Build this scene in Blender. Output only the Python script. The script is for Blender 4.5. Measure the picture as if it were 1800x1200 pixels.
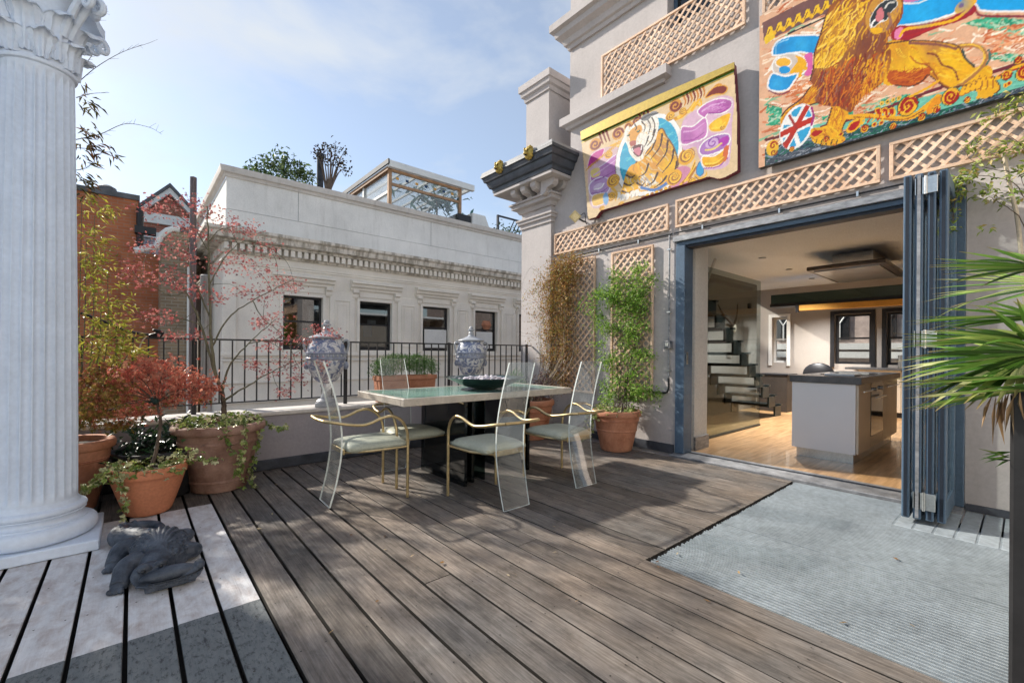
import bpy, bmesh, math, random
import numpy as np
from mathutils import Vector, Matrix
R = math.radians
for o in list(bpy.data.objects): bpy.data.objects.remove(o)
SC = bpy.context.scene
COL = SC.collection
rng = random.Random(7)

# ------------------------------------------------------------------ camera
# x runs towards the house, y away along the deck boards, z up; the lens stands over the origin
FPX, CX, CY, H = 778.0, 900.0, 618.0, 1.15
ROLL = math.atan(.0075)
YAW = math.atan(668 / FPX)
cd = bpy.data.cameras.new('camera'); cam = bpy.data.objects.new('camera', cd); COL.objects.link(cam)
cd.sensor_width = 36; cd.lens = FPX / 1800 * 36; cd.shift_y = 18 / 1800; cd.clip_start = .05; cd.clip_end = 500
cam.matrix_world = Matrix.Translation((0, 0, H)) @ Matrix.Rotation(-YAW, 4, 'Z') @ Matrix.Rotation(R(90), 4, 'X') @ Matrix.Rotation(ROLL, 4, 'Z')
SC.camera = cam

# ------------------------------------------------------------------ sky, sun, exposure
SUN_EL, SUN_AZ = R(31.2), R(-22.6)          # azimuth from +y, clockwise
W = bpy.data.worlds.new('World'); SC.world = W; W.use_nodes = True
nt = W.node_tree; nt.nodes.clear()
def wn(t, **k):
    n = nt.nodes.new(t)
    for a, b in k.items(): setattr(n, a, b)
    return n
sky = wn('ShaderNodeTexSky', sky_type='NISHITA', sun_disc=False, sun_elevation=SUN_EL, sun_rotation=SUN_AZ, altitude=30, air_density=1.0, dust_density=.45, ozone_density=1.6)
bg = wn('ShaderNodeBackground'); bg.inputs[1].default_value = .095
bgc = wn('ShaderNodeBackground'); bgc.inputs[0].default_value = (.90, .95, 1, 1); bgc.inputs[1].default_value = .45
mixw = wn('ShaderNodeMixShader'); outw = wn('ShaderNodeOutputWorld')
tc = wn('ShaderNodeTexCoord'); mp = wn('ShaderNodeMapping'); mp.inputs['Scale'].default_value = (1, 1, 2.2); mp.inputs['Location'].default_value = (.35, .1, .0)
n1 = wn('ShaderNodeTexNoise'); n1.inputs['Scale'].default_value = 2.3; n1.inputs['Detail'].default_value = 7; n1.inputs['Roughness'].default_value = .55
n1.inputs['Distortion'].default_value = .25
rp = wn('ShaderNodeValToRGB'); rp.color_ramp.elements[0].position = .46; rp.color_ramp.elements[1].position = .70
rp.color_ramp.elements[0].color = (.30, .30, .30, 1); rp.color_ramp.elements[1].color = (.95, .95, .95, 1)
L = nt.links.new
L(tc.outputs['Generated'], mp.inputs[0]); L(mp.outputs[0], n1.inputs[0]); L(n1.outputs[0], rp.inputs[0])
L(sky.outputs[0], bg.inputs[0]); L(rp.outputs[0], mixw.inputs[0]); L(bg.outputs[0], mixw.inputs[1]); L(bgc.outputs[0], mixw.inputs[2]); L(mixw.outputs[0], outw.inputs[0])
sd = bpy.data.lights.new('sun', 'SUN'); sd.energy = 3.5; sd.angle = R(1.4); sd.color = (1, .93, .82)
sun = bpy.data.objects.new('sun', sd); COL.objects.link(sun)
sdir = Vector((math.sin(SUN_AZ) * math.cos(SUN_EL), math.cos(SUN_AZ) * math.cos(SUN_EL), math.sin(SUN_EL)))
sun.rotation_euler = sdir.to_track_quat('Z', 'Y').to_euler(); sun.location = (-3, 9, 9)
SC.view_settings.view_transform = 'Standard'; SC.view_settings.look = 'None'; SC.view_settings.exposure = 1.0; SC.view_settings.gamma = 1
SC.render.engine = 'CYCLES'
cy = SC.cycles
cy.use_denoising = True; cy.max_bounces = 7; cy.transparent_max_bounces = 16; cy.diffuse_bounces = 3; cy.glossy_bounces = 3; cy.use_adaptive_sampling = True; cy.adaptive_threshold = .02; cy.caustics_reflective = False; cy.caustics_refractive = False
cy.sample_clamp_indirect = 6

# ------------------------------------------------------------------ tape measure: photo sight lines cut with real planes
_s, _c = math.sin(YAW), math.cos(YAW)
def ray(px, py):
    a, b = px - CX, py - CY
    u = (a * math.cos(ROLL) + b * math.sin(ROLL)) / FPX; v = (-a * math.sin(ROLL) + b * math.cos(ROLL)) / FPX
    return (_s + u * _c, _c - u * _s, -v)
def GP(px, py, z=0):
    d = ray(px, py); t = (z - H) / d[2]; return Vector((d[0] * t, d[1] * t, z))
def XP(px, py, x):
    d = ray(px, py); t = x / d[0]; return Vector((x, d[1] * t, H + d[2] * t))
def YP(px, py, y):
    d = ray(px, py); t = y / d[1]; return Vector((d[0] * t, y, H + d[2] * t))

# ------------------------------------------------------------------ mesh helpers
class MB:
    def __init__(s): s.v = []; s.f = []; s.m = []
    def add(s, vs, fs, mi=0):
        b = len(s.v); s.v += [tuple(v) for v in vs]; s.f += [tuple(b + i for i in f) for f in fs]; s.m += [mi] * len(fs); return s
    def box(s, x0, y0, z0, x1, y1, z1, mi=0):
        x0, x1 = min(x0, x1), max(x0, x1); y0, y1 = min(y0, y1), max(y0, y1); z0, z1 = min(z0, z1), max(z0, z1)
        return s.add([(x0, y0, z0), (x1, y0, z0), (x1, y1, z0), (x0, y1, z0), (x0, y0, z1), (x1, y0, z1), (x1, y1, z1), (x0, y1, z1)],
                     [(3, 2, 1, 0), (4, 5, 6, 7), (0, 1, 5, 4), (1, 2, 6, 5), (2, 3, 7, 6), (3, 0, 4, 7)], mi)
    def prism(s, poly, d, mi=0, side=None):
        # poly: list of 3d points (planar), d: extrusion vector
        n = len(poly); d = Vector(d); a = [Vector(p) for p in poly]; b = [p + d for p in a]
        nrm = Vector((0, 0, 0))
        for i in range(n): nrm += a[i].cross(a[(i + 1) % n])
        if nrm.dot(d) > 0: a.reverse(); b.reverse()
        s.add(a + b, [tuple(range(n)), tuple(range(2 * n - 1, n - 1, -1))], mi)
        s.add(a + b, [(i, i + n, (i + 1) % n + n, (i + 1) % n) for i in range(n)], mi if side is None else side)
        return s
    def tube(s, pts, r, n=8, mi=0, cap=True):
        pts = [Vector(p) for p in pts]; k = len(pts); rr = r if isinstance(r, (list, tuple)) else [r] * k
        ring = []; up = None; vs = []
        for i, p in enumerate(pts):
            t = (pts[min(i + 1, k - 1)] - pts[max(i - 1, 0)])
            if t.length < 1e-9: t = Vector((0, 0, 1))
            t.normalize()
            if up is None: up = Vector((0, 0, 1)) if abs(t.z) < .9 else Vector((1, 0, 0))
            a = t.cross(up)
            if a.length < 1e-6: a = t.cross(Vector((0, 1, 0)))
            a.normalize(); up = a.cross(t).normalized()
            for j in range(n):
                th = 2 * math.pi * j / n
                vs.append(p + (a * math.cos(th) + up * math.sin(th)) * rr[i])
        fs = [(i * n + j, i * n + (j + 1) % n, (i + 1) * n + (j + 1) % n, (i + 1) * n + j) for i in range(k - 1) for j in range(n)]
        fs = [tuple(reversed(f)) for f in fs]
        if cap: fs += [tuple(range(n)), tuple(range(k * n - 1, (k - 1) * n - 1, -1))]
        return s.add(vs, fs, mi)
    def lathe(s, prof, n=28, c=(0, 0, 0), mi=0, fn=None):
        vs = []; k = len(prof)
        for r, z in prof:
            for j in range(n):
                th = 2 * math.pi * j / n; q = fn(r, z, th) if fn else r
                vs.append((c[0] + q * math.cos(th), c[1] + q * math.sin(th), c[2] + z))
        fs = [(i * n + j, i * n + (j + 1) % n, (i + 1) * n + (j + 1) % n, (i + 1) * n + j) for i in range(k - 1) for j in range(n)]
        if prof[0][0] > 1e-4: fs.append(tuple(range(n - 1, -1, -1)))
        if prof[-1][0] > 1e-4: fs.append(tuple(range((k - 1) * n, k * n)))
        return s.add(vs, fs, mi)
    def ell(s, c, r, n=12, m=8, mi=0, rot=None):
        vs = []
        for i in range(m + 1):
            ph = math.pi * i / m
            for j in range(n):
                th = 2 * math.pi * j / n
                p = Vector((r[0] * math.sin(ph) * math.cos(th), r[1] * math.sin(ph) * math.sin(th), r[2] * math.cos(ph)))
                if rot: p = rot @ p
                vs.append(p + Vector(c))
        fs = [((i + 1) * n + j, (i + 1) * n + (j + 1) % n, i * n + (j + 1) % n, i * n + j) for i in range(m) for j in range(n)]
        return s.add(vs, fs, mi)
    def mesh(s, name, mats, smooth=False, bevel=0, weld=False, seg=1):
        me = bpy.data.meshes.new(name); me.from_pydata(s.v, [], s.f)
        for m in (mats if isinstance(mats, (list, tuple)) else [mats]): me.materials.append(m)
        me.polygons.foreach_set('material_index', s.m)
        if bevel or weld:
            bm = bmesh.new(); bm.from_mesh(me)
            if weld: bmesh.ops.remove_doubles(bm, verts=bm.verts, dist=1e-5)
            if bevel:
                es = [e for e in bm.edges if len(e.link_faces) == 2 and e.calc_face_angle(0) > .6]
                bmesh.ops.bevel(bm, geom=es, offset=bevel, segments=seg, affect='EDGES', profile=.7)
            bm.to_mesh(me); bm.free()
        if smooth:
            me.polygons.foreach_set('use_smooth', [True] * len(me.polygons))
            me.set_sharp_from_angle(angle=R(smooth if smooth is not True else 40))
        me.update(); return me
    def build(s, name, mats, parent=None, smooth=False, bevel=0, weld=False, seg=1):
        return link(name, s.mesh(name, mats, smooth, bevel, weld, seg), parent)
ROOTLOC = {}
def link(name, me, parent=None):
    o = bpy.data.objects.new(name, me); COL.objects.link(o)
    if parent is not None:
        o.parent = parent
        if parent.name in ROOTLOC: o.matrix_parent_inverse = Matrix.Translation(-ROOTLOC[parent.name])
    return o
def tag(o, label=None, cat=None, group=None, kind=None):
    if label: o['label'] = label
    if cat: o['category'] = cat
    if group: o['group'] = group
    if kind: o['kind'] = kind
    return o
def root(name, loc, label=None, cat=None, group=None, kind=None, local=False, rz=0):
    """an empty at the base of a thing; local=True: its parts are built round its own origin"""
    o = bpy.data.objects.new(name, None); o.empty_display_size = .1; COL.objects.link(o); o.location = loc; o.rotation_euler = (0, 0, rz)
    if not local: ROOTLOC[o.name] = Vector(loc)
    return tag(o, label, cat, group, kind)
def copy_tree(o, parent=None):
    c = o.copy(); COL.objects.link(c)
    if parent is not None: c.parent = parent
    for ch in list(o.children): copy_tree(ch, c)
    return c
def inst(name, me, parent, loc=(0, 0, 0), rot=(0, 0, 0), sc=(1, 1, 1)):
    o = link(name, me, parent); o.location = loc; o.rotation_euler = rot; o.scale = sc; return o
def bez(pts, n=8):
    """Catmull-Rom through points"""
    P = [Vector(p) for p in pts]; P = [P[0] * 2 - P[1]] + P + [P[-1] * 2 - P[-2]]; out = []
    for i in range(1, len(P) - 2):
        for k in range(n):
            t = k / n; a, b, c, d = P[i - 1:i + 3]
            out.append(.5 * (2 * b + (c - a) * t + (2 * a - 5 * b + 4 * c - d) * t * t + (3 * b - a - 3 * c + d) * t ** 3))
    out.append(P[-2]); return out

# ------------------------------------------------------------------ materials
def newmat(name):
    m = bpy.data.materials.new(name); m.use_nodes = True; t = m.node_tree; t.nodes.clear()
    out = t.nodes.new('ShaderNodeOutputMaterial'); b = t.nodes.new('ShaderNodeBsdfPrincipled'); t.links.new(b.outputs[0], out.inputs[0])
    return m, t, b, out
def nd(t, typ, ins=None, **k):
    n = t.nodes.new(typ)
    for a, v in k.items(): setattr(n, a, v)
    for a, v in (ins or {}).items():
        if isinstance(v, bpy.types.NodeSocket): t.links.new(v, n.inputs[a])
        else: n.inputs[a].default_value = v
    return n
def c4(c): return (c[0], c[1], c[2], 1)
def mixc(t, f, a, b, mode='MIX'):
    n = nd(t, 'ShaderNodeMix', data_type='RGBA', blend_type=mode)
    for i, v in ((0, f), (6, a), (7, b)):
        if isinstance(v, bpy.types.NodeSocket): t.links.new(v, n.inputs[i])
        else: n.inputs[i].default_value = v if i == 0 else c4(v)
    return n.outputs[2]
def ramp(t, f, stops):
    n = nd(t, 'ShaderNodeValToRGB', {0: f}); e = n.color_ramp.elements
    while len(e) < len(stops): e.new(.5)
    for i, (p, c) in enumerate(stops):
        e[i].position = p; e[i].color = c4(c if isinstance(c, (tuple, list)) else (c, c, c))
    return n.outputs[0]
def noise(t, vec, scale, detail=4, rough=.55, dist=0):
    return nd(t, 'ShaderNodeTexNoise', {'Vector': vec, 'Scale': scale, 'Detail': detail, 'Roughness': rough, 'Distortion': dist}).outputs[0]
def mapping(t, vec, sc=(1, 1, 1), loc=None):
    n = nd(t, 'ShaderNodeMapping', {'Vector': vec, 'Scale': sc})
    if loc is not None: t.links.new(loc, n.inputs['Location'])
    return n.outputs[0]
def math_(t, op, a, b=None, c=None):
    n = nd(t, 'ShaderNodeMath', operation=op)
    for i, v in enumerate((a, b, c)):
        if v is None: continue
        if isinstance(v, bpy.types.NodeSocket): t.links.new(v, n.inputs[i])
        else: n.inputs[i].default_value = v
    return n.outputs[0]
def pos(t): return nd(t, 'ShaderNodeNewGeometry').outputs['Position']
def bump(t, b, h, strength=.3, dist=.01):
    n = nd(t, 'ShaderNodeBump', {'Height': h, 'Strength': strength, 'Distance': dist}); t.links.new(n.outputs[0], b.inputs['Normal'])
def mat(name, col, rough=.6, metal=0, col2=None, scale=4, var=.18, bmp=.15, bscale=60, stretch=(1, 1, 1), spec=.4, fine=.08, coat=0, objvar=0):
    m, t, b, _ = newmat(name); p = mapping(t, pos(t), stretch)
    a = tuple(x * (1 - var) for x in col); c2 = col2 or tuple(min(1, x * (1 + var)) for x in col)
    n = noise(t, p, scale, 5, .6); k = ramp(t, n, [(.32, a), (.68, c2)])
    n2 = noise(t, p, bscale, 3)
    k = mixc(t, 1.0, k, ramp(t, n2, [(.25, 1 - fine * 2), (.75, 1 + fine)]), 'MULTIPLY')
    if objvar:
        oi = nd(t, 'ShaderNodeObjectInfo').outputs['Random']
        k = mixc(t, 1.0, k, ramp(t, oi, [(0, 1 - objvar), (1, 1 + objvar * .6)]), 'MULTIPLY')
    t.links.new(k, b.inputs['Base Color'])
    b.inputs['Roughness'].default_value = rough; b.inputs['Metallic'].default_value = metal; b.inputs['Specular IOR Level'].default_value = spec
    b.inputs['Coat Weight'].default_value = coat
    if bmp: bump(t, b, n2, bmp, .006)
    return m
def leafmat(name, rough=.45, trans=.35):
    m, t, b, out = newmat(name)
    a = nd(t, 'ShaderNodeAttribute', attribute_name='Col').outputs[0]
    t.links.new(a, b.inputs['Base Color']); b.inputs['Roughness'].default_value = rough; b.inputs['Specular IOR Level'].default_value = .3
    tr = nd(t, 'ShaderNodeBsdfTranslucent', {0: a}); mx = nd(t, 'ShaderNodeMixShader', {0: trans})
    t.links.new(b.outputs[0], mx.inputs[1]); t.links.new(tr.outputs[0], mx.inputs[2]); t.links.new(mx.outputs[0], out.inputs[0])
    return m
def glassmat(name, tint=(.95, .97, .96), refl=1.0, film=0, rough=.02, ior=1.5):
    """thin clear sheet: lets light straight through, reflects by fresnel"""
    m, t, b, out = newmat(name); t.nodes.remove(b)
    tr = nd(t, 'ShaderNodeBsdfTransparent', {0: c4(tint)}); gl = nd(t, 'ShaderNodeBsdfGlossy', {'Color': (1, 1, 1, 1), 'Roughness': rough})
    fr = math_(t, 'MULTIPLY', nd(t, 'ShaderNodeFresnel', {0: ior}).outputs[0], refl)
    mx = nd(t, 'ShaderNodeMixShader', {0: fr, 1: tr.outputs[0], 2: gl.outputs[0]})
    if film:
        df = nd(t, 'ShaderNodeBsdfDiffuse', {0: (.8, .82, .8, 1)}); m2 = nd(t, 'ShaderNodeMixShader', {0: film, 1: mx.outputs[0], 2: df.outputs[0]}); mx = m2
    t.links.new(mx.outputs[0], out.inputs[0]); return m
def emitmat(name, col, st):
    m, t, b, out = newmat(name); t.nodes.remove(b)
    e = nd(t, 'ShaderNodeEmission', {0: c4(col), 1: st}); t.links.new(e.outputs[0], out.inputs[0]); return m
def brickmat(name, c1, c2, mortar, sx=.225, sz=.075, axis='X'):
    m, t, b, _ = newmat(name); p = pos(t)
    sp = nd(t, 'ShaderNodeSeparateXYZ', {0: p})
    u = math_(t, 'ADD', sp.outputs[0], sp.outputs[1])
    cb = nd(t, 'ShaderNodeCombineXYZ', {0: u, 1: sp.outputs[2], 2: 0.0})
    br = nd(t, 'ShaderNodeTexBrick', {'Vector': cb.outputs[0], 'Color1': c4(c1), 'Color2': c4(c2), 'Mortar': c4(mortar), 'Scale': 1.0, 'Mortar Size': .008, 'Brick Width': sx, 'Row Height': sz, 'Bias': 0.0})
    n = noise(t, p, 1.2, 5); k = mixc(t, 1.0, br.outputs[0], ramp(t, n, [(.3, .7), (.7, 1.15)]), 'MULTIPLY')
    t.links.new(k, b.inputs['Base Color']); b.inputs['Roughness'].default_value = .85; bump(t, b, br.outputs[1], -.4, .01); return m
# ------------------------------------------------------------------ surface materials
def deckmat():
    m, t, b, _ = newmat('weathered deck timber'); p = pos(t)
    oi = nd(t, 'ShaderNodeObjectInfo').outputs['Random']; off = nd(t, 'ShaderNodeCombineXYZ', {0: math_(t, 'MULTIPLY', oi, 37.0), 1: math_(t, 'MULTIPLY', oi, 91.0), 2: 0.0}).outputs[0]
    g = noise(t, mapping(t, p, (95, 3.4, 1), off), 1.0, 6, .60, .3)
    blot = noise(t, mapping(t, p, (6.5, 3.0, 1), off), 1.6, 7, .72, .3); blot2 = noise(t, p, 1.1, 4, .6)
    k = ramp(t, g, [(.22, (.085, .072, .061)), (.5, (.172, .150, .131)), (.78, (.285, .252, .222))])
    k = mixc(t, 1.0, k, ramp(t, blot, [(.30, .50), (.48, .95), (.72, 1.42)]), 'MULTIPLY')
    k = mixc(t, 1.0, k, ramp(t, blot2, [(.35, (.80, .84, .90)), (.65, (1.14, 1.05, .97))]), 'MULTIPLY')
    k = mixc(t, 1.0, k, ramp(t, oi, [(0, .74), (1, 1.2)]), 'MULTIPLY')
    # old paint: a white square and a slate grey one on the boards by the column
    s = nd(t, 'ShaderNodeSeparateXYZ', {0: p}); X, Y = s.outputs[0], s.outputs[1]
    inx = math_(t, 'LESS_THAN', X, .462)
    wob = math_(t, 'MULTIPLY', math_(t, 'SUBTRACT', noise(t, p, 14, 2), .5), .008)
    Yw = math_(t, 'ADD', Y, wob)
    white = math_(t, 'MULTIPLY', inx, math_(t, 'MULTIPLY', math_(t, 'GREATER_THAN', Yw, 2.308), math_(t, 'LESS_THAN', Yw, 3.965)))
    slate = math_(t, 'MULTIPLY', inx, math_(t, 'LESS_THAN', Yw, 2.308))
    sc1 = noise(t, mapping(t, p, (9, 5, 1)), 1.3, 7, .7, .4); sc2 = noise(t, mapping(t, p, (30, 9, 1), off), 1.0, 5, .7)
    scuff = ramp(t, sc1, [(.42, 0.0), (.56, .35), (.70, .8)])
    wcol = mixc(t, scuff, ramp(t, sc2, [(.3, (.60, .60, .615)), (.7, (.74, .74, .75))]), (.36, .28, .25))
    fl = ramp(t, noise(t, mapping(t, p, (55, 26, 1), off), 1.0, 5, .75, .3), [(.50, 0.0), (.66, .85)])
    scol = mixc(t, fl, ramp(t, sc2, [(.3, (.125, .138, .145)), (.7, (.185, .20, .205))]), (.028, .03, .035))
    k = mixc(t, white, k, wcol); k = mixc(t, slate, k, scol)
    t.links.new(k, b.inputs['Base Color']); b.inputs['Roughness'].default_value = .72; b.inputs['Specular IOR Level'].default_value = .3
    bump(t, b, math_(t, 'ADD', g, math_(t, 'MULTIPLY', sc2, .4)), .5, .004); return m
def stuccomat(name, col, stain=.5, z0=None):
    m, t, b, _ = newmat(name); p = pos(t); lo, hi = (.44, .60) if stain > .8 else (.52, .74)
    n = noise(t, p, 1.4, 6, .6); st = noise(t, mapping(t, p, (5, 5, .7)), 1.5, 6, .65); f = noise(t, p, 38, 4, .6)
    k = ramp(t, n, [(.3, tuple(c * .90 for c in col)), (.7, tuple(min(1, c * 1.08) for c in col))])
    k = mixc(t, ramp(t, st, [(lo, 0.0), (hi, stain)]), k, tuple(c * .42 for c in (col[0], col[1] * .95, col[2] * .85)))
    k = mixc(t, 1.0, k, ramp(t, f, [(.3, .93), (.7, 1.05)]), 'MULTIPLY')
    t.links.new(k, b.inputs['Base Color']); b.inputs['Roughness'].default_value = .88; bump(t, b, f, .22, .01); return m
MD = deckmat()
M_RENDER = stuccomat('mauve grey render', (.50, .46, .45), .12)
M_RENDER2 = stuccomat('dusky parapet render', (.36, .335, .36), .10)
M_STUC = stuccomat('cream stucco', (.86, .80, .715), .10)
M_ATTIC = stuccomat('pale grey attic stucco', (.82, .805, .775), .22)
M_STAIN = stuccomat('soot stained stucco', (.76, .70, .62), .85)
M_COPE = stuccomat('cream coping', (.66, .62, .58), .3)
M_LEAD = mat('blue grey lead paint', (.075, .085, .105), .45, 0, var=.3, scale=6)
M_LEADTOP = mat('pale weathered lead', (.36, .36, .37), .6, var=.2)
M_SKIRT = mat('dark bitumen skirting', (.055, .06, .075), .8, var=.4, scale=5)
M_DARK = mat('shadowed joists', (.025, .022, .02), .9)
M_CEDAR = mat('new cedar lattice', (.80, .52, .35), .7, col2=(.90, .67, .50), scale=3, stretch=(1, 1, 1), var=.2, objvar=.22)
M_BLUE = mat('slate blue powder coat', (.085, .135, .20), .42, 0, var=.12, scale=3, bmp=.03)
M_BLUED = mat('dark blue gasket', (.012, .018, .03), .5, bmp=0)
M_ALU = mat('weathered grey flashing', (.30, .305, .32), .5, .55, var=.35, scale=9, stretch=(1, 1, 3))
M_STEEL = mat('brushed steel', (.62, .62, .6), .28, 1, var=.1)
M_GALV = mat('galvanised grating', (.42, .475, .515), .5, .35, var=.14, scale=3, bscale=25, fine=.12)
M_TRAY = mat('dull zinc tray', (.085, .095, .105), .7, .2, var=.3, scale=5)
M_BLACK = mat('black iron paint', (.018, .018, .021), .42, var=.2)
M_BRASS = mat('aged gold tube', (.56, .44, .24), .42, .85, var=.2, scale=14, bmp=.04)
M_GOLD = mat('gilded plaster', (.74, .53, .11), .42, .35, col2=(.42, .30, .08), scale=22, var=.3, bmp=.1)
M_COLW = mat('shade tinted column white', (.68, .76, .88), .55, var=.05, scale=5, bmp=.1, bscale=40, fine=.03)  # white paint with the blue cast of the shade mixed into it
M_TERRA = mat('terracotta', (.50, .20, .11), .8, col2=(.58, .27, .165), scale=7, var=.22, bmp=.12)
M_TERRAN = mat('bright new terracotta', (.60, .23, .12), .7, var=.10, scale=5, bmp=.05)
M_TERRAB = mat('brown old terracotta', (.29, .15, .105), .75, col2=(.40, .245, .19), scale=6, var=.3, bmp=.15)
M_PLAST = mat('black plastic', (.02, .02, .022), .45, bmp=.03)
M_SOIL = mat('soil', (.045, .032, .022), .95, var=.4, scale=30, bmp=.6)
M_BARK = mat('bark', (.115, .085, .065), .85, var=.35, scale=30, stretch=(1, 1, .3), bmp=.4)
M_BARKG = mat('green grey stem', (.15, .14, .09), .8, var=.3, scale=20)
M_STICK = mat('bleached cane', (.55, .46, .34), .7, var=.2)
M_LEAF = leafmat('leaf'); M_LEAFG = leafmat('glossy leaf', .3, .25); M_PETAL = leafmat('petal', .6, .3)
M_GLASS = glassmat('window glass', (.955, .97, .97), .9)
M_PANE = glassmat('dark sash glass', (.55, .58, .60), 2.6)
M_ACR = glassmat('clear acrylic', (.968, .976, .972), .28, .05)
M_ACREDGE = mat('bright acrylic edge', (.80, .86, .83), .25, var=.1, bmp=0)
M_CUSH = mat('sage leatherette', (.42, .44, .36), .55, var=.12, scale=5, bmp=.08)
M_WOOD = mat('oak floor', (.52, .28, .115), .30, col2=(.70, .43, .21), scale=1.6, stretch=(1.4, 14, 1), var=.3, bmp=.03, coat=.3)
M_PLAS = mat('white plaster', (.70, .69, .67), .85, var=.03, bmp=.04)
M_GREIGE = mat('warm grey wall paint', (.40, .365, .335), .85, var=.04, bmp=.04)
M_CEIL = mat('cream ceiling paint', (.76, .82, .89), .9, var=.02, bmp=.02)
M_LAQ = mat('white lacquer', (.90, .91, .93), .25, var=.01, bmp=0, fine=0)
M_CREAM = mat('cream cabinet', (.72, .65, .54), .4, var=.04, bmp=0, fine=.01)
M_WTOP = mat('grey stone worktop', (.115, .118, .125), .25, var=.2, scale=12, bmp=0)
M_DGLASS = mat('black glass', (.008, .010, .011), .06, var=.1, bmp=0, spec=.6)
M_STAIR = mat('blackened steel stair', (.012, .018, .018), .4, var=.3)
M_GRGLASS = glassmat('dark green stair glass', (.34, .43, .41), .7)
M_YEL = mat('amber blind', (.70, .36, .07), .6, var=.1)
M_BRICKR = brickmat('orange red brick', (.50, .17, .07), (.42, .13, .055), (.38, .2, .13))
M_BRICKB = brickmat('brown stock brick', (.34, .25, .16), (.24, .175, .115), (.36, .32, .26))
M_BRICKG = brickmat('red brick', (.44, .15, .10), (.36, .115, .08), (.42, .3, .24))
M_SLATE = mat('roof slate', (.11, .115, .125), .7, var=.3)
M_TIMB = mat('warm timber frame', (.40, .24, .14), .7, var=.25)
M_WHITE = mat('white gloss paint', (.74, .74, .72), .4, var=.05, bmp=.03)
M_NAVY = mat('navy canvas', (.03, .07, .16), .8)
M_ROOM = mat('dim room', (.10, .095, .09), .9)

# ------------------------------------------------------------------ ground under everything
MB().add([(-160, -160, -9), (160, -160, -9), (160, 160, -9), (-160, 160, -9)], [(0, 1, 2, 3)]).build('ground', mat('pale street paving', (.22, .21, .2), .9)); tag(bpy.data.objects['ground'], kind='structure')
sub = MB().box(-3.2, -2.2, -.4, 4.53, 5.05, -.055).build('deck_base', M_DARK); tag(sub, kind='structure')

# ------------------------------------------------------------------ deck boards
deck = root('deck', (0, 0, -.03), kind='structure')
PITCH, G0, GRX, GRY = .1596, -.333, 2.178, 1.372
def plank_mesh():
    b = MB(); w, h, c = .5, .028, .02
    sec = [(-w, -h), (w, -h), (w, -.004), (w - c, 0), (-w + c, 0), (-w, -.004)]
    a = [(x, 0, z) for x, z in sec]; e = [(x, 1, z) for x, z in sec]
    q = lambda i: (i, i + 6, (i + 1) % 6 + 6, (i + 1) % 6)
    b.add(a + e, [q(2), q(3), q(4)], 0); b.add(a + e, [tuple(range(6)), tuple(range(11, 5, -1)), q(0), q(1), q(5)], 1)
    return b.mesh('plank', [MD, mat('shade dark plank edge', (.03, .026, .022), .9)])  # plank sides coloured near black to stand for shade in the gaps
PL = plank_mesh()
def plank(x0, x1, y0, y1):
    g = .0075 if x0 < 1.2 else .0052
    o = link('plank', PL, deck); o.location = ((x0 + x1) / 2, y0 + .0012, rng.uniform(-.0022, .0012)); o.scale = (x1 - x0 - 2 * g, y1 - y0 - .0024, 1)
    o.rotation_euler = (0, rng.uniform(-.004, .004), 0)
k0 = -14
for k in range(k0, 31):
    x0 = G0 + PITCH * k; x1 = x0 + PITCH
    if x0 > 4.545: break
    x1 = min(x1, 4.545); ys = -2.1
    if x0 < GRX < x1: 
        plank(x0, GRX, -2.1, GRY + .006); ys = GRY + .006
    elif x0 >= GRX: ys = GRY + .006
    js = sorted(rng.uniform(ys + .5, 4.2) for _ in range(rng.choice([0, 1, 1, 2])) ) if ys < 1 else ([rng.uniform(2.2, 4.2)] if rng.random() < .5 else [])
    cuts = [ys] + [j for i, j in enumerate(js) if i == 0 or j - js[i - 1] > .8] + [4.74]
    for a, c in zip(cuts, cuts[1:]): plank(x0, x1, a, c)
# screw heads: pairs along the joists, too small to pick apart
b = MB()
for k in range(k0, 31):
    xc = G0 + PITCH * (k + .5)
    if xc > 4.5: break
    for jy in [y * .42 + .12 for y in range(0, 11)]:
        if xc > GRX and jy < GRY: continue
        for dx in (-.045, .045):
            x, y = xc + dx + rng.uniform(-.004, .004), jy + rng.uniform(-.01, .01); r = .0038
            b.add([(x + r * math.cos(a), y + r * math.sin(a), .0016) for a in (0, 1.05, 2.1, 3.14, 4.19, 5.24)], [(0, 1, 2, 3, 4, 5)])
tag(b.build('screw_heads', mat('dull screw', (.05, .045, .04), .6, .3), deck), kind='stuff')

# ------------------------------------------------------------------ metal grating let into the deck
def grating(name, label, x0, x1, y0, y1, along='y', pitch=.026):
    g = root(name, ((x0 + x1) / 2, (y0 + y1) / 2, -.03), label, 'grating', 'floor gratings by the folding doors')
    b = MB()
    if along == 'y':
        x = x0 + .004; bw_ = .0095
        while x < x1 - .006:
            b.box(x, y0 - rng.uniform(0, .004), -.027, x + bw_, y1 - rng.uniform(0, .012), -.002); x += pitch
    tag(b.build('bearing_bars', M_GALV, g), kind='stuff')
    b = MB(); y = y0 + .012
    while y < y1 - .02:
        b.box(x0 + .003, y, -.022, x1 - .003, y + .004, -.016); y += .05
    tag(b.build('cross_rods', M_GALV, g), kind='stuff')
    f = MB().box(x0, y0, -.030, x1, y1, -.0278).build('tray', M_TRAY, g)
    return g
grating('floor_grating', 'galvanised grating panel nearest the deck boards', GRX + .008, 3.05, -1.6, GRY - .012)
grating('floor_grating', 'galvanised grating panel between the seam and the door sill', 3.056, 3.93, -1.6, GRY - .012)
g3 = grating('floor_grating', 'galvanised grating strip running up to the aluminium door sill', 3.936, 4.53, .60, GRY - .012)
for i, y in enumerate([.595, .5, .4, .3, .2, .1, 0, -.1, -.2]):
    pass
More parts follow.
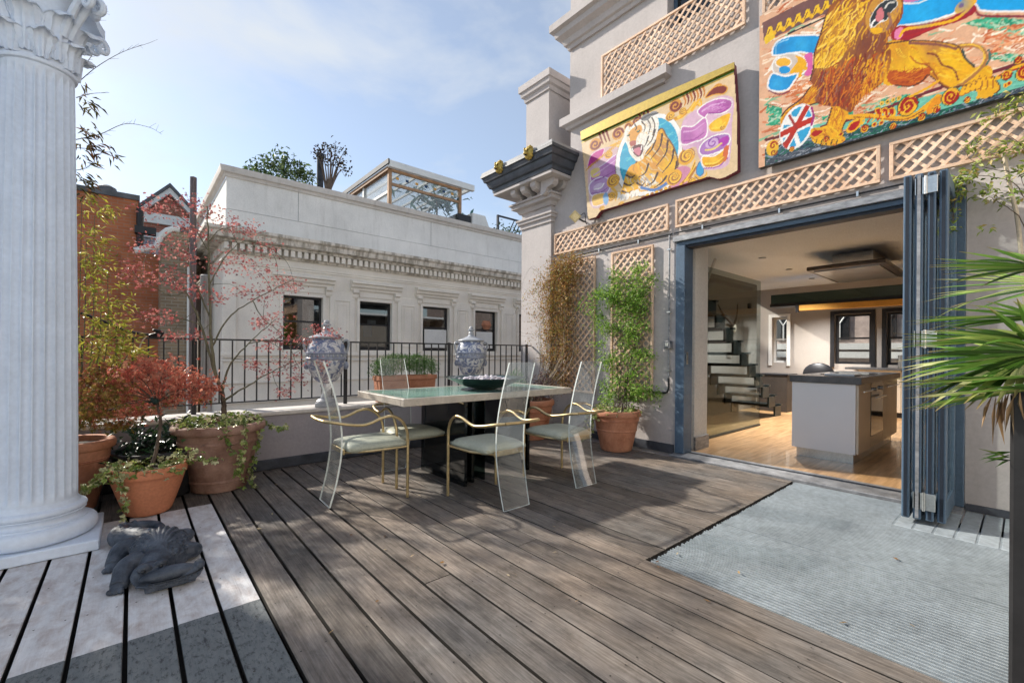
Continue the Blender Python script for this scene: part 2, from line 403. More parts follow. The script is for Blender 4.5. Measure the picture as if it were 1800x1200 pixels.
sl = root('floor_grating', (4.3, 0, -.03), 'narrow grey slats of grating under the folded blue doors', 'grating', 'floor gratings by the folding doors')
for i in range(20):
    y = .585 - i * .098
    MB().box(3.94, y - .088, -.028, 4.70, y, -.003).build('slat', M_GALV, sl, bevel=.003)
    b = MB()
    for j in range(9): b.box(3.95 + j * .03, y, -.02, 3.962 + j * .03, y + .009, -.004)
    tag(b.build('teeth', M_GALV, sl), kind='stuff')
MB().box(GRX + .002, GRY - .010, -.05, 4.53, GRY + .004, -.012).build('kerb_gap', M_DARK, deck)

# ------------------------------------------------------------------ the house: render wall with the folding door opening
XF = 4.72
house = root('house', (XF, 2.4, 0), 'mauve grey rendered house with cornice pier and wide folding door opening', 'house')
DY0, DY1, DZ = .30, 2.615, 2.475        # opening
w = MB()
w.box(XF, -2.2, -.4, XF + .32, DY0, 4.38).box(XF, DY1, -.4, XF + .32, 5.22, 3.9).box(XF, DY0, DZ, XF + .32, DY1, 4.38).box(XF, DY1, 3.9, XF + .32, 4.25, 4.38)
w.build('wall', M_RENDER, house)
MB().box(XF + .001, -2.2, 4.38, XF + .32, 2.19, 7.2).box(XF + .001, 2.76, 4.38, XF + .32, 4.27, 7.2).box(XF + .001, 2.19, 6.6, XF + .32, 2.76, 7.2).box(XF + .001, 2.19, 4.38, XF + .32, 2.76, 4.9).build('upper_wall', M_RENDER, house)
MB().box(XF + .32, -2.2, 3.5, 12, 5.2, 3.88).build('roof', M_SLATE, house)
MB().box(XF + .33, -2.2, 3.88, 9, 4.24, 7.1).build('rear_wall', M_RENDER, house)
# window high on the right of the moulding
wi = MB().box(XF + .14, 2.195, 4.905, XF + .18, 2.235, 6.59).box(XF + .14, 2.715, 4.905, XF + .18, 2.755, 6.59).box(XF + .14, 2.235, 5.55, XF + .18, 2.715, 5.59).build('window', M_BLUE, house)
MB().box(XF + .155, 2.235, 4.91, XF + .165, 2.715, 6.59).build('pane', M_DGLASS, wi)
def mould(name, x0, y0, y1, z0, prof, m, parent, ret=True):
    """a moulding along y on the plane x0, profile = [(out, z)], with mitred returns at both ends"""
    n = len(prof); b = MB(); A = [(x0 - o, y0 - (o if ret else 0), z0 + z) for o, z in prof]; B = [(x0 - o, y1 + (o if ret else 0), z0 + z) for o, z in prof]
    b.add(A + B, [(i, i + 1, n + i + 1, n + i) for i in range(n - 1)])
    if ret:
        A2 = [(x0 + .5, y0 - o, z0 + z) for o, z in prof]; B2 = [(x0 + .5, y1 + o, z0 + z) for o, z in prof]
        b.add(A2 + A, [(i, i + 1, n + i + 1, n + i) for i in range(n - 1)]); b.add(B + B2, [(i, i + 1, n + i + 1, n + i) for i in range(n - 1)])
        b.add([A[-1], B[-1], B2[-1], A2[-1]], [(0, 1, 2, 3)]); b.add([A[0], A2[0], B2[0], B[0]], [(0, 1, 2, 3)])
    else:
        b.add(A, [tuple(range(n))]); b.add(B, [tuple(range(n))])
        b.add([A[-1], B[-1], (x0, y1, A[-1][2]), (x0, y0, A[-1][2])], [(0, 1, 2, 3)])
    return b.build(name, m, parent, smooth=30)
mould('string_course', XF, 2.82, 4.24, 4.30, [(0, 0), (.05, .0), (.06, .035), (.12, .05), (.12, .155), (.10, .17), (.0, .175)], M_RENDER, house, ret=True)
mould('upper_cornice', XF, 2.80, 4.26, 5.44, [(0, 0), (.03, 0), (.04, .05), (.07, .06), (.09, .13), (.16, .17), (.17, .24), (.22, .26), (.22, .36), (.0, .40)], M_RENDER, house)
MB().box(XF + .04, 3.4, 5.841, XF + .5, 4.22, 7.3).build('chimney_brickwork', M_BRICKB, house)
# pier at the far end
PX = 4.65
pier = MB().box(PX, 4.56, -.05, XF + .02, 5.2, 3.45).build('pier', M_RENDER, house)
mould('pier_moulding', PX, 4.56, 5.2, 3.06, [(0, 0), (.02, 0), (.02, .05), (.05, .07), (.05, .105), (.07, .115), (.07, .14), (.0, .16)], M_RENDER, pier)
mould('bed_moulding', PX, 4.56, 5.2, 3.30, [(0, 0), (.03, 0), (.06, .05), (.12, .07), (.12, .12), (.15, .125), (.15, .15), (0, .155)], M_RENDER, pier)
br = MB(); br.add([(0, 0, 0)], [])
def bracket_mesh():
    b = MB(); prof = [(0, 0), (-.06, .0), (-.10, .03), (-.12, .08), (-.22, .10), (-.26, .14), (-.26, .20), (0, .20)]
    b.prism([(x, -.05, z) for x, z in prof], (0, .10, 0)); return b.mesh('bracket', M_RENDER, bevel=.006)
BRM = bracket_mesh()
for y in (4.66, 4.88, 5.10): inst('bracket', BRM, pier, (PX - .02, y, 3.40))
for x in (4.70, 4.50): inst('bracket', BRM, pier, (x, 4.58, 3.40), (0, 0, R(90)))
mould('soffit', PX, 4.56, 5.2, 3.60, [(0, 0), (.30, 0), (.32, .01), (.32, .05), (0, .055)], M_RENDER, pier)
cor = mould('cornice', PX, 4.56, 5.2, 3.655, [(0, 0), (.33, 0), (.335, .05), (.37, .065), (.40, .13), (.40, .15), (.43, .16), (.45, .22), (.47, .23), (.47, .27), (0, .275)], M_LEAD, pier)
MB().prism([(4.19, 4.10, 3.932), (5.2, 4.10, 3.932), (5.2, 5.66, 3.932), (4.19, 5.66, 3.932)], (0, 0, .03)).build('lead_capping', M_LEADTOP, pier, bevel=.006)
ped = MB().box(4.60, 4.57, 3.965, 5.25, 5.06, 5.06).build('chimney_pedestal', M_RENDER, house)
mould('pedestal_cap', 4.60, 4.57, 5.06, 4.98, [(0, 0), (.02, 0), (.03, .06), (.06, .08), (.07, .14), (.09, .15), (.09, .25), (.02, .28), (0, .28)], M_RENDER, ped)
def lion_mask(y, z):
    o = MB(); c = Vector((4.15, y, z))
    o.ell(c + Vector((.02, 0, .0)), (.045, .075, .09), 16, 10)
    for i in range(12):
        a = 2 * math.pi * i / 12 + .2; o.ell(c + Vector((.035, .062 * math.cos(a), .075 * math.sin(a) + .005)), (.03, .024, .027), 8, 6)
    o.ell(c + Vector((-.03, 0, -.02)), (.035, .032, .026), 10, 8); o.ell(c + Vector((-.045, 0, .0)), (.02, .014, .03), 8, 6)
    for s in (-1, 1):
        o.ell(c + Vector((-.018, s * .027, .03)), (.025, .022, .012), 8, 6); o.ell(c + Vector((-.03, s * .02, -.027)), (.028, .018, .016), 8, 6)
        o.ell(c + Vector((.0, s * .055, .065)), (.02, .018, .02), 8, 6)
    m = o.build('lion_mask', M_GOLD, pier, smooth=60)
    p = MB(); p.ell(c + Vector((-.035, 0, -.048)), (.02, .018, .009), 8, 6); p.ell(c + Vector((-.026, .024, .012)), (.012, .008, .006), 6, 5); p.ell(c + Vector((-.026, -.024, .012)), (.012, .008, .006), 6, 5)
    tag(p.build('eyes_and_mouth', M_BLACK, m), kind='stuff')
for px, py in ((875, 293), (927, 268)):
    q = XP(px, py, 4.15); lion_mask(q.y, q.z)
# wall foot and coping strips
MB().box(XF - .025, DY1 + .02, 0.0, XF - .001, 4.55, .10).build('skirting', M_SKIRT, house)
MB().box(XF - .022, -2.2, 0.0, XF - .001, DY0 - .01, .05).build('skirting', M_SKIRT, house)

# ------------------------------------------------------------------ folding door: frame, sill, stacked leaves
dr = root('folding_door_frame', (4.80, 1.45, 0), 'slate blue metal frame round the wide kitchen opening', 'door frame')
MB().box(4.69, 2.505, .02, 4.88, 2.612, 2.36).build('jamb', M_BLUE, dr, bevel=.004)
MB().box(4.69, .302, .02, 4.88, .365, 2.36).build('jamb', M_BLUE, dr, bevel=.004)
MB().box(4.70, .302, 2.361, 4.88, 2.612, 2.405).build('head', M_BLUE, dr, bevel=.003)
MB().box(4.72, .367, 2.335, 4.86, 2.503, 2.3605).build('track', M_BLUED, dr)
MB().box(4.665, .302, 2.407, 4.719, 2.64, 2.47).build('flashing', M_ALU, dr, bevel=.004)
MB().box(4.56, .302, -.02, 4.93, 2.612, .018).build('sill', M_ALU, dr, bevel=.004)
MB().box(4.80, .366, .0185, 4.84, 2.504, .024).build('sill_track', M_BLUED, dr)
MB().box(4.735, 2.50, 1.02, 4.775, 2.506, 1.16).build('lock_plate', M_STEEL, dr)
MB().box(4.72, 2.489, 1.07, 4.74, 2.50, 1.13).build('latch', M_STEEL, dr)
leafnames = ['outermost folded blue door leaf, nearest the opening', 'second folded blue door leaf from the opening', 'third folded blue door leaf from the opening', 'folded blue door leaf closest to the render wall']
for i, y in enumerate((.545, .487, .425, .368)):
    x0, x1, t, sw, s2 = 4.055 + .012 * i, 4.675, .042, .085, .045
    d = root('door_leaf', ((x0 + x1) / 2, y, .025), leafnames[i], 'door', 'folded door leaves'); y0, y1, z0, z1 = y - t / 2, y + t / 2, .03, 2.385
    MB().box(x0, y0, z0, x0 + sw, y1, z1).build('stile', M_BLUE, d, bevel=.005); MB().box(x1 - s2, y0, z0, x1, y1, z1).build('stile', M_BLUE, d, bevel=.005)
    MB().box(x0 + sw, y0 + .002, z0, x1 - s2, y1 - .002, z0 + .12).build('bottom_rail', M_BLUE, d, bevel=.004); MB().box(x0 + sw, y0 + .002, z1 - .09, x1 - s2, y1 - .002, z1).build('top_rail', M_BLUE, d, bevel=.004)
    MB().box(x0 + sw + .001, y - .008, z0 + .121, x1 - s2 - .001, y + .008, z1 - .091).build('pane', M_GLASS, d)
    b = MB().box(x0 - .004, y0 + .012, z0 + .01, x0 - .0005, y1 - .012, z1 - .01); b.build('gasket', M_BLUED if i != 1 else M_ALU, d)
    if i == 2:
        for z in (.10, 1.2, 2.24):
            hg = MB().box(x0 - .012, y - .03, z, x0 - .005, y + .085, z + .115).build('hinge', M_STEEL, d, bevel=.002)
            kb = MB(); kb.tube([(x0 - .016, y + .028, z - .004), (x0 - .016, y + .028, z + .119)], .009, 10); kb.build('knuckle', M_STEEL, hg, smooth=True)

# ------------------------------------------------------------------ kitchen behind the opening
def struct(name, b, m): return tag(b.build(name, m), kind='structure')
struct('kitchen_floor', MB().box(4.93, -1.2, -.06, 11.6, 4.6, .004), M_WOOD)
struct('kitchen_ceiling', MB().box(5.04, -1.2, 2.62, 11.6, 4.6, 2.70), M_CEIL)
struct('kitchen_wall_near', MB().box(5.04, 2.56, .0, 5.36, 2.92, 2.62), M_PLAS)
MB().box(5.03, 2.535, .004, 5.365, 2.559, .16).build('skirting', M_ALU, bpy.data.objects['kitchen_wall_near'])
struct('kitchen_wall_stair', MB().box(5.04, 3.80, 0, 10.2, 4.0, 2.62), mat('dark stair wall paint', (.27, .25, .23), .85, var=.04))  # one even darker paint, so the gaps between treads read dark
struct('kitchen_wall_right', MB().box(5.04, -1.25, 0, 11.6, -1.2, 2.62), M_GREIGE)
# far wall with three sash windows
FXW = 11.1
def far_windows():
    b = MB(); ys = [(-.2, .75), (1.05, 1.78), (2.02, 2.62), (3.50, 3.80)]; z0, z1 = .95, 1.97; cur = -1.2
    for a, c in ys:
        b.box(FXW, cur, 0, FXW + .25, a, 2.62); b.box(FXW, a, 0, FXW + .25, c, z0); b.box(FXW, a, z1, FXW + .25, c, 2.62); cur = c
    b.box(FXW, cur, 0, FXW + .25, 4.6, 2.62); struct('kitchen_wall_far', b, M_GREIGE)
    labs = ['kitchen window hidden furthest right behind the folded doors', 'wide black sash window behind the stock pot', 'narrow black sash window left of the wide one', 'slim sash window beside the stair wall']
    for (a, c), lb in zip(ys, labs):
        wnd = root('sash_window', (FXW + .1, (a + c) / 2, z0), lb, 'window', 'kitchen sash windows'); x = FXW + .10; m = M_BLACK if a < 3 else M_WHITE
        fr = .045
        MB().box(x, a, z0, x + .06, a + fr, z1).build('frame', m, wnd); MB().box(x, c - fr, z0, x + .06, c, z1).build('frame', m, wnd)
        MB().box(x, a + fr, z0, x + .06, c - fr, z0 + fr).build('frame', m, wnd); MB().box(x, a + fr, z1 - fr, x + .06, c - fr, z1).build('frame', m, wnd)
        MB().box(x, a + fr, 1.46, x + .05, c - fr, 1.495).build('meeting_rail', m, wnd); MB().box(x + .02, a + fr, z0 + fr, x + .026, c - fr, z1 - fr).build('pane', M_GLASS, wnd)
        MB().box(FXW - .03, a - .07, z0 - .07, FXW - .001, a - .002, z1 + .07).build('architrave', m, wnd); MB().box(FXW - .03, c + .002, z0 - .07, FXW - .001, c + .07, z1 + .07).build('architrave', m, wnd)
        MB().box(FXW - .03, a - .002, z1 + .002, FXW - .001, c + .002, z1 + .07).build('architrave', m, wnd)
far_windows()
# stair: glass guard, treads rising to the left, saw-tooth string
st = root('staircase', (8.2, 3.3, 0), 'open black stair with green glass treads against the kitchen wall', 'staircase')
n = 11; sx0, sx1 = 9.15, 6.2
for i in range(n):
    x = sx0 - (sx0 - sx1) * i / (n - 1); z = .22 + i * .19
    MB().box(x - .30, 3.02, z - .05, x + .03, 3.74, z).build('tread', M_STAIR, st)
    MB().box(x - .265, 2.985, z - .22, x + .02, 3.015, z - .032).build('string_step', M_STAIR, st); MB().box(x - .265, 3.745, z - .22, x + .02, 3.775, z - .032).build('string_step', M_STAIR, st)
    MB().box(x - .03, 2.97, z - .03, x + .06, 3.02, z - .001).build('tread_nosing', M_STAIR, st)
hr = MB(); hr.tube([(6.35, 2.93, 2.5), (5.75, 2.93, 1.65), (5.65, 2.93, 1.2)], .02, 8); hr.build('handrail', M_STEEL, st, smooth=True)
gg = root('glass_guard', (6.3, 2.78, 0), 'dark glass screen standing on the kitchen floor before the stair', 'glass screen')
MB().box(5.37, 2.775, .012, 7.6, 2.787, 2.3).build('pane', glassmat('smoked guard glass', (.74, .78, .77), .14), gg); MB().box(5.37, 2.765, .0045, 7.6, 2.797, .03).build('shoe', M_STAIR, gg)
an = root('antlers', (8.6, 3.78, 1.75), 'pair of dark antlers mounted on the stair wall', 'antlers')
a0 = YP(1288, 572, 3.79); base = a0
for tip, mid in (((1262, 535), (1272, 553)), ((1297, 534), (1295, 555))):
    t_ = YP(*tip, 3.70); m_ = YP(*mid, 3.68)
    MB().tube(bez([base + Vector((0, -.02, 0)), m_, t_], 6), [.026 - .0015 * i for i in range(13)], 8).build('antler', M_BARK, an, smooth=True)
sk = MB().ell(base + Vector((0, -.03, -.05)), (.05, .04, .09), 10, 8).build('skull_plate', M_CREAM, an, smooth=True)
for i, px in enumerate((1281, 1307)):
    q = YP(px, 626, 3.795); o = MB().box(q.x - .10, 3.785, q.z - .03, q.x + .10, 3.799, q.z + .03).build('socket_plate', M_STEEL); tag(o, ['left steel socket plate on the stair wall', 'right steel socket plate on the stair wall'][i], 'socket', 'stair wall sockets')
q = YP(1316, 538, 3.795); tag(MB().box(q.x - .05, 3.76, q.z - .05, q.x + .05, 3.799, q.z + .05).build('wall_speaker', M_BLACK), 'small black square speaker above the antlers', 'speaker')
# island
isl = root('kitchen_island', (6.6, 1.45, 0), 'white kitchen island with grey stone top and built in oven', 'kitchen island')
IX0, IX1, IY0, IY1 = 5.66, 7.75, 1.13, 1.73
MB().box(IX0 + .06, IY0 + .05, .005, IX1 - .05, IY1 - .03, .11).build('plinth', M_STEEL, isl)
MB().box(IX0, IY0 + .022, .11, IX1, IY1, .835).build('carcass', M_LAQ, isl)
xs = [IX0 + .02, 6.22, 6.84, 7.35, 7.74]
for i in range(4):
    if i == 1: continue
    MB().box(xs[i] + .002, IY0, .115, xs[i + 1] - .002, IY0 + .0215, .83).build('door_front', M_CREAM, isl, bevel=.002)
    hnd = MB(); hnd.tube([(xs[i] + .08, IY0 - .03, .76), (xs[i + 1] - .08, IY0 - .03, .76)], .008, 8); hnd.build('handle', M_STEEL, isl, smooth=True)
ov = MB().box(6.225, IY0 - .004, .24, 6.835, IY0 + .0215, .83).build('oven', M_DGLASS, isl, bevel=.003)
MB().box(6.27, IY0 - .05, .66, 6.79, IY0 - .03, .68).build('oven_handle', M_STEEL, ov, bevel=.004)
for kx in (6.36, 6.70):
    kn = MB(); kn.tube([(kx, IY0 - .004, .76), (kx, IY0 - .03, .76)], .02, 12); kn.build('knob', M_STEEL, ov, smooth=True)
MB().box(6.225, IY0 - .0, .115, 6.835, IY0 + .0215, .235).build('drawer_front', M_CREAM, isl, bevel=.002)
MB().box(IX0 - .02, IY0 - .03, .837, IX1 + .02, IY1 + .02, .91).build('worktop', M_WTOP, isl, bevel=.004)
MB().box(6.3, IY0 + .06, .911, 6.9, IY0 + .5, .918).build('hob', M_DGLASS, isl)
bk = root('chopping_board', (6.1, 1.35, .91), 'white board lying on the island worktop', 'board'); MB().box(5.95, 1.22, .911, 6.25, 1.5, .93).build('board', M_LAQ, bk, bevel=.004)
# run of units under the far windows, pot, dark chair
un = root('wall_units', (10.7, 1.2, 0), 'row of pale kitchen units under the far windows', 'kitchen units')
for i in range(5): MB().box(10.5, -1.0 + i * .62, .1, 11.05, -1.0 + i * .62 + .614, .86).build('unit_door', M_CREAM, un, bevel=.003)
MB().box(10.46, -1.1, .861, 11.09, 2.3, .90).build('worktop', M_WTOP, un); MB().box(10.55, -1.0, .005, 11.0, 2.1, .1).build('plinth', M_BLACK, un)
tag(MB().lathe([(.13, 0), (.14, .01), (.14, .22), (.145, .23), (.135, .235), (.0, .25)], 24, (10.75, 1.42, .901)).build('stock_pot', M_STEEL, smooth=True), 'steel stock pot before the wide sash window', 'pot')
tag(MB().lathe([(.06, 0), (.065, .3), (.05, .31), (.0, .31)], 16, (10.7, 1.20, .901)).build('kettle_canister', M_BLACK, smooth=True), 'dark tall canister beside the stock pot', 'canister')
dk = root('side_cabinet', (9.9, 3.0, 0), 'dark low cabinet under the slim kitchen window', 'cabinet'); MB().box(9.7, 3.05, .005, 10.2, 3.6, .72).build('carcass', mat('dark stained oak', (.05, .04, .033), .6), dk, bevel=.005); MB().box(9.68, 3.03, .721, 10.22, 3.62, .75).build('top', M_BLACK, dk)
ch = root('swivel_chair', (9.0, 2.35, 0), 'black padded chair back showing left of the island', 'chair')
MB().ell((9.0, 2.35, .80), (.08, .24, .2), 14, 10).build('backrest', M_BLACK, ch, smooth=True); MB().ell((8.85, 2.35, .5), (.25, .25, .06), 14, 8).build('seat', M_BLACK, ch, smooth=True); MB().lathe([(.24, 0), (.24, .02), (.03, .04), (.03, .46)], 16, (8.85, 2.35, .005)).build('pedestal', M_STEEL, ch, smooth=True)
# extractor set in a dropped ceiling box, mezzanine edge, blind
ho = root('extractor_hood', (7.6, 1.45, 2.3), 'steel extractor hood hung from the kitchen ceiling', 'extractor hood')
MB().box(7.5, 1.22, 2.36, 9.1, 2.12, 2.42).build('canopy', mat('bronze steel', (.10, .085, .075), .3, .6), ho, bevel=.01); MB().box(7.6, 1.30, 2.345, 9.0, 2.05, 2.359).build('filter', M_STEEL, ho); MB().box(7.9, 1.42, 2.421, 8.7, 1.9, 2.62).build('duct', M_STEEL, ho)
mz = root('glass_shelf_beam', (9.4, 1.6, 2.1), 'dark green glass upstand along the dropped kitchen beam', 'beam')
MB().box(9.55, -1.0, 2.12, 9.58, 3.3, 2.30).build('glass', M_GRGLASS, mz); MB().box(9.5, -1.0, 2.06, 9.9, 3.3, 2.118).build('edge', M_BLACK, mz)
bl = root('roller_blind', (9.45, 1.9, 2.0), 'amber roller blind under the dark kitchen beam', 'blind'); MB().box(9.42, .6, 1.95, 9.47, 2.78, 2.055).build('blind', M_YEL, bl, bevel=.006)
MB().box(9.415, 2.785, 1.93, 9.475, 2.83, 2.058).build('end_bracket', M_BLACK, bl)
dl = mat('warm lamp lens', (.9, .8, .6), .4)
for i, (px, py) in enumerate(((1340, 453), (1387, 473), (1427, 489))):
    q = GP(px, py, 2.62)
    f = root('downlight', (q.x, q.y, 2.6), ['nearest recessed ceiling downlight in the kitchen', 'middle recessed ceiling downlight in the kitchen', 'farthest recessed ceiling downlight in the kitchen'][i], 'downlight', 'kitchen downlights')
    MB().lathe([(.032, 0), (.05, .0), (.052, .012), (.032, .012)], 20, (q.x, q.y, 2.606)).build('bezel', M_STEEL, f, smooth=True)
    MB().lathe([(.0, .004), (.031, .004), (.031, .0125), (.0, .0125)], 16, (q.x, q.y, 2.606)).build('lens', emitmat('lit downlight', (1, .85, .62), 9), f)
    ld = bpy.data.lights.new('downlight_lamp', 'SPOT'); ld.energy = 260; ld.color = (1, .98, .95); ld.spot_size = R(120); ld.spot_blend = .8; ld.shadow_soft_size = .05
    lo = bpy.data.objects.new('downlight_lamp', ld); COL.objects.link(lo); lo.location = (q.x, q.y, 2.59); lo.parent = f; lo.matrix_parent_inverse = Matrix.Translation(-ROOTLOC[f.name])
# what the far windows look out on
ob = root('building_opposite', (15, 2, -9), 'brick and white stone house front seen through the far kitchen windows', 'building')
MB().box(15, -4, -9, 19, 9, 4.5).build('wall', mat('pale pinkish brick', (.50, .40, .36), .9, scale=6, var=.2), ob)
for z in (.4, .75, 1.05, 1.28): MB().box(14.85, -4, z, 14.999, 9, z + .17).build('stone_band', M_WHITE, ob)
for y in (2.2, 3.2, 4.6):
    wq = MB().box(14.95, y, 1.55, 14.999, y + .42, 2.5).build('window', M_BLACK, ob)
    MB().box(14.93, y + .19, 1.55, 14.949, y + .23, 2.0).build('mullion', M_WHITE, wq); MB().tube([(14.94, y + .21, 2.0), (14.94, y + .06, 2.25)], .02, 6).build('mullion', M_WHITE, wq); MB().tube([(14.94, y + .21, 2.0), (14.94, y + .36, 2.25)], .02, 6).build('mullion', M_WHITE, wq)
# ------------------------------------------------------------------ parapet and railing at the end of the deck
pa = root('parapet_wall', (1.2, 4.9, 0), 'low mauve parapet wall with cream coping at the end of the deck', 'wall')
MB().box(-3.2, 4.755, -.4, 4.64, 5.06, .515).build('wall', M_RENDER2, pa)
MB().box(-3.2, 4.735, .516, 4.64, 5.09, .556).build('coping', M_COPE, pa, bevel=.008)
MB().box(-3.2, 4.725, .002, 4.64, 4.754, .10).build('skirting', M_SKIRT, pa, bevel=.008)
tw = tag(MB().box(-3.4, -2.5, -.4, 4.715, -2.25, 3.3).build('unseen_bounce_wall', M_STUC), kind='structure')  # unseen wall added behind the lens; its sunlit face bounces light forward
MB().box(-3.45, -2.53, 3.301, 4.715, -2.22, 3.36).build('coping', M_COPE, tw)
ra = root('railing', (1.2, 4.96, .556), 'black iron railing with thin balusters along the parapet', 'railing')
RY = 4.96
MB().box(-3.2, RY - .014, 1.236, 4.64, RY + .014, 1.252).build('top_rail', M_BLACK, ra); MB().box(-3.2, RY - .012, .638, 4.64, RY + .012, .65).build('bottom_rail', M_BLACK, ra)
BAL = MB().box(-.006, -.006, .651, .006, .006, 1.235).mesh('baluster', M_BLACK)
x = -3.1
while x < 4.6:
    if min(abs(x - p) for p in (-.9, .43, 1.81, 3.168, 4.55)) > .04: inst('baluster', BAL, ra, (x, RY, 0))
    x += .1035
for x in (-.9, .43, 1.81, 3.168, 4.55): MB().lathe([(.021, .557), (.021, 1.262), (.0, 1.268)], 12, (x, RY, 0)).build('post', M_BLACK, ra, smooth=True)
# poles standing behind the railing
q0 = YP(340, 312, 5.35)
tag(MB().lathe([(.028, -3), (.028, q0.z), (.0, q0.z + .012)], 14, (q0.x, 5.35, 0)).build('flue_pole', mat('brown grey painted pipe', (.16, .13, .135), .5), smooth=True), 'tall thin dark flue pipe behind the railing', 'pipe')
q1 = YP(364, 500, 5.7)
tag(MB().lathe([(.05, -3), (.05, q1.z - .02), (.062, q1.z), (.062, q1.z + .09), (.05, q1.z + .1)], 16, (q1.x, 5.7, 0)).build('soil_pipe', mat('streaky grey pipe', (.21, .20, .19), .7, col2=(.42, .42, .42), scale=6, stretch=(6, 6, .6)), smooth=True), 'thick streaky grey soil pipe left of the maple stems', 'pipe')
cb = root('cable_bundle', (-.1, 4.95, 1.25), 'tangle of black cable tied over the railing', 'cable')
pts = [YP(142, 550, 4.98), YP(185, 566, 4.97), YP(225, 582, 4.96), YP(262, 588, 4.95), YP(285, 590, 4.95)]
MB().tube(bez(pts, 8), .011, 8).build('cable', M_BLACK, cb, smooth=True)
pts = [YP(284, 586, 4.93), YP(270, 580, 4.92), YP(283, 583, 4.91), YP(262, 590, 4.93), YP(280, 592, 4.94), YP(288, 584, 4.93)]
MB().tube(bez(pts, 8), .009, 8).build('tied_knot', M_BLACK, cb, smooth=True)
MB().tube(bez([YP(258, 590, 4.94), YP(248, 604, 4.94), YP(238, 640, 4.93), YP(236, 690, 4.93)], 8), .006, 6).build('loose_end', M_STICK, cb, smooth=True)

# ------------------------------------------------------------------ cream stucco building across the gap
WY, WX0, WX1 = 11.0, 1.455, 15.5
wb = root('stucco_building', (6, WY, -9), 'cream stucco building with dentil cornice and four sash windows', 'building')
WC = [1.245, 3.025, 4.79, 6.575, 8.366, 10.15, 11.93, 13.7]; WZ0, WZ1, HWW = 1.16, 2.40, .435
wins = WC[1:]
b = MB(); cur = WX0
for c in wins:
    b.box(cur, WY, -9, c - HWW, WY + .4, 3.2); b.box(c - HWW, WY, -9, c + HWW, WY + .4, WZ0); b.box(c - HWW, WY, WZ1, c + HWW, WY + .4, 3.2); cur = c + HWW
b.box(cur, WY, -9, WX1, WY + .4, 3.2).box(WX0, WY + .4, -9, WX0 + .4, WY + 9, 3.2)
b.build('wall', M_STUC, wb)
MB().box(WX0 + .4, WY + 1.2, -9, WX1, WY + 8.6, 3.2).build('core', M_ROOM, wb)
def mould2(name, x0, x1, y0, z0, prof, m, parent, side=9.0):
    """a moulding along x on the plane y0 (facing -y), returned along the left flank"""
    n = len(prof); b = MB(); A = [(x0 - o, y0 - o, z0 + z) for o, z in prof]; B = [(x1, y0 - o, z0 + z) for o, z in prof]; Cc = [(x0 - o, y0 + side, z0 + z) for o, z in prof]
    b.add(A + B, [(n + i, n + i + 1, i + 1, i) for i in range(n - 1)]); b.add(Cc + A, [(n + i, n + i + 1, i + 1, i) for i in range(n - 1)])
    b.add([A[-1], B[-1], (x1, y0 + .3, B[-1][2]), (x0 + .3, y0 + .3, A[-1][2])], [(0, 1, 2, 3)])
    return b.build(name, m, parent, smooth=30)
co = mould2('cornice', WX0, WX1, WY, 3.2, [(0, 0), (.05, .0), (.05, .05), (.05, .06), (.05, .19), (.19, .20), (.17, .25), (.30, .27), (.32, .37), (.38, .41), (.38, .47), (.0, .56)], M_STAIN, wb)
DEN = MB().box(-.042, WY - .175, 3.255, .042, WY - .051, 3.392).mesh('dentil', M_STUC)
x = WX0 + .02
while x < 12.2: inst('dentil', DEN, co, (x, 0, 0)); x += .142
mould2('architrave', WX0, WX1, WY, 2.98, [(0, 0), (.03, 0), (.03, .04), (.05, .05), (.05, .08), (0, .09)], M_STUC, wb)
at = MB().box(WX0 + .02, WY + .0, 3.70, WX1, WY + .35, 4.115).box(WX0 + .02, WY + .35, 3.70, WX0 + .35, WY + 9, 4.115).build('attic_base', M_ATTIC, wb)
MB().box(WX0 + .035, WY + .02, 4.13, WX1, WY + .35, 4.80).box(WX0 + .035, WY + .35, 4.13, WX0 + .35, WY + 9, 4.80).box(WX0 + .06, WY + .05, 4.115, WX1, WY + .3, 4.13).build('attic_wall', M_ATTIC, wb)
for x in (2.9, 6.4, 9.9): MB().box(x, WY + .0195, 4.13, x + .008, WY + .03, 4.8).build('joint', M_SKIRT, wb)
mould2('attic_coping', WX0 + .03, WX1, WY + .02, 4.80, [(0, 0), (.03, .0), (.05, .06), (.10, .08), (.12, .16), (.12, .2), (.0, .23)], M_COPE, wb)
MB().box(WX0 + .4, WY + .4, 3.5, WX1, WY + 9, 4.4).build('roof', M_SLATE, wb)
def hood_mesh():
    b = MB(); prof = [(0, 0), (-.05, 0), (-.06, .05), (-.12, .08), (-.13, .14), (-.19, .16), (-.19, .21), (0, .25)]
    b.prism([(-.68, y, z) for y, z in prof], (1.36, 0, 0)); return b.mesh('window_hood', M_STUC)
HOOD = hood_mesh()
CON = MB().prism([(-.07, y, z) for y, z in [(0, 0), (-.04, 0), (-.07, .05), (-.07, .12), (-.13, .15), (-.13, .22), (0, .22)]], (.14, 0, 0)).mesh('console', M_STUC)
FRIEZE = MB().box(-.45, -.03, 0, .45, 0, .12).mesh('frieze_panel', M_STUC)
labs = ['orange_box']
inside = [('far_left', None)]
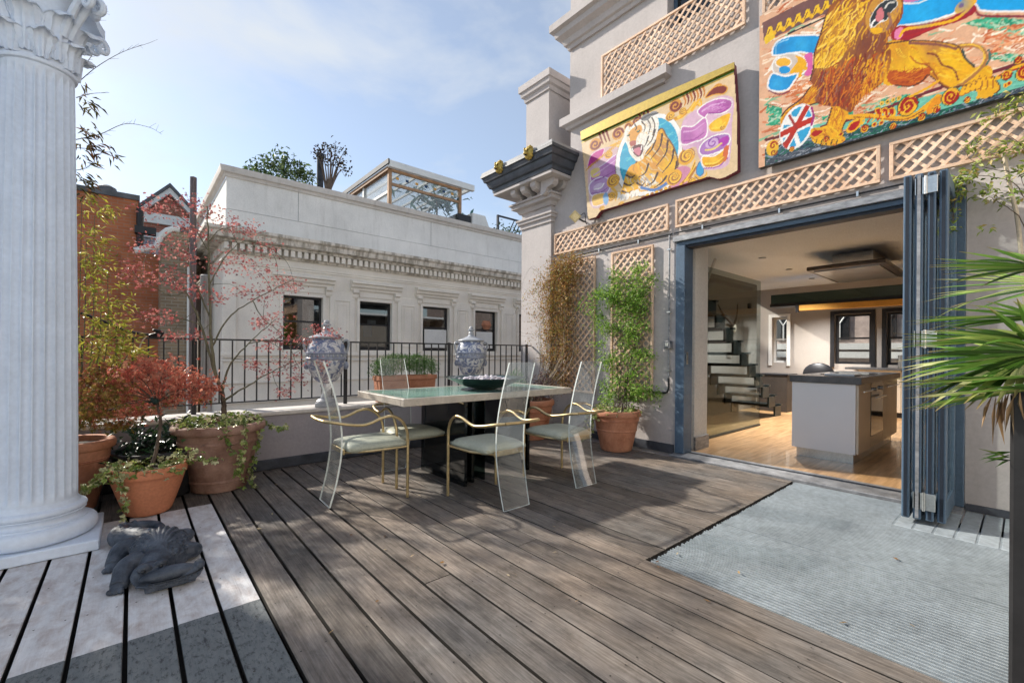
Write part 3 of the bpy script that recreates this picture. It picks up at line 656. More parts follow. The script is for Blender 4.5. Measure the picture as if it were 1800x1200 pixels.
for i, c in enumerate(wins):
    inst('window_hood', HOOD, wb, (c, WY - .001, 2.66))
    for s in (-1, 1): inst('console', CON, wb, (c + s * .56, WY - .001, 2.44))
    inst('frieze_panel', FRIEZE, wb, (c, WY - .001, 2.50))
    wv = MB(); y0 = WY + .10
    x0, x1 = c - HWW, c + HWW
    wn_ = MB().box(x0, y0, WZ0, x0 + .05, y0 + .08, WZ1).box(x1 - .05, y0, WZ0, x1, y0 + .08, WZ1).box(x0 + .05, y0, WZ1 - .05, x1 - .05, y0 + .08, WZ1).box(x0 + .05, y0 - .01, WZ0, x1 - .05, y0 + .08, WZ0 + .09).build('window', M_BLACK, wb)
    MB().box(x0 + .05, y0 + .01, 1.80, x1 - .05, y0 + .06, 1.84).build('meeting_rail', M_BLACK, wn_)
    MB().box(x0 + .05, y0 + .02, 1.84, x1 - .05, y0 + .026, WZ1 - .05).build('pane', M_PANE, wn_); MB().box(x0 + .05, y0 + .04, WZ0 + .09, x1 - .05, y0 + .046, 1.80).build('pane', M_PANE, wn_)
    MB().box(x0 - .07, WY - .035, WZ0 - .02, x0 - .002, WY - .001, WZ1 + .07).build('jamb_moulding', M_STUC, wn_); MB().box(x1 + .002, WY - .035, WZ0 - .02, x1 + .07, WY - .001, WZ1 + .07).build('jamb_moulding', M_STUC, wn_); MB().box(x0 - .001, WY - .035, WZ1 + .002, x1 + .001, WY - .001, WZ1 + .07).build('head_moulding', M_STUC, wn_)
    # room behind
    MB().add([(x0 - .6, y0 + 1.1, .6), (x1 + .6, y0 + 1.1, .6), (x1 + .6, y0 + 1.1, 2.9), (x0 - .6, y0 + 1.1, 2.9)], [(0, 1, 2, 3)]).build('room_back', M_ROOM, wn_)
    # panelled pier to the right of each window
    pc = c + .89
    if i < 6:
        pp = MB().box(pc - .30, WY - .05, 1.08, pc + .30, WY - .001, 2.58).build('pier_panel', M_STUC, wb, bevel=.01)
        for a in ((pc - .2, 1.25, pc - .17, 2.38), (pc + .17, 1.25, pc + .2, 2.38), (pc - .17, 2.35, pc + .17, 2.38), (pc - .17, 1.25, pc + .17, 1.28)):
            MB().box(a[0], WY - .07, a[1], a[2], WY - .0505, a[3]).build('panel_moulding', M_STUC, pp, bevel=.006)
        for a in ((pc - .12, 1.35, pc - .10, 2.28), (pc + .10, 1.35, pc + .12, 2.28), (pc - .10, 2.26, pc + .10, 2.28)): MB().box(a[0], WY - .063, a[1], a[2], WY - .0505, a[3]).build('panel_moulding', M_STUC, pp)
# panel at the left corner, bands under the sills
pp = MB().box(WX0 - .03, WY - .06, .98, WX0 + .22, WY - .001, 2.62).build('corner_pilaster', M_STUC, wb, bevel=.01)
for z, h, o in ((1.02, .07, .07), (.90, .05, .05), (.42, .05, .04), (.0, .06, .06), (-.5, .06, .05)): MB().box(WX0 - o, WY - o, z, WX1, WY - .001, z + h).build('sill_band', M_STUC, wb, bevel=.008)
# things on the window sills indoors
def sill_thing(name, label, cat, px0, px1, py0, py1, m, dy=.25):
    a = YP(px0, py1, WY + .1 + dy); c = YP(px1, py0, WY + .1 + dy)
    return tag(MB().box(a.x, WY + .1 + dy, a.z, c.x, WY + .13 + dy, c.z).build(name, m, bevel=.01), label, cat)
sill_thing('cardboard_box', 'orange board inside the leftmost stucco building window', 'board', 541, 565, 572, 590, M_TERRAN)
sill_thing('paper_sheet', 'pale sheet at the upper right of the leftmost window', 'paper', 541, 566, 540, 566, M_WHITE)
sill_thing('blue_poster', 'blue patch inside the second stucco building window', 'poster', 639, 654, 573, 592, mat('blue poster', (.04, .19, .42), .7))
sill_thing('paper_note', 'small pink white note above the blue patch', 'paper', 646, 661, 563, 570, M_WHITE, .05)
for k, (a, c, t1, t2, lb) in enumerate(((746, 785, 580, 611, 'white blind covering the lower third window'), (837, 866, 584, 612, 'white blind covering the lower fourth window'))): sill_thing('white_blind', lb, 'blind', a, c, t1, t2, M_WHITE, -.045)
for k, (a, c, t1, t2, lb, mm) in enumerate(((748, 758, 566, 576, 'cream jar on the third window rail', M_CREAM), (768, 780, 562, 577, 'dark jar on the third window rail', M_TERRAB), (841, 864, 567, 581, 'red brown pot on the fourth window rail', M_TERRA))):
    a_ = YP(a, t2, WY + .19); c_ = YP(c, t1, WY + .19); r = (c_.x - a_.x) / 2
    tag(MB().lathe([(r * .7, 0), (r, (c_.z - a_.z) * .5), (r * .8, c_.z - a_.z), (0, c_.z - a_.z)], 14, ((a_.x + c_.x) / 2, WY + .27, 1.842)).build('jar', mm, smooth=True), lb, 'jar')

# ------------------------------------------------------------------ on its roof
CYR = 12.6
def conservatory():
    tl = YP(685, 292, CYR); tr = YP(808, 330, CYR); o = root('roof_conservatory', (tl.x + 1.5, CYR + 2, 4.4), 'timber framed glass conservatory on the stucco building roof', 'conservatory')
    x0, x1, z1 = tl.x, tr.x, tl.z - .05; z0 = 4.42; y1 = CYR + 5.2
    GLS = glassmat('clear conservatory glass', (.95, .965, .97), .5, .10)
    for x, y in ((x0, CYR), (x1, CYR), (x0, CYR + 1.9), (x1, y1), (x0, y1), (x0, CYR + 3.6)):
        MB().box(x - .05, y - .05, z0, x + .05, y + .05, z1).build('post', M_TIMB if y == CYR else M_WHITE, o)
    for z in (z1 - .10, z1 - .52): MB().box(x0 + .051, CYR - .035, z, x1 - .051, CYR + .035, z + .08).build('rail', M_TIMB, o)
    for z in (z1 - .12, z1 - .75, z1 - 1.15): MB().box(x0 - .035, CYR + .051, z, x0 + .035, y1 - .051, z + .08).build('side_rail', M_TIMB if z > z1 - .3 else M_WHITE, o)
    for z in (z1 - .5, z1 - 1.0, z1 - 1.4): MB().box(x0 + .051, y1 - .03, z, x1 - .051, y1 + .03, z + .08).build('back_rail', M_TIMB, o)
    b = MB(); k = 0
    x = x0 + .25
    while x < x1 - .1:
        b2 = MB().box(x - .04, CYR - .012, z1 - .30, x + .05, CYR + .012, z1 - .23).build('dot', M_NAVY if k % 2 else M_YEL, o); x += .33; k += 1
    MB().box(x0 + .051, CYR - .006, z1 - .43, x1 - .051, CYR + .006, z1 - .101).build('valance', GLS, o)
    MB().box(x0 + .051, CYR - .004, z0, x1 - .051, CYR + .004, z1 - .53).build('pane', GLS, o); MB().box(x0 - .004, CYR + .051, z0, x0 + .004, y1 - .051, z1 - .13).build('side_pane', GLS, o)
    MB().box(x0 - .12, CYR - .25, z1 - .06, x1 + .45, CYR - .12, z1 + .14).build('eaves_beam', M_WHITE, o, bevel=.01); MB().box(x0 - .12, y1, z1, x1 + .45, y1 + .1, z1 + .10).build('eaves_beam', M_WHITE, o); MB().box(x1 + .36, CYR - .119, z1, x1 + .45, y1 - .001, z1 + .1).build('eaves_beam', M_WHITE, o)
    for k in range(6): xr = x0 + (x1 - x0) * k / 5; MB().box(xr - .03, CYR - .119, z1 + .01, xr + .03, y1 - .001, z1 + .08).build('rafter', M_WHITE, o)
    MB().box(x0 - .1, CYR - .118, z1 + .085, x1 + .355, y1 - .002, z1 + .095).build('roof_glazing', GLS, o); MB().box(x0 - .17, CYR - .26, z1 + .02, x0 - .121, y1 + .1, z1 + .16).build('fascia', M_SLATE, o)
    MB().box(x0 - .11, CYR - .1, z1 - .11, x0 - .06, y1, z1 - .001).build('bargeboard', M_TIMB, o)
    # inside: blue canvas settee and a parasol-like plant stand
    s = root('garden_settee', (x1 - 1.1, CYR + .8, 4.42), 'navy canvas settee inside the roof conservatory', 'settee')
    MB().box(x1 - 2.6, CYR + .3, 4.45, x1 - .4, CYR + .5, z0 + .95).build('backrest', M_NAVY, s, bevel=.03); MB().box(x1 - 2.6, CYR + .5, 4.45, x1 - .4, CYR + 1.2, z0 + .45).build('seat', M_NAVY, s, bevel=.03)
conservatory()
a = YP(822, 372, 12.4); c = YP(872, 407, 12.4)
tag(MB().prism([(a.x + .2, 12.4, 4.42), (c.x + .1, 12.4, 4.42), (c.x, 12.4, 4.9), (a.x + .75, 12.4, a.z), (a.x + .2, 12.4, a.z)], (0, 1.5, 0)).build('roof_hatch', M_ATTIC), 'sloping pale stair hatch right of the conservatory', 'roof hatch')
tag(MB().box(a.x - .35, 12.45, 4.42, a.x + .19, 13.2, a.z - .1).build('water_tank', M_BLACK, bevel=.02), 'black tank between conservatory and sloping hatch', 'tank')
rt = root('roof_trellis', (11, 12.2, 4.4), 'grey diagonal roof trellis beside the lead cornice', 'trellis')
a = YP(874, 380, 12.2)
for k in range(15):
    x = a.x + k * .16; MB().tube([(x, 12.2, 4.45 + max(0, 0)), (x + .8, 12.2, a.z + (.0 if k else 0))], .022, 4).build('slat', M_SKIRT, rt)
MB().box(a.x, 12.16, 4.42, a.x + .06, 12.24, a.z + .05).build('post', M_SKIRT, rt); MB().box(a.x + .061, 12.17, a.z, a.x + 3.2, 12.23, a.z + .05).build('rail', M_SKIRT, rt)
q = YP(563, 276, 12.5); tag(MB().lathe([(.085, 4.0), (.085, q.z), (.11, q.z), (.11, q.z + .08), (0, q.z + .1)], 14, (q.x, 12.5, 0)).build('roof_flue', M_SKIRT, smooth=True), 'dark capped flue between the two roof plants', 'flue')

# ------------------------------------------------------------------ brick houses on the left
BY = 14.0
def bx(px, py, y): return YP(px, py, y)
rb = root('brick_building', (-6, BY, -9), 'tall plain orange red brick wall left of the gabled house', 'building')
tr_, tl_ = bx(243, 353, BY), bx(100, 338, BY)
MB().box(tr_.x - 7, BY, -9, tr_.x, BY + 5, tr_.z).build('wall', M_BRICKR, rb); MB().box(tr_.x - 7.02, BY - .05, tr_.z, tr_.x + .03, BY + 5, tr_.z + .12).build('parapet_coping', M_SLATE, rb)
q = bx(188, 340, BY + 1); MB().lathe([(.16, 0), (.16, .2), (.2, .22), (.18, .34), (.08, .40), (0, .40)], 14, (q.x, BY + 1, tr_.z + .1)).build('chimney_pot', M_SLATE, rb, smooth=True)
ar, al = bx(284, 452, BY - .02), bx(243, 452, BY - .02)
lw = MB().box(tr_.x - .3, BY - .3, -9, ar.x, BY - .02, ar.z).build('lower_wing', M_BRICKR, rb)
pipe = bx(241, 440, BY); MB().tube([(pipe.x + .05, BY - .1, ar.z - .05), (pipe.x + .05, BY - .1, tr_.z - .2)], .07, 8).build('downpipe', M_BLACK, rb); MB().box(pipe.x - .05, BY - .25, bx(243, 405, BY).z - .1, pipe.x + .35, BY - .03, bx(243, 400, BY).z).build('hopper', M_BLACK, rb)
GY = 19.0
gh = root('gabled_house', (-5, GY, -9), 'red brick gabled house with white verge boards', 'house')
ap, el, er = bx(298, 333, GY), bx(240, 366, GY), bx(345, 380, GY); zz = (el.z + er.z) / 2
half = (er.x - el.x) / 2; mx_ = ap.x
MB().box(mx_ - half, GY, -9, mx_ + half + 4, GY + 6, zz).build('wall', M_BRICKG, gh)
MB().prism([(mx_ - half * .92, GY + .02, zz), (mx_ + half * .92, GY + .02, zz), (mx_, GY + .02, ap.z - .25)], (0, 6, 0)).build('gable', M_BRICKG, gh)
for s in (-1, 1):
    MB().prism([(mx_, GY - .25, ap.z), (mx_ + s * half * 1.08, GY - .25, zz - .15), (mx_ + s * half * 1.08, GY - .25, zz - .32), (mx_, GY - .25, ap.z - .2)], (0, .2, 0)).build('verge_board', M_WHITE, gh)
    MB().prism([(mx_, GY - .3, ap.z + .14), (mx_ + s * half * 1.12, GY - .3, zz - .05), (mx_ + s * half * 1.12, GY - .3, zz - .16), (mx_, GY - .3, ap.z + .01)], (0, 6.5, 0)).build('roof_slope', M_SLATE, gh)
MB().box(mx_ - half * 1.02, GY - .12, zz - .45, mx_ + half + 4, GY - .001, zz - .12).build('white_band', M_WHITE, gh)
a = bx(246, 416, GY - .3); c = bx(281, 452, GY - .3)
mm = MB().box(a.x, GY - .3, c.z, c.x, GY - .22, a.z).build('mosaic_panel', mat('blue white mosaic', (.30, .36, .55), .5, col2=(.85, .85, .88), scale=7, var=.5), gh); MB().box(a.x - .1, GY - .4, a.z, c.x + .1, GY - .22, a.z + .2).build('panel_head', M_WHITE, mm)
# curved white gable trim and the brown brick pier
KY = 12.6
bp = root('brick_pier', (-3.3, KY, -9), 'brown stock brick wall with curved white shoulder beside the pipes', 'wall')
a = bx(283, 450, KY); c = bx(332, 412, KY); zt = bx(300, 405, KY).z
poly = [(a.x, KY, -9), (c.x, KY, -9), (c.x, KY, zt), (a.x + .32, KY, zt)] + [(a.x + .32 - .32 * math.sin(t), KY, zt - .5 + .5 * math.cos(t)) for t in (.3, .6, .9, 1.2, 1.5)]
MB().prism(poly, (0, 3.2, 0)).build('wall', M_BRICKB, bp)
MB().tube([(a.x + .34, KY + .02, zt + .05)] + [(a.x + .30 - .38 * math.sin(t), KY + .02, zt - .5 + .56 * math.cos(t)) for t in (.2, .5, .8, 1.1, 1.4)] + [(a.x - .45, KY + .02, zt - .55)], .07, 8).build('curved_coping', M_WHITE, bp, smooth=True)
MB().box(a.x + .33, KY - .05, zt, c.x, KY + 3, zt + .07).build('coping', M_SLATE, bp)
e = bx(333, 500, KY - .1); tag(MB().box(e.x - .045, KY - .16, -9, e.x + .045, KY - .08, bx(333, 470, KY).z).build('white_downpipe', M_WHITE, bevel=.02), 'thin white downpipe at the edge of the brown brick wall', 'pipe')

# ------------------------------------------------------------------ cedar trellis panels on the house
UNIT = MB().box(-.5, -.5, -.5, .5, .5, .5).mesh('slat', M_CEDAR)
def trellis(label, y0, y1, z0, z1, per=.104, wid=.023, fw=.026):
    X0 = XF - .03
    o = root('trellis', (X0, (y0 + y1) / 2, z0), label, 'trellis', 'cedar trellis panels on the house wall')
    def piece(nm, yy0, zz0, yy1, zz1, th=.030, xo=0): MB().box(X0 - th + .012 - xo, yy0, zz0, X0 + .012, yy1, zz1).build(nm, M_CEDAR, o, bevel=.002)
    piece('frame', y0, z0, y1, z0 + fw); piece('frame', y0, z1 - fw, y1, z1); piece('frame', y0, z0 + fw, y0 + fw, z1 - fw); piece('frame', y1 - fw, z0 + fw, y1, z1 - fw)
    a, b_, c, d = y0 + fw * .6, y1 - fw * .6, z0 + fw * .6, z1 - fw * .6
    for sgn in (1, -1):
        k = 0; w_ = b_ - a; h_ = d - c; t0 = -h_ + per * .4
        while t0 + k * per < w_:
            # line y = a + t + s*(z-c)   (sgn flips it)
            t = t0 + k * per; k += 1
            s0, s1 = max(0, -t), min(h_, w_ - t)
            if s1 - s0 < .03: continue
            ya, yb = a + t + s0, a + t + s1; za, zb = c + s0, c + s1
            if sgn < 0: ya, yb = b_ - (ya - a), b_ - (yb - a)
            Lg = math.hypot(yb - ya, zb - za)
            q = inst('slat', UNIT, o, (X0 + (.002 if sgn > 0 else -.006), (ya + yb) / 2, (za + zb) / 2), (math.atan2(zb - za, yb - ya), 0, 0), (.0075, Lg, wid))
    return o
trellis('narrow cedar trellis left of the door head, under the tiger sign', 2.705, 4.525, 2.565, 2.87)
trellis('narrow cedar trellis directly above the folding door opening', .80, 2.615, 2.57, 2.885)
trellis('narrow cedar trellis right of the door head, overgrown by a climber', -1.06, .742, 2.565, 2.875)
trellis('upright cedar trellis behind the brown dry climber', 3.765, 4.37, .60, 2.44)
trellis('upright cedar trellis behind the bright green climber', 2.895, 3.50, .61, 2.435)
trellis('wide cedar trellis above the tiger sign', 1.875, 3.685, 4.475, 5.06)
trellis('wide cedar trellis above the lion sign', -.10, 1.712, 4.455, 5.04)

# ------------------------------------------------------------------ conduit, switch, lamp
cdt = root('conduit', (XF - .03, 2.7, .66), 'grey metal conduit with switch box running beside the door frame', 'conduit')
MB().tube([(XF - .028, 4.35, 2.50), (XF - .028, 2.69, 2.515), (XF - .028, 2.66, 2.515)], .009, 8).build('cable_run', M_BLACK, cdt, smooth=True); MB().tube([(XF - .028, 2.64, 2.516), (XF - .028, .4, 2.52)], .008, 8).build('cable_run', M_BLACK, cdt, smooth=True)
MB().tube([(XF - .028, 2.692, 2.505), (XF - .028, 2.692, .86)], .010, 8).build('pipe', M_ALU, cdt, smooth=True)
MB().tube(bez([(XF - .028, 2.692, .86), (XF - .028, 2.692, .74), (XF - .03, 2.73, .69), (XF - .03, 2.86, .685), (XF - .03, 3.0, .685)], 6), .012, 8).build('black_elbow', M_BLACK, cdt, smooth=True)
MB().box(XF - .075, 2.655, 1.20, XF - .005, 2.73, 1.29).build('switch_box', M_ALU, cdt, bevel=.008); MB().box(XF - .083, 2.675, 1.225, XF - .0755, 2.71, 1.265).build('switch_plate', M_STEEL, cdt, bevel=.002)
CLIP = MB().box(-.017, -.022, -.008, .017, .022, .008).mesh('clip', M_STEEL)
for z in (2.34, 1.62, .95): inst('clip', CLIP, cdt, (XF - .028, 2.692, z))
for y in (3.7, 3.1, 2.3, 1.55, .95): inst('clip', CLIP, cdt, (XF - .028, y, 2.515 if y < 2.65 else 2.503), (R(90), 0, 0))
fl = root('floodlight', (XF - .12, 4.17, 3.06), 'small square floodlight with amber glass under the tiger sign', 'floodlight')
cF = XP(1011, 381, XF - .14)
Rm = Matrix.Rotation(R(38), 3, 'Z') @ Matrix.Rotation(R(-10), 3, 'Y') @ Matrix.Rotation(R(45), 3, 'X')
def rot_box(x0, y0, z0, x1, y1, z1):
    b = MB().box(x0, y0, z0, x1, y1, z1); b.v = [tuple(cF + Rm @ Vector(v)) for v in b.v]; return b
rot_box(-.02, -.055, -.055, .05, .055, .055).build('housing', M_BLACK, fl, bevel=.01)
rot_box(-.028, -.06, -.06, -.0205, .06, -.045).build('bezel', M_BRASS, fl); rot_box(-.028, -.06, .045, -.0205, .06, .06).build('bezel', M_BRASS, fl); rot_box(-.028, -.06, -.0445, -.0205, -.045, .0445).build('bezel', M_BRASS, fl); rot_box(-.028, .045, -.0445, -.0205, .06, .0445).build('bezel', M_BRASS, fl)
rot_box(-.024, -.044, -.044, -.0206, .044, .044).build('lens', mat('amber lamp glass', (.85, .68, .36), .2, bmp=0), fl)
MB().tube([cF + Vector((.05, -.02, -.02)), cF + Vector((.1, -.05, -.05)), (XF - .002, cF.y - .05, cF.z - .05)], .012, 8).build('bracket', M_BLACK, fl)
MB().tube(bez([cF + Vector((.06, -.04, .02)), cF + Vector((.08, -.1, .04)), cF + Vector((.1, -.1, -.06)), (XF - .01, cF.y - .09, cF.z - .1)], 6), .005, 6).build('cable', M_BLACK, fl)
# ------------------------------------------------------------------ painted fairground signs (flat paint on thick boards)
class Paint:
    """paint on a board standing on the plane x = X: colour held per point of a fine grid; shapes are given in sight-line units"""
    def __init__(s, X, y0, y1, z0, z1, res, base):
        s.X = X; ny, nz = int((y1 - y0) / res) + 1, int((z1 - z0) / res) + 1
        s.ny, s.nz = ny, nz; yy = np.linspace(y1, y0, ny); zz = np.linspace(z0, z1, nz)
        s.Y, s.Z = np.meshgrid(yy, zz); d = _s * X + _c * s.Y; u = (_c * X - _s * s.Y) / d * FPX; v = -(s.Z - H) / d * FPX
        s.px = CX + u * math.cos(ROLL) - v * math.sin(ROLL); s.py = CY + u * math.sin(ROLL) + v * math.cos(ROLL)
        s.c = np.empty(s.px.shape + (3,)); s.c[:] = base; s.rs = np.random.RandomState(3); s.pm = s.px[nz // 2]
    def win(s, x0, x1, y0, y1):
        j0, j1 = np.searchsorted(s.pm, x0 - 4), np.searchsorted(s.pm, x1 + 4); j0 = max(0, j0 - 1); j1 = min(s.ny, j1 + 1)
        if j1 <= j0: return None
        top = np.minimum(s.py[:, j0], s.py[:, j1 - 1]); bot = np.maximum(s.py[:, j0], s.py[:, j1 - 1]); r = np.where((bot >= y0 - 2) & (top <= y1 + 2))[0]
        return None if len(r) == 0 else (slice(r[0], r[-1] + 1), slice(j0, j1))
    def inside(s, poly):
        P = np.array(poly, float); res = np.zeros(s.px.shape, bool); wd = s.win(P[:, 0].min(), P[:, 0].max(), P[:, 1].min(), P[:, 1].max())
        if wd is None: return res
        x, y = s.px[wd], s.py[wd]; r = np.zeros(x.shape, bool)
        for i in range(len(P)):
            (x1, y1), (x2, y2) = P[i], P[i - 1]
            if y1 == y2: continue
            r ^= ((y1 > y) != (y2 > y)) & (x < (x2 - x1) * (y - y1) / (y2 - y1) + x1)
        res[wd] = r; return res
    def fill(s, poly, col, smooth=True, line=None, lw=1.2):
        if smooth: poly = s.sm(poly)
        m = s.inside(poly); s.c[m] = col
        if line is not None: s.stroke(list(poly) + [poly[0]], lw, line, sm=False)
        return m
    def sm(s, poly, n=6):
        P = [np.array(p, float) for p in poly]; k = len(P); out = []
        for i in range(k):
            a, b, c, d = P[i - 1], P[i], P[(i + 1) % k], P[(i + 2) % k]
            for j in range(n):
                t = j / n; out.append(tuple(.5 * (2 * b + (c - a) * t + (2 * a - 5 * b + 4 * c - d) * t * t + (3 * b - a - 3 * c + d) * t ** 3)))
        return out
    def stroke(s, pts, w, col, w2=None, sm=True, clip=None):
        if sm and len(pts) > 2:
            P = [np.array(p, float) for p in pts]; P = [2 * P[0] - P[1]] + P + [2 * P[-1] - P[-2]]; out = []
            for i in range(1, len(P) - 2):
                a, b, c, d = P[i - 1:i + 3]
                for j in range(6):
                    t = j / 6; out.append(.5 * (2 * b + (c - a) * t + (2 * a - 5 * b + 4 * c - d) * t * t + (3 * b - a - 3 * c + d) * t ** 3))
            pts = out + [P[-2]]
        n = len(pts)
        for i in range(n - 1):
            a, b = np.array(pts[i], float), np.array(pts[i + 1], float); f = i / max(1, n - 1); ww = w if w2 is None else w + (w2 - w) * f
            x0, x1 = min(a[0], b[0]) - ww, max(a[0], b[0]) + ww; y0, y1 = min(a[1], b[1]) - ww, max(a[1], b[1]) + ww
            wd = s.win(x0, x1, y0, y1)
            if wd is None: continue
            dx, dy = s.px[wd] - a[0], s.py[wd] - a[1]; v = b - a; l2 = max(1e-6, v @ v); t = np.clip((dx * v[0] + dy * v[1]) / l2, 0, 1)
            dd = np.hypot(dx - t * v[0], dy - t * v[1]) < ww / 2
            if clip is not None: dd = dd & clip[wd]
            s.c[wd][dd] = col
    def ell(s, cx, cy, rx, ry, col, sh=-.33, line=None, lw=1.2): 
        return s.fill([(cx + rx * math.cos(t), cy - ry * math.sin(t) + sh * rx * math.cos(t)) for t in np.linspace(0, 2 * math.pi, 28, endpoint=False)], col, False, line, lw)
    def spiral(s, cx, cy, r, turns, w, col, d=1, sh=-.33, ph=0):
        pts = []
        for i in range(int(turns * 14) + 1):
            a = ph + d * i / 14 * 2 * math.pi; q = r * (1 - i / (turns * 14) * .85); pts.append((cx + q * math.cos(a), cy - q * math.sin(a) + sh * q * math.cos(a)))
        s.stroke(pts, w, col, w * .7, sm=False)
    def hair(s, mask, n, ln, ang, spread, cols, w=1.3):
        ys, xs = np.where(mask)
        if len(ys) == 0: return
        for k in range(n):
            i = s.rs.randint(len(ys)); x, y = s.px[ys[i], xs[i]], s.py[ys[i], xs[i]]
            a = (ang(x, y) if callable(ang) else ang) + s.rs.uniform(-spread, spread); l = ln * s.rs.uniform(.5, 1.2)
            c = (math.cos(a) * l, -math.sin(a) * l); q = s.rs.uniform(-.25, .25) * l
            s.stroke([(x, y), (x + c[0] * .5 - c[1] * q / l, y + c[1] * .5 + c[0] * q / l), (x + c[0], y + c[1])], w * s.rs.uniform(.6, 1.3), cols[s.rs.randint(len(cols))], .5, clip=mask)
    def air(s, cx, cy, r, col, k=.6, mask=None, rx=1.0):
        wd = s.win(cx - r * rx, cx + r * rx, cy - r, cy + r)
        if wd is None: return
        d = np.hypot((s.px[wd] - cx) / rx, s.py[wd] - cy) / r; a = k * np.clip(1 - d, 0, 1) ** .8
        if mask is not None: a = a * mask[wd]
        s.c[wd] = s.c[wd] * (1 - a[..., None]) + np.array(col) * a[..., None]
    def build(s, name, outline, m, parent, name_gain=False):
        s.c = np.clip(s.c, 0, 1) ** (1.34 if name_gain else 1.16); s.c = np.clip(s.c * (1 + s.rs.normal(0, .03, s.c.shape[:2] + (1,))), 0, 1)
        n = s.ny * s.nz; V = np.stack([np.full(n, s.X), s.Y.ravel(), s.Z.ravel()], 1)
        i = np.arange(n).reshape(s.nz, s.ny); F = np.stack([i[:-1, :-1], i[:-1, 1:], i[1:, 1:], i[1:, :-1]], -1).reshape(-1, 4)
        ok = s.inside(outline); keep = ok.ravel()[F].all(1); F = F[keep]
        used = np.unique(F); remap = np.full(n, -1); remap[used] = np.arange(len(used)); V = V[used]; F = remap[F]
        me = bpy.data.meshes.new(name); me.vertices.add(len(V)); me.vertices.foreach_set('co', V.astype('f').ravel())
        me.loops.add(F.size); me.loops.foreach_set('vertex_index', F.astype('i').ravel()); me.polygons.add(len(F)); me.polygons.foreach_set('loop_start', np.arange(0, F.size, 4, dtype='i'))
        me.update(calc_edges=True); at = me.color_attributes.new('Col', 'FLOAT_COLOR', 'POINT')
        C = np.concatenate([s.c.reshape(-1, 3)[used], np.ones((len(used), 1))], 1); at.data.foreach_set('color', C.astype('f').ravel()); me.materials.append(m); return link(name, me, parent)
def paintmat():
    m, t, b, _ = newmat('sign paint'); a = nd(t, 'ShaderNodeAttribute', attribute_name='Col').outputs[0]; p = pos(t)
    n = noise(t, p, 16, 5, .65); k = mixc(t, 1.0, a, ramp(t, n, [(.3, .86), (.7, 1.08)]), 'MULTIPLY'); t.links.new(k, b.inputs['Base Color'])
    b.inputs['Roughness'].default_value = .42; b.inputs['Specular IOR Level'].default_value = .35; bump(t, b, n, .1, .005); return m
M_PAINT = paintmat()
CREAM, GOLDC, DRED, GREEN, MAG, LIL, YEL, WHT, BLU, TEAL, BRN, ORG, BLK = (.68, .52, .33), (.62, .42, .03), (.22, .025, .012), (.08, .22, .02), (.52, .04, .30), (.47, .20, .47), (.78, .44, .03), (.80, .78, .76), (.05, .42, .60), (.10, .40, .32), (.20, .09, .035), (.66, .26, .03), (.03, .025, .025)
SX = XF - .10
# ---- tiger board
ts = root('tiger_sign', (SX, 3.0, 2.98), 'cream fairground board painted with a snarling tiger in a white ring', 'painted sign')
tout = [(1021, 243), (1160, 178), (1290, 112), (1296, 200), (1297, 300), (1275, 312), (1262, 315), (1247, 311), (1180, 331), (1100, 357), (1056, 371), (1048, 382), (1033, 386), (1030, 340), (1026, 290)]
poly = [XP(x, y, SX) for x, y in tout]
MB().prism([(SX + .004, p.y, p.z) for p in poly], (.06, 0, 0)).build('board', mat('crimson board edge', (.16, .02, .035), .5), ts)
T = Paint(SX, 1.88, 4.12, 2.92, 4.2, .0068, CREAM)
T.hair(T.inside(tout), 160, 40, .3, .3, [(.66, .505, .32), (.70, .54, .35)], 3)
T.fill([(1018, 232), (1295, 100), (1295, 122), (1018, 250)], (.55, .36, .03), False)
for k in range(26):
    x = 1024 + k * 10.5; y = 238 - k * 4.92; T.ell(x, y + 3, 5, 3.2, (.36, .16, .015) if k % 2 else (.70, .48, .04))
T.stroke([(1020, 249), (1292, 124)], 2.6, GREEN, sm=False); T.stroke([(1020, 252), (1292, 128)], 1.6, (.75, .55, .10), sm=False)
# dark red flourishes each side of the ring
def flour(pts, r0):
    for i, (x, y) in enumerate(pts):
        T.ell(x, y, r0, r0 * 1.1, (.62, .30, .04)); T.spiral(x, y, r0 * .95, 1.4, r0 * .42, DRED, 1 if i % 2 else -1)
flour([(1046, 254), (1086, 235)], 10); flour([(1105, 222), (1119, 214)], 7.5)
for x, y in ((1057, 245), (1063, 242), (1069, 240), (1126, 207), (1133, 204), (1140, 200)): T.stroke([(x - 3, y - 9), (x, y), (x + 3, y + 8)], 4.4, DRED, 2)
flour([(1187, 186)], 11); flour([(1262, 157)], 9)
T.fill([(1240, 172), (1252, 156), (1270, 150), (1279, 155), (1272, 165), (1258, 166)], DRED, True, (.7, .36, .05), 2)
for k in range(7): x = 1204 + k * 5.6; y = 178 - k * 2.6; T.stroke([(x - 2, y - 9), (x + 1, y), (x - 1, y + 8)], 4.2, DRED if k % 2 else (.55, .22, .03), 1.5)
# yellow acanthus
for k in range(7): T.stroke([(1180 + k * 6, 212 - k * 3), (1200 + k * 5, 205 - k * 5), (1222 + k * 2, 178 + k * 2)], 4.5, (YEL, (.62, .30, .02), (.80, .55, .10))[k % 3], 2)
for k in range(5): T.stroke([(1052 + k * 6, 276 - k * 2), (1072 + k * 3, 258 + k), (1096, 246 + k * 3)], 4.2, (YEL, (.72, .40, .06), (.80, .62, .28))[k % 3], 1.6)
T.fill([(1034, 300), (1038, 272), (1060, 260), (1090, 262), (1090, 305), (1076, 320), (1074, 345), (1064, 362), (1040, 364), (1034, 330)], (.60, .44, .46)); T.air(1060, 300, 40, (.66, .42, .56), .5)
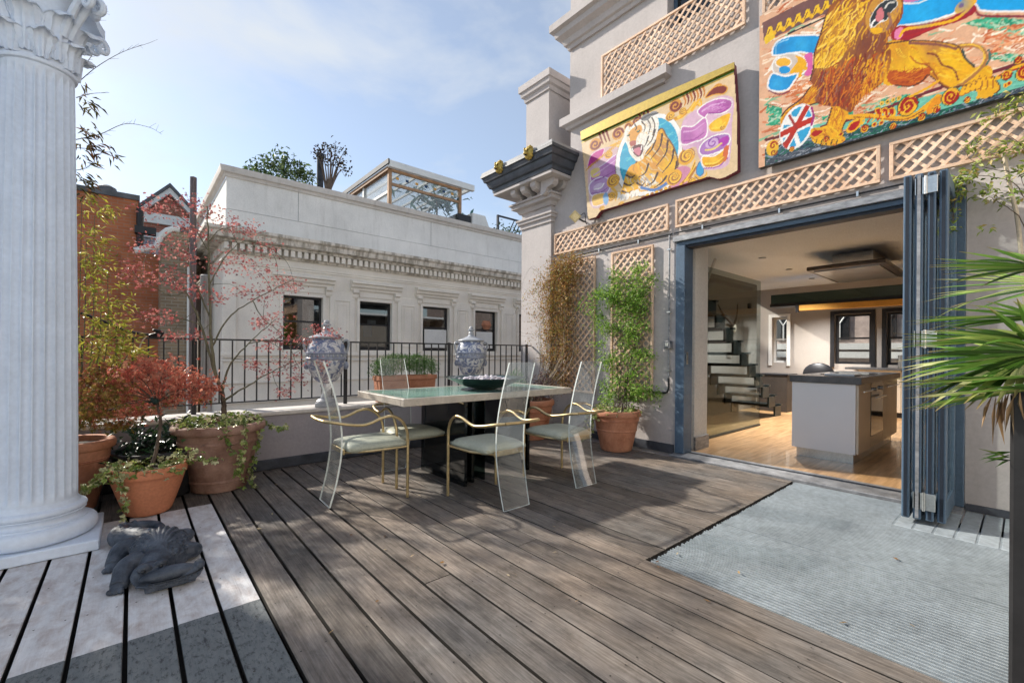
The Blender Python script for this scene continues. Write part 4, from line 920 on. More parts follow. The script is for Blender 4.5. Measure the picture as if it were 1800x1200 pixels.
# left ribbon
T.fill([(1033, 292), (1038, 275), (1050, 265), (1062, 262), (1056, 278), (1045, 288), (1034, 296)], MAG, True, (.74, .55, .62), 1.2)
T.fill([(1040, 305), (1062, 288), (1086, 272), (1087, 304), (1066, 314), (1042, 322)], LIL, True, (.72, .66, .74), 1.5)
T.fill([(1039, 300), (1053, 295), (1054, 308), (1041, 312)], (.72, .58, .22)); T.fill([(1036, 325), (1052, 312), (1068, 314), (1072, 330), (1062, 342), (1040, 344)], (.46, .30, .52), True, (.74, .70, .78), 1.6)
T.ell(1052, 328, 9, 6, (.60, .48, .64)); T.stroke([(1044, 333), (1056, 330), (1062, 322)], 1.6, WHT); T.fill([(1042, 344), (1064, 340), (1062, 357), (1043, 362)], (.72, .48, .15), True, (.74, .66, .7), 1.4)
# ring and sky disc
T.ell(1141, 273, 60, 71, (.30, .22, .12)); T.ell(1141, 272, 59, 70, WHT); sky_ = T.ell(1141, 272, 52, 63, (.04, .38, .56)); ring = T.inside([(1141 + 70 * math.cos(t), 272 - 78 * math.sin(t) - .33 * 70 * math.cos(t)) for t in np.linspace(0, 6.28, 30)])
T.hair(sky_, 120, 18, .4, .4, [(.09, .46, .58), (.03, .36, .55), (.14, .52, .60)], 2)
# tiger body
body = T.fill([(1118, 286), (1140, 262), (1150, 240), (1163, 226), (1172, 240), (1184, 258), (1192, 285), (1188, 306), (1172, 322), (1150, 334), (1124, 338), (1121, 346), (1108, 346), (1106, 348), (1088, 350), (1094, 330), (1100, 306), (1108, 292)], (.72, .37, .03))
for a_ in ((1170, 262, 26, (.42, .22, .14), .8), (1150, 290, 26, (.60, .30, .08), .8), (1180, 290, 22, (.76, .48, .03), .9), (1110, 325, 24, (.78, .46, .04), .9), (1140, 318, 22, (.74, .52, .20), .7)): T.air(*a_[:4], a_[4], body)
T.hair(body, 90, 18, lambda x, y: -1.1 if x < 1130 else -.75, .3, [(.74, .48, .05), (.78, .50, .03), (.55, .27, .05), (.70, .58, .36)], 2.4)
T.hair(T.inside([(1120, 310), (1150, 300), (1162, 318), (1135, 334), (1118, 336)]) & body, 60, 10, -1.0, .4, [(.75, .70, .62), (.42, .40, .40)], 2)
for pl_ in ([(1152, 246), (1146, 262), (1134, 276)], [(1164, 236), (1160, 258), (1144, 280)], [(1174, 248), (1170, 270), (1154, 292)], [(1184, 264), (1180, 284), (1164, 304)], [(1190, 284), (1186, 300), (1172, 316)], [(1140, 288), (1134, 304), (1122, 312)], [(1156, 304), (1148, 320), (1134, 328)], [(1172, 310), (1162, 322), (1150, 330)], [(1100, 308), (1110, 312), (1116, 308)], [(1096, 322), (1106, 326), (1114, 322)], [(1094, 336), (1103, 339), (1110, 336)], [(1120, 322), (1128, 326), (1134, 320)]): T.stroke(pl_, 3.6, (.09, .05, .04), 1.0, clip=body)
T.stroke([(1128, 330), (1150, 334), (1172, 322), (1182, 308)], 5, (.10, .22, .48)); T.stroke([(1122, 340), (1150, 341), (1178, 326)], 4, WHT)
T.stroke([(1118, 286), (1140, 262), (1150, 240), (1163, 226), (1172, 240), (1184, 258), (1192, 285), (1188, 306)], 2.4, (.20, .10, .05))
# head
hd = T.fill([(1098, 232), (1103, 222), (1112, 224), (1122, 214), (1136, 207), (1152, 204), (1158, 214), (1156, 232), (1150, 250), (1136, 266), (1130, 280), (1121, 284), (1112, 277), (1106, 268), (1103, 256), (1098, 246)], (.80, .76, .68))
T.hair(hd, 110, 9, -.9, .7, [(.82, .80, .76), (.70, .52, .30), (.66, .60, .54)], 1.6)
T.fill([(1104, 236), (1112, 226), (1126, 220), (1128, 230), (1120, 240), (1116, 254), (1109, 254), (1107, 244)], (.68, .36, .10)); T.fill([(1107, 250), (1117, 247), (1117, 255), (1109, 257)], (.45, .16, .14))
T.fill([(1110, 260), (1122, 254), (1131, 256), (1129, 270), (1122, 276), (1114, 270)], (.16, .07, .08)); T.fill([(1114, 263), (1123, 259), (1127, 263), (1124, 273), (1117, 270)], (.60, .24, .30)); T.stroke([(1111, 261), (1113, 266)], 2, WHT); T.stroke([(1128, 257), (1127, 263)], 2, WHT)
T.ell(1105, 238, 2.6, 1.8, BLK); T.ell(1122, 231, 3, 2, BLK); T.ell(1104.6, 237.4, 1.1, .9, (.3, .5, .3)); T.ell(1122, 230.5, 1.2, .9, (.3, .5, .3))
for a in ([(1128, 214), (1134, 222), (1132, 232)], [(1137, 209), (1143, 220), (1140, 236)], [(1146, 207), (1151, 220), (1147, 238)], [(1116, 219), (1119, 225), (1117, 229)], [(1152, 228), (1146, 246), (1138, 256)], [(1140, 240), (1136, 252), (1132, 258)]): T.stroke(a, 2.6, (.07, .05, .05), 1)
T.ell(1136, 206, 9, 6, (.22, .22, .23)); T.ell(1148, 200, 7, 4, (.28, .28, .3)); T.stroke([(1128, 210), (1140, 203), (1156, 199)], 3, (.10, .10, .11))
# paws
for x, y in ((1086, 344), (1094, 347), (1102, 345), (1112, 341), (1119, 339)): T.ell(x, y, 5, 6, (.80, .76, .70)); T.stroke([(x - 2, y + 2), (x - 3, y + 7)], 1.6, (.5, .45, .42))
for k in range(9): T.ell(1130 + k * 8, 346 - k * 2.9, 3.4, 2.6, (.70, .40, .03) if k % 2 else (.38, .16, .02))
# scroll leaves
def scroll(cx, cy, r, d=1): T.ell(cx, cy, r * 1.15, r * 1.15, (.72, .40, .04)); T.spiral(cx, cy, r, 1.7, r * .34, (.34, .14, .05), d); T.spiral(cx + .8, cy - .8, r * .92, 1.6, r * .16, (.82, .55, .08), d)
scroll(1078, 318, 10); scroll(1074, 346, 7, -1); T.fill([(1060, 345), (1066, 338), (1070, 350), (1066, 360), (1061, 356)], (.22, .40, .62)); 
T.stroke([(1076, 330), (1084, 340), (1082, 352)], 5, (.70, .42, .06), 2)
T.fill([(1176, 318), (1190, 296), (1206, 292), (1215, 300), (1214, 318), (1200, 326), (1184, 332)], (.58, .26, .38)); scroll(1207, 275, 13); scroll(1185, 312, 12, -1)
for k in range(5): T.stroke([(1196 + k * 4, 325 - k * 3), (1212 + k * 3, 306 - k * 3), (1222, 282 + k * 4)], 4, ((.78, .48, .04), (.45, .20, .03), (.80, .55, .12))[k % 3], 2)
T.fill([(1231, 284), (1236, 292), (1237, 303), (1230, 310), (1224, 304), (1225, 294)], (.05, .34, .60), True, (.10, .14, .3), 1.2); T.stroke([(1222, 308), (1230, 314), (1240, 309), (1242, 303)], 4, (.72, .42, .05), 2); T.stroke([(1222, 311), (1231, 317), (1243, 311)], 1.6, (.25, .10, .04))
T.fill([(1200, 214), (1228, 190), (1262, 170), (1289, 174), (1287, 215), (1285, 262), (1277, 292), (1240, 298), (1228, 274), (1222, 258), (1200, 262)], (.64, .44, .56)); T.air(1240, 255, 30, (.40, .20, .42), .5)
# right ribbon
T.fill([(1198, 224), (1218, 222), (1240, 207), (1242, 238), (1220, 250), (1198, 253)], (.52, .20, .46), True, WHT, 2.2)
T.fill([(1226, 196), (1244, 180), (1268, 173), (1286, 178), (1284, 190), (1268, 200), (1246, 200), (1238, 207)], (.50, .16, .44), True, WHT, 2); T.hair(T.inside([(1236, 192), (1270, 176), (1284, 184), (1262, 198)]), 30, 12, .3, .3, [(.42, .10, .38), (.60, .30, .56)], 2)
T.fill([(1246, 220), (1262, 207), (1284, 199), (1278, 222), (1268, 231), (1250, 231)], (.78, .44, .02), True, (.72, .60, .5), 1.8); T.fill([(1252, 218), (1266, 208), (1270, 224), (1256, 228)], (.80, .54, .04))
T.fill([(1230, 260), (1240, 247), (1262, 237), (1280, 236), (1283, 248), (1272, 262), (1250, 272), (1232, 272)], (.40, .20, .48), True, WHT, 2.2); T.ell(1253, 251, 13, 8, (.58, .40, .62)); T.spiral(1253, 251, 11, 1.3, 3, (.30, .10, .40)); T.fill([(1264, 246), (1278, 239), (1281, 247), (1272, 257), (1264, 254)], (.42, .05, .40)); T.stroke([(1240, 264), (1254, 262), (1268, 252)], 3, (.74, .62, .20))
T.fill([(1234, 276), (1256, 274), (1280, 258), (1277, 280), (1262, 292), (1238, 294)], (.76, .42, .02), True, WHT, 2.2); T.stroke([(1238, 296), (1262, 293), (1279, 278)], 2, (.36, .10, .40)); T.fill([(1272, 262), (1281, 256), (1278, 278), (1272, 284)], (.62, .16, .05))
for cx_, cy_, r_, d_ in ((1216, 320, 7, 1), (1092, 360, 5, -1), (1070, 272, 6, 1), (1178, 205, 7, -1), (1200, 196, 6, 1), (1150, 350, 5, 1), (1166, 344, 5, -1), (1270, 225, 4, 1), (1058, 366, 4, 1)): scroll(cx_, cy_, r_, d_)
for k in range(14): T.stroke([(1030 + k * 4.0, 300 - k * 3.2), (1036 + k * 4, 292 - k * 3.4)], 1.4, (.62, .34, .04))
for a_ in ((1205, 240, 16, (.34, .10, .34), .6), (1232, 228, 14, (.62, .34, .58), .5), (1250, 188, 14, (.60, .30, .55), .5), (1280, 184, 10, (.34, .08, .30), .6), (1256, 284, 12, (.82, .56, .06), .6), (1272, 280, 8, (.55, .20, .03), .6), (1062, 300, 14, (.60, .36, .60), .5), (1046, 280, 10, (.36, .02, .20), .6)): T.air(*a_)
T.stroke([(1083, 262), (1090, 230), (1112, 205), (1140, 196)], 0.1, WHT)
for pl_, w_, c_ in (([(1202, 232), (1220, 229), (1238, 216)], 3, (.66, .38, .62)), ([(1202, 248), (1220, 245), (1238, 233)], 3, (.36, .08, .34)), ([(1234, 196), (1252, 185), (1276, 180)], 3, (.66, .40, .64)), ([(1246, 199), (1266, 198), (1280, 190)], 3, (.32, .05, .30)), ([(1240, 288), (1258, 286), (1272, 276)], 3, (.84, .62, .10)), ([(1240, 292), (1260, 289), (1276, 276)], 2.4, (.50, .22, .03)), ([(1252, 226), (1264, 224), (1276, 214)], 2.6, (.84, .62, .08)), ([(1046, 318), (1064, 310), (1084, 298)], 2.6, (.34, .12, .36)), ([(1044, 308), (1062, 296), (1084, 280)], 2.6, (.64, .42, .64)), ([(1040, 340), (1056, 338), (1068, 330)], 2.2, (.28, .14, .36)), ([(1045, 355), (1060, 350)], 2.2, (.82, .58, .16))): T.stroke(pl_, w_, c_, 1)
T.build('painting', tout, M_PAINT, ts)
cp = [XP(x, y, SX - .012) for x, y in ((1021, 232), (1085, 200), (1150, 171), (1220, 141), (1291, 110), (1291, 121), (1022, 247))]
MB().prism([(SX - .003, p.y, p.z) for p in cp], (-.02, 0, 0)).build('crown_moulding', M_GOLD, ts, bevel=.003)

# ---- lion board
ls = root('lion_sign', (SX, .8, 2.98), 'large bright fairground board painted with a prowling golden lion', 'painted sign')
lz0, lz1, ly0, ly1 = 2.955, 4.43, -.75, 1.715
MB().box(SX + .004, ly0, lz0, SX + .065, ly1, lz1).build('board', mat('dark board edge', (.05, .05, .045), .5), ls)
Q = Paint(SX, ly0, ly1, lz0, lz1, .0066, (.70, .46, .32))
full = np.ones(Q.px.shape, bool)
TR = [(.72, .42, .27), (.64, .28, .15), (.80, .66, .52), (.56, .20, .09), (.84, .76, .66), (.30, .50, .34)]
Q.hair(full, 900, 46, .34, .12, TR, 3.2)
def region(poly, n, ln, ang, cols, w=2.2, sp=.3): Q.hair(Q.inside(poly), n, ln, ang, sp, cols, w)
GR = [(.05, .40, .24), (.16, .52, .36), (.45, .62, .48), (.02, .30, .20)]
region([(1690, 42), (1740, 28), (1830, 38), (1830, 66), (1740, 52)], 180, 30, .0, GR, 3.2); region([(1346, 182), (1375, 190), (1372, 220), (1346, 222)], 90, 20, .3, GR, 3); region([(1500, 205), (1560, 170), (1600, 165), (1600, 190), (1520, 215)], 110, 18, .4, GR, 3); region([(1735, 92), (1800, 96), (1790, 112), (1740, 106)], 60, 18, .1, GR)
region([(1380, 150), (1430, 140), (1420, 176), (1380, 190)], 60, 22, .35, [(.62, .24, .10), (.74, .36, .18), (.84, .70, .56)], 3.4); region([(1700, 60), (1900, 20), (1900, 70), (1740, 100)], 120, 34, .25, [(.66, .26, .12), (.76, .42, .24), (.86, .76, .64), (.56, .18, .08)], 3.6); region([(1444, 205), (1500, 190), (1500, 214), (1444, 226)], 60, 18, .35, GR, 3)
# water along the foot
wt = Q.inside([(1345, 262), (1400, 246), (1480, 232), (1560, 212), (1640, 195), (1720, 170), (1900, 110), (1900, 320), (1345, 320)]); Q.c[wt] = (.02, .10, .09); Q.hair(wt, 420, 40, .28, .25, [(.03, .16, .12), (.02, .06, .10), (.10, .16, .22), (.02, .22, .14), (.30, .36, .42)], 2.2)
mt = Q.inside([(1345, 282), (1400, 264), (1520, 240), (1640, 208), (1760, 165), (1900, 120), (1900, 330), (1345, 330)]); Q.hair(mt, 260, 44, .30, .2, [(.16, .18, .22), (.06, .08, .11), (.34, .36, .40), (.10, .12, .15)], 2.4)
tl = Q.inside([(1420, 222), (1500, 205), (1600, 178), (1730, 140), (1900, 85), (1900, 120), (1740, 170), (1640, 196), (1560, 214), (1440, 236)]); Q.c[tl] = (.22, .52, .42); Q.hair(tl, 160, 16, .3, .3, [(.28, .60, .50), (.14, .42, .34)], 2)
Q.stroke([(1444, 224), (1540, 196), (1660, 152), (1760, 122), (1900, 78)], 5.5, (.22, .04, .06)); Q.stroke([(1346, 246), (1380, 238)], 5, (.2, .04, .05))
# top border with yellow letters
Q.fill([(1340, 40), (1420, 0), (1480, -30), (1540, -30), (1500, 4), (1420, 38), (1343, 74)], (.24, .13, .12), False)
for k in range(9):
    x, y = 1352 + k * 16.5, 58 - k * 7.6; Q.fill([(x - 7, y + 10), (x - 1, y - 10), (x + 5, y - 12), (x + 8, y + 3), (x + 2, y + 3)], (.80, .55, .03), False); Q.stroke([(x - 4, y + 6), (x + 1, y - 5)], 1.6, (.3, .12, .04)); Q.ell(x + 9, y + 1, 3.5, 4.5, (.75, .46, .03))
Q.stroke([(1345, 76), (1420, 44), (1500, 8)], 2.4, (.75, .66, .5)); Q.stroke([(1385, 60), (1440, 36), (1478, 18)], 3, (.06, .05, .05)); Q.fill([(1344, 66), (1356, 58), (1362, 66), (1352, 74), (1346, 78)], (.78, .55, .04))
# left ribbon
CY_ = (.02, .36, .66)
Q.fill([(1358, 97), (1364, 76), (1384, 65), (1412, 62), (1442, 65), (1432, 94), (1408, 92), (1384, 95)], CY_, True, WHT, 3); Q.stroke([(1364, 94), (1366, 78), (1386, 69)], 2, (.35, .62, .78))
Q.ell(1388, 116, 31, 22, (.62, .55, .50), -.05, WHT, 2.6); Q.fill([(1388, 128), (1402, 108), (1398, 98), (1414, 104), (1417, 116), (1404, 128)], (.78, .46, .02)); Q.ell(1377, 110, 14, 9, (.78, .48, .06), -.05, WHT, 2); Q.ell(1379, 123, 10, 7, CY_, -.05)
Q.fill([(1350, 154), (1357, 130), (1380, 134), (1402, 130), (1394, 146), (1384, 158), (1366, 161)], CY_, True, WHT, 3); Q.stroke([(1352, 160), (1370, 166), (1388, 160)], 2.4, (.26, .06, .12))
Q.fill([(1414, 98), (1428, 95), (1426, 130), (1414, 132), (1420, 116)], (.66, .18, .42)); 
for x, y in ((1416, 121), (1408, 127), (1406, 133)): Q.ell(x, y, 3.4, 3.4, (.76, .46, .03))
# right ribbons
Q.fill([(1566, -10), (1700, -20), (1708, 6), (1680, 22), (1640, 36), (1586, 45), (1572, 40)], (.02, .40, .72), True, WHT, 3.2); Q.stroke([(1586, 6), (1612, 6), (1634, -2)], 3, WHT); Q.fill([(1588, -8), (1630, -10), (1612, 2), (1590, 4)], (.62, .22, .42))
Q.fill([(1716, -20), (1900, -30), (1900, 18), (1800, 20), (1736, 20), (1718, 12)], (.02, .40, .72), True, WHT, 3.4); Q.stroke([(1716, 22), (1740, 29), (1900, 28)], 4.5, (.30, .05, .08)); 
Q.fill([(1570, 72), (1568, 56), (1580, 46), (1614, 44), (1668, 32), (1710, 10), (1716, 20), (1690, 36), (1640, 52), (1600, 70)], (.40, .03, .05)); Q.fill([(1572, 66), (1574, 54), (1586, 48), (1588, 60), (1580, 70)], (.74, .28, .46))
Q.stroke([(1582, 64), (1592, 52), (1630, 46), (1680, 34), (1712, 6)], 5, (.76, .46, .03)); Q.fill([(1678, 16), (1692, 0), (1712, -8), (1716, 4), (1700, 16), (1682, 24)], (.76, .46, .03)); Q.ell(1690, 10, 5, 4, (.45, .10, .05)); Q.stroke([(1588, 66), (1610, 60), (1640, 50)], 3.5, (.46, .03, .04))
# lion: hind quarters and tail, belly, fore legs, mane, face
hq = Q.fill([(1556, 78), (1600, 72), (1650, 74), (1684, 82), (1696, 104), (1712, 118), (1732, 116), (1742, 118), (1746, 134), (1758, 154), (1752, 164), (1722, 172), (1716, 160), (1700, 150), (1668, 156), (1650, 146), (1632, 132), (1622, 142), (1600, 152), (1574, 150), (1552, 144)], (.74, .44, .02))
for a_ in ((1640, 84, 34, (.45, .22, .12), .7), (1672, 110, 34, (.80, .54, .02), .8), (1600, 110, 36, (.80, .54, .02), .9), (1580, 92, 30, (.50, .22, .04), .6), (1700, 135, 26, (.78, .48, .02), .7), (1640, 130, 22, (.50, .18, .02), .7)): Q.air(*a_[:4], a_[4], hq)
Q.hair(hq, 110, 22, lambda x, y: -.25 if x > 1630 else -1.0, .3, [(.80, .52, .02), (.72, .40, .02), (.64, .30, .02), (.80, .58, .08)], 2.6)
Q.fill([(1566, 124), (1600, 128), (1634, 118), (1632, 134), (1612, 150), (1580, 152), (1560, 142)], (.52, .14, .015)); Q.hair(Q.inside([(1566, 124), (1634, 118), (1612, 150), (1560, 144)]), 70, 14, .25, .3, [(.64, .24, .02), (.42, .09, .01)], 2)
Q.stroke([(1600, 76), (1650, 79), (1680, 86)], 5, (.32, .14, .10)); Q.stroke([(1630, 94), (1646, 98), (1656, 114), (1676, 122), (1684, 140)], 3.5, (.30, .10, .04)); Q.stroke([(1622, 112), (1636, 120), (1652, 144), (1668, 154)], 3, (.36, .12, .03)); Q.stroke([(1600, 100), (1615, 112), (1634, 112)], 3, (.5, .18, .02))
Q.stroke([(1686, 82), (1712, 80), (1730, 90), (1732, 108), (1716, 128), (1690, 148), (1660, 166)], 8, (.45, .24, .09), 6); Q.stroke([(1688, 80), (1713, 79), (1728, 90), (1729, 107), (1713, 126), (1688, 146)], 3, (.78, .52, .10)); Q.stroke([(1692, 88), (1698, 104), (1712, 116)], 4, (.06, .14, .12)); Q.stroke([(1738, 88), (1740, 102), (1734, 114)], 4, (.10, .20, .18))
for x in (1724, 1734, 1744): Q.stroke([(x - 2, 134), (x + 2, 146), (x, 158)], 2, (.42, .16, .03))
for x, y in ((1722, 170), (1732, 170), (1742, 166), (1752, 160)): Q.ell(x, y, 6, 4, (.74, .44, .03)); Q.stroke([(x - 4, y + 4), (x + 2, y + 5)], 1.4, (.2, .1, .05))
leg = Q.fill([(1462, 186), (1482, 182), (1492, 196), (1486, 214), (1480, 230), (1484, 246), (1470, 254), (1446, 252), (1440, 240), (1452, 222), (1458, 204)], (.72, .40, .02)); Q.hair(leg, 90, 16, -1.8, .25, [(.80, .52, .02), (.56, .22, .02), (.66, .32, .02)], 2)
fleg = Q.fill([(1374, 204), (1386, 190), (1406, 176), (1424, 154), (1440, 140), (1462, 160), (1462, 184), (1440, 180), (1412, 190), (1392, 206), (1380, 218), (1372, 216)], (.66, .34, .02)); Q.hair(fleg, 110, 18, .75, .25, [(.78, .48, .02), (.50, .17, .015), (.62, .27, .02)], 2.2)
mane = Q.fill([(1452, 26), (1462, 8), (1490, -12), (1540, -30), (1580, -20), (1588, 10), (1584, 34), (1572, 52), (1560, 70), (1566, 92), (1564, 118), (1552, 144), (1536, 158), (1520, 168), (1506, 184), (1496, 198), (1486, 194), (1470, 188), (1448, 186), (1430, 176), (1436, 158), (1424, 142), (1430, 118), (1432, 92), (1442, 62)], (.34, .12, .03))
def mang(x, y): return math.atan2(-(y - 18), -(1560 - x)) if False else (-2.0 if y < 110 else -1.75) + (x - 1500) * .004
for a_ in ((1470, 70, 55, (.62, .36, .05), .8), (1500, 30, 50, (.50, .26, .08), .7), (1520, 80, 40, (.22, .08, .07), .7), (1490, 120, 40, (.26, .10, .08), .6), (1450, 110, 30, (.66, .40, .04), .8), (1480, 160, 50, (.34, .07, .015), .9), (1520, 140, 36, (.46, .13, .015), .8), (1545, 120, 30, (.66, .34, .03), .8), (1440, 160, 30, (.36, .10, .04), .7)): Q.air(*a_[:4], a_[4], mane)
Q.hair(mane, 230, 40, mang, .22, [(.62, .33, .03), (.72, .44, .04), (.45, .20, .06), (.30, .10, .03), (.26, .10, .07), (.56, .25, .02), (.36, .18, .13)], 2.4)
gl_ = Q.inside([(1428, 120), (1450, 30), (1500, -10), (1530, 0), (1505, 60), (1470, 120)]) & mane; Q.hair(gl_, 120, 44, -2.05, .18, [(.80, .54, .05), (.74, .46, .03), (.84, .62, .14), (.60, .32, .04)], 3.2)
lo_ = Q.inside([(1440, 120), (1500, 96), (1556, 90), (1552, 144), (1500, 190), (1440, 184)]) & mane; Q.hair(lo_, 110, 36, -1.9, .25, [(.36, .06, .01), (.52, .14, .012), (.24, .05, .02), (.60, .22, .015)], 2.6)
rt_ = Q.inside([(1525, 100), (1566, 90), (1562, 130), (1536, 160), (1514, 172)]) & mane; Q.hair(rt_, 50, 26, -1.8, .2, [(.76, .46, .02), (.66, .32, .02)], 2.2)
for k in range(11): x = 1500 + k * 5.2; y = 190 - k * 4.4; Q.stroke([(x, y - 16), (x - 1, y - 6), (x - 4, y + 5)], 3.2, (.62, .28, .02), .8)
Q.fill([(1524, 20), (1540, -6), (1566, -20), (1582, -8), (1584, 12), (1576, 32), (1566, 46), (1556, 56), (1540, 58), (1526, 50), (1521, 38)], (.60, .34, .07)); Q.hair(Q.inside([(1524, 20), (1566, -20), (1584, 12), (1556, 56), (1526, 50)]), 60, 10, -1.2, .4, [(.72, .46, .10), (.48, .24, .08), (.40, .22, .16)], 2)
Q.fill([(1531, 30), (1544, 10), (1560, 0), (1574, 0), (1577, 10), (1566, 22), (1558, 36), (1546, 40), (1536, 48), (1529, 44)], (.06, .07, .08), True, (.68, .66, .6), 1.4)
Q.fill([(1540, 36), (1542, 20), (1550, 14), (1554, 28), (1548, 38)], (.62, .24, .26)); Q.stroke([(1531, 48), (1534, 40), (1538, 36)], 3, WHT); Q.stroke([(1546, 40), (1552, 36)], 2.6, WHT); Q.stroke([(1556, 14), (1562, 6), (1572, 4)], 3, (.66, .64, .6)); Q.fill([(1529, 52), (1540, 49), (1552, 50), (1548, 58), (1536, 60)], (.78, .48, .02)); Q.stroke([(1562, 24), (1566, 40), (1560, 52)], 5, (.38, .20, .14))
for pl_ in ([(1556, 78), (1600, 72), (1650, 74), (1684, 82), (1696, 104), (1712, 118)], [(1746, 134), (1758, 154), (1752, 164)], [(1716, 160), (1700, 150), (1668, 156), (1650, 146), (1632, 132), (1622, 142), (1600, 152), (1574, 150)], [(1374, 204), (1386, 190), (1406, 176), (1424, 154)], [(1440, 180), (1412, 190), (1392, 206), (1380, 218)], [(1486, 214), (1480, 230), (1484, 246)], [(1452, 222), (1458, 204), (1462, 190)], [(1452, 26), (1442, 62), (1432, 92), (1430, 118), (1424, 142)]): Q.stroke(pl_, 2.4, (.16, .07, .04))
# shield with crossed flag
sh = Q.ell(1401, 223, 30, 37, WHT, -.5, (.75, .75, .75), 1.4); sh2 = Q.ell(1401, 223, 26, 33, (.06, .40, .62), -.5)
def sst(p, w, c): Q.stroke(p, w, c, sm=False, clip=sh)
sst([(1378, 262), (1420, 182)], 13, WHT); sst([(1370, 212), (1432, 214)], 15, WHT); sst([(1366, 240), (1436, 208)], 15, WHT); sst([(1384, 190), (1404, 256)], 8, WHT)
sst([(1376, 266), (1421, 184)], 8, (.52, .05, .02)); sst([(1366, 240), (1436, 206)], 9, (.52, .05, .02)); sst([(1388, 204), (1400, 226)], 5, (.42, .06, .05)); sst([(1368, 262), (1392, 240)], 4, (.42, .06, .05))
Q.stroke([(1427, 190), (1430, 206), (1426, 220)], 4, (.40, .05, .25))
fp = Q.fill([(1424, 236), (1428, 226), (1444, 224), (1462, 220), (1478, 236), (1486, 246), (1466, 256), (1444, 254), (1430, 250)], (.74, .42, .02)); Q.hair(fp, 50, 12, -.7, .4, [(.80, .54, .04), (.50, .18, .02)], 2); Q.fill([(1426, 236), (1432, 230), (1446, 230), (1438, 238), (1430, 240)], (.46, .02, .01))
for k in range(5): Q.stroke([(1436 + k * 9, 246), (1434 + k * 9, 254), (1438 + k * 9, 258)], 2, (.10, .08, .04))
# gilded scrolls
def sc2(cx, cy, r, d=1): Q.ell(cx, cy, r * 1.3, r * 1.2, (.03, .14, .08)); Q.ell(cx, cy, r * 1.15, r * 1.1, (.76, .46, .03)); Q.spiral(cx, cy, r, 1.6, r * .42, (.40, .02, .01), d)
Q.stroke([(1490, 206), (1530, 204), (1560, 208), (1600, 206), (1626, 190), (1650, 170)], 8, (.76, .44, .03), 10); Q.stroke([(1500, 206), (1540, 208), (1590, 210), (1624, 194)], 2, (.40, .16, .02)); sc2(1596, 186, 15); Q.stroke([(1600, 170), (1628, 156), (1650, 142)], 4, (.76, .46, .03)); Q.fill([(1628, 196), (1640, 176), (1660, 166), (1652, 184), (1636, 200)], (.72, .34, .02))
Q.fill([(1488, 228), (1494, 216), (1508, 208), (1518, 208), (1512, 222), (1500, 232), (1490, 234)], (.76, .46, .03)); Q.fill([(1491, 228), (1497, 218), (1509, 212), (1512, 214), (1507, 223), (1498, 230)], (.46, .015, .01))
for x in (1544, 1556, 1568): Q.fill([(x - 6, 194), (x + 2, 190), (x + 5, 198), (x + 3, 206)], (.46, .03, .01), True, (.76, .46, .03), 2)
for x, y in ((1550, 182), (1560, 179), (1570, 176), (1580, 173)): Q.ell(x, y, 4, 4, (.76, .5, .08)); Q.ell(x, y, 1.6, 1.6, (.1, .1, .05))
for x, y in ((1537, 219), (1549, 216), (1478, 236), (1768, 150), (1774, 147)): Q.ell(x, y, 4.6, 4.2, (.76, .46, .03)); Q.ell(x, y, 2.8, 2.6, (.4, .02, .01))
sc2(1671, 170, 13, -1)
for k in range(4): Q.fill([(1686 + k * 9, 166 - k * 4), (1694 + k * 9, 150 - k * 4), (1700 + k * 9, 158 - k * 4), (1694 + k * 9, 168 - k * 4)], (.76, .46, .03), True, (.35, .15, .05), 1.2)
Q.stroke([(1752, 138), (1780, 122), (1830, 104)], 7, (.76, .46, .03)); Q.stroke([(1756, 134), (1780, 124), (1820, 112)], 2.5, (.45, .06, .02)); sc2(1800, 128, 12)
Q.ell(1358, 260, 11, 14, (.76, .50, .05), -.3); Q.spiral(1359, 256, 7, 1.2, 3, (.40, .03, .01)); Q.spiral(1360, 268, 6, 1.2, 3, (.35, .12, .02), -1)
for cx_, cy_, r_, d_ in ((1520, 226, 6, 1), (1570, 222, 5, -1), (1620, 206, 6, 1), (1646, 192, 6, -1), (1452, 246, 5, 1), (1700, 176, 5, 1), (1770, 132, 8, -1), (1790, 106, 6, 1), (1392, 262, 4, 1)): sc2(cx_, cy_, r_, d_)
for k in range(12): x = 1506 + k * 9; y = 214 - k * 2.4; Q.stroke([(x, y + 7), (x + 5, y), (x + 3, y - 7)], 2.6, (.80, .52, .05) if k % 2 else (.50, .05, .01), 1)
lq = [(1000, -600), (2600, -600), (2600, 800), (1000, 800)]
for a_ in ((1372, 84, 14, (.02, .24, .5), .6), (1410, 78, 16, (.10, .52, .78), .5), (1366, 148, 12, (.10, .5, .74), .5), (1620, 22, 30, (.05, .50, .80), .5), (1690, 4, 24, (.02, .28, .6), .6)): Q.air(*a_)
Q.build('painting', lq, M_PAINT, ls, True)
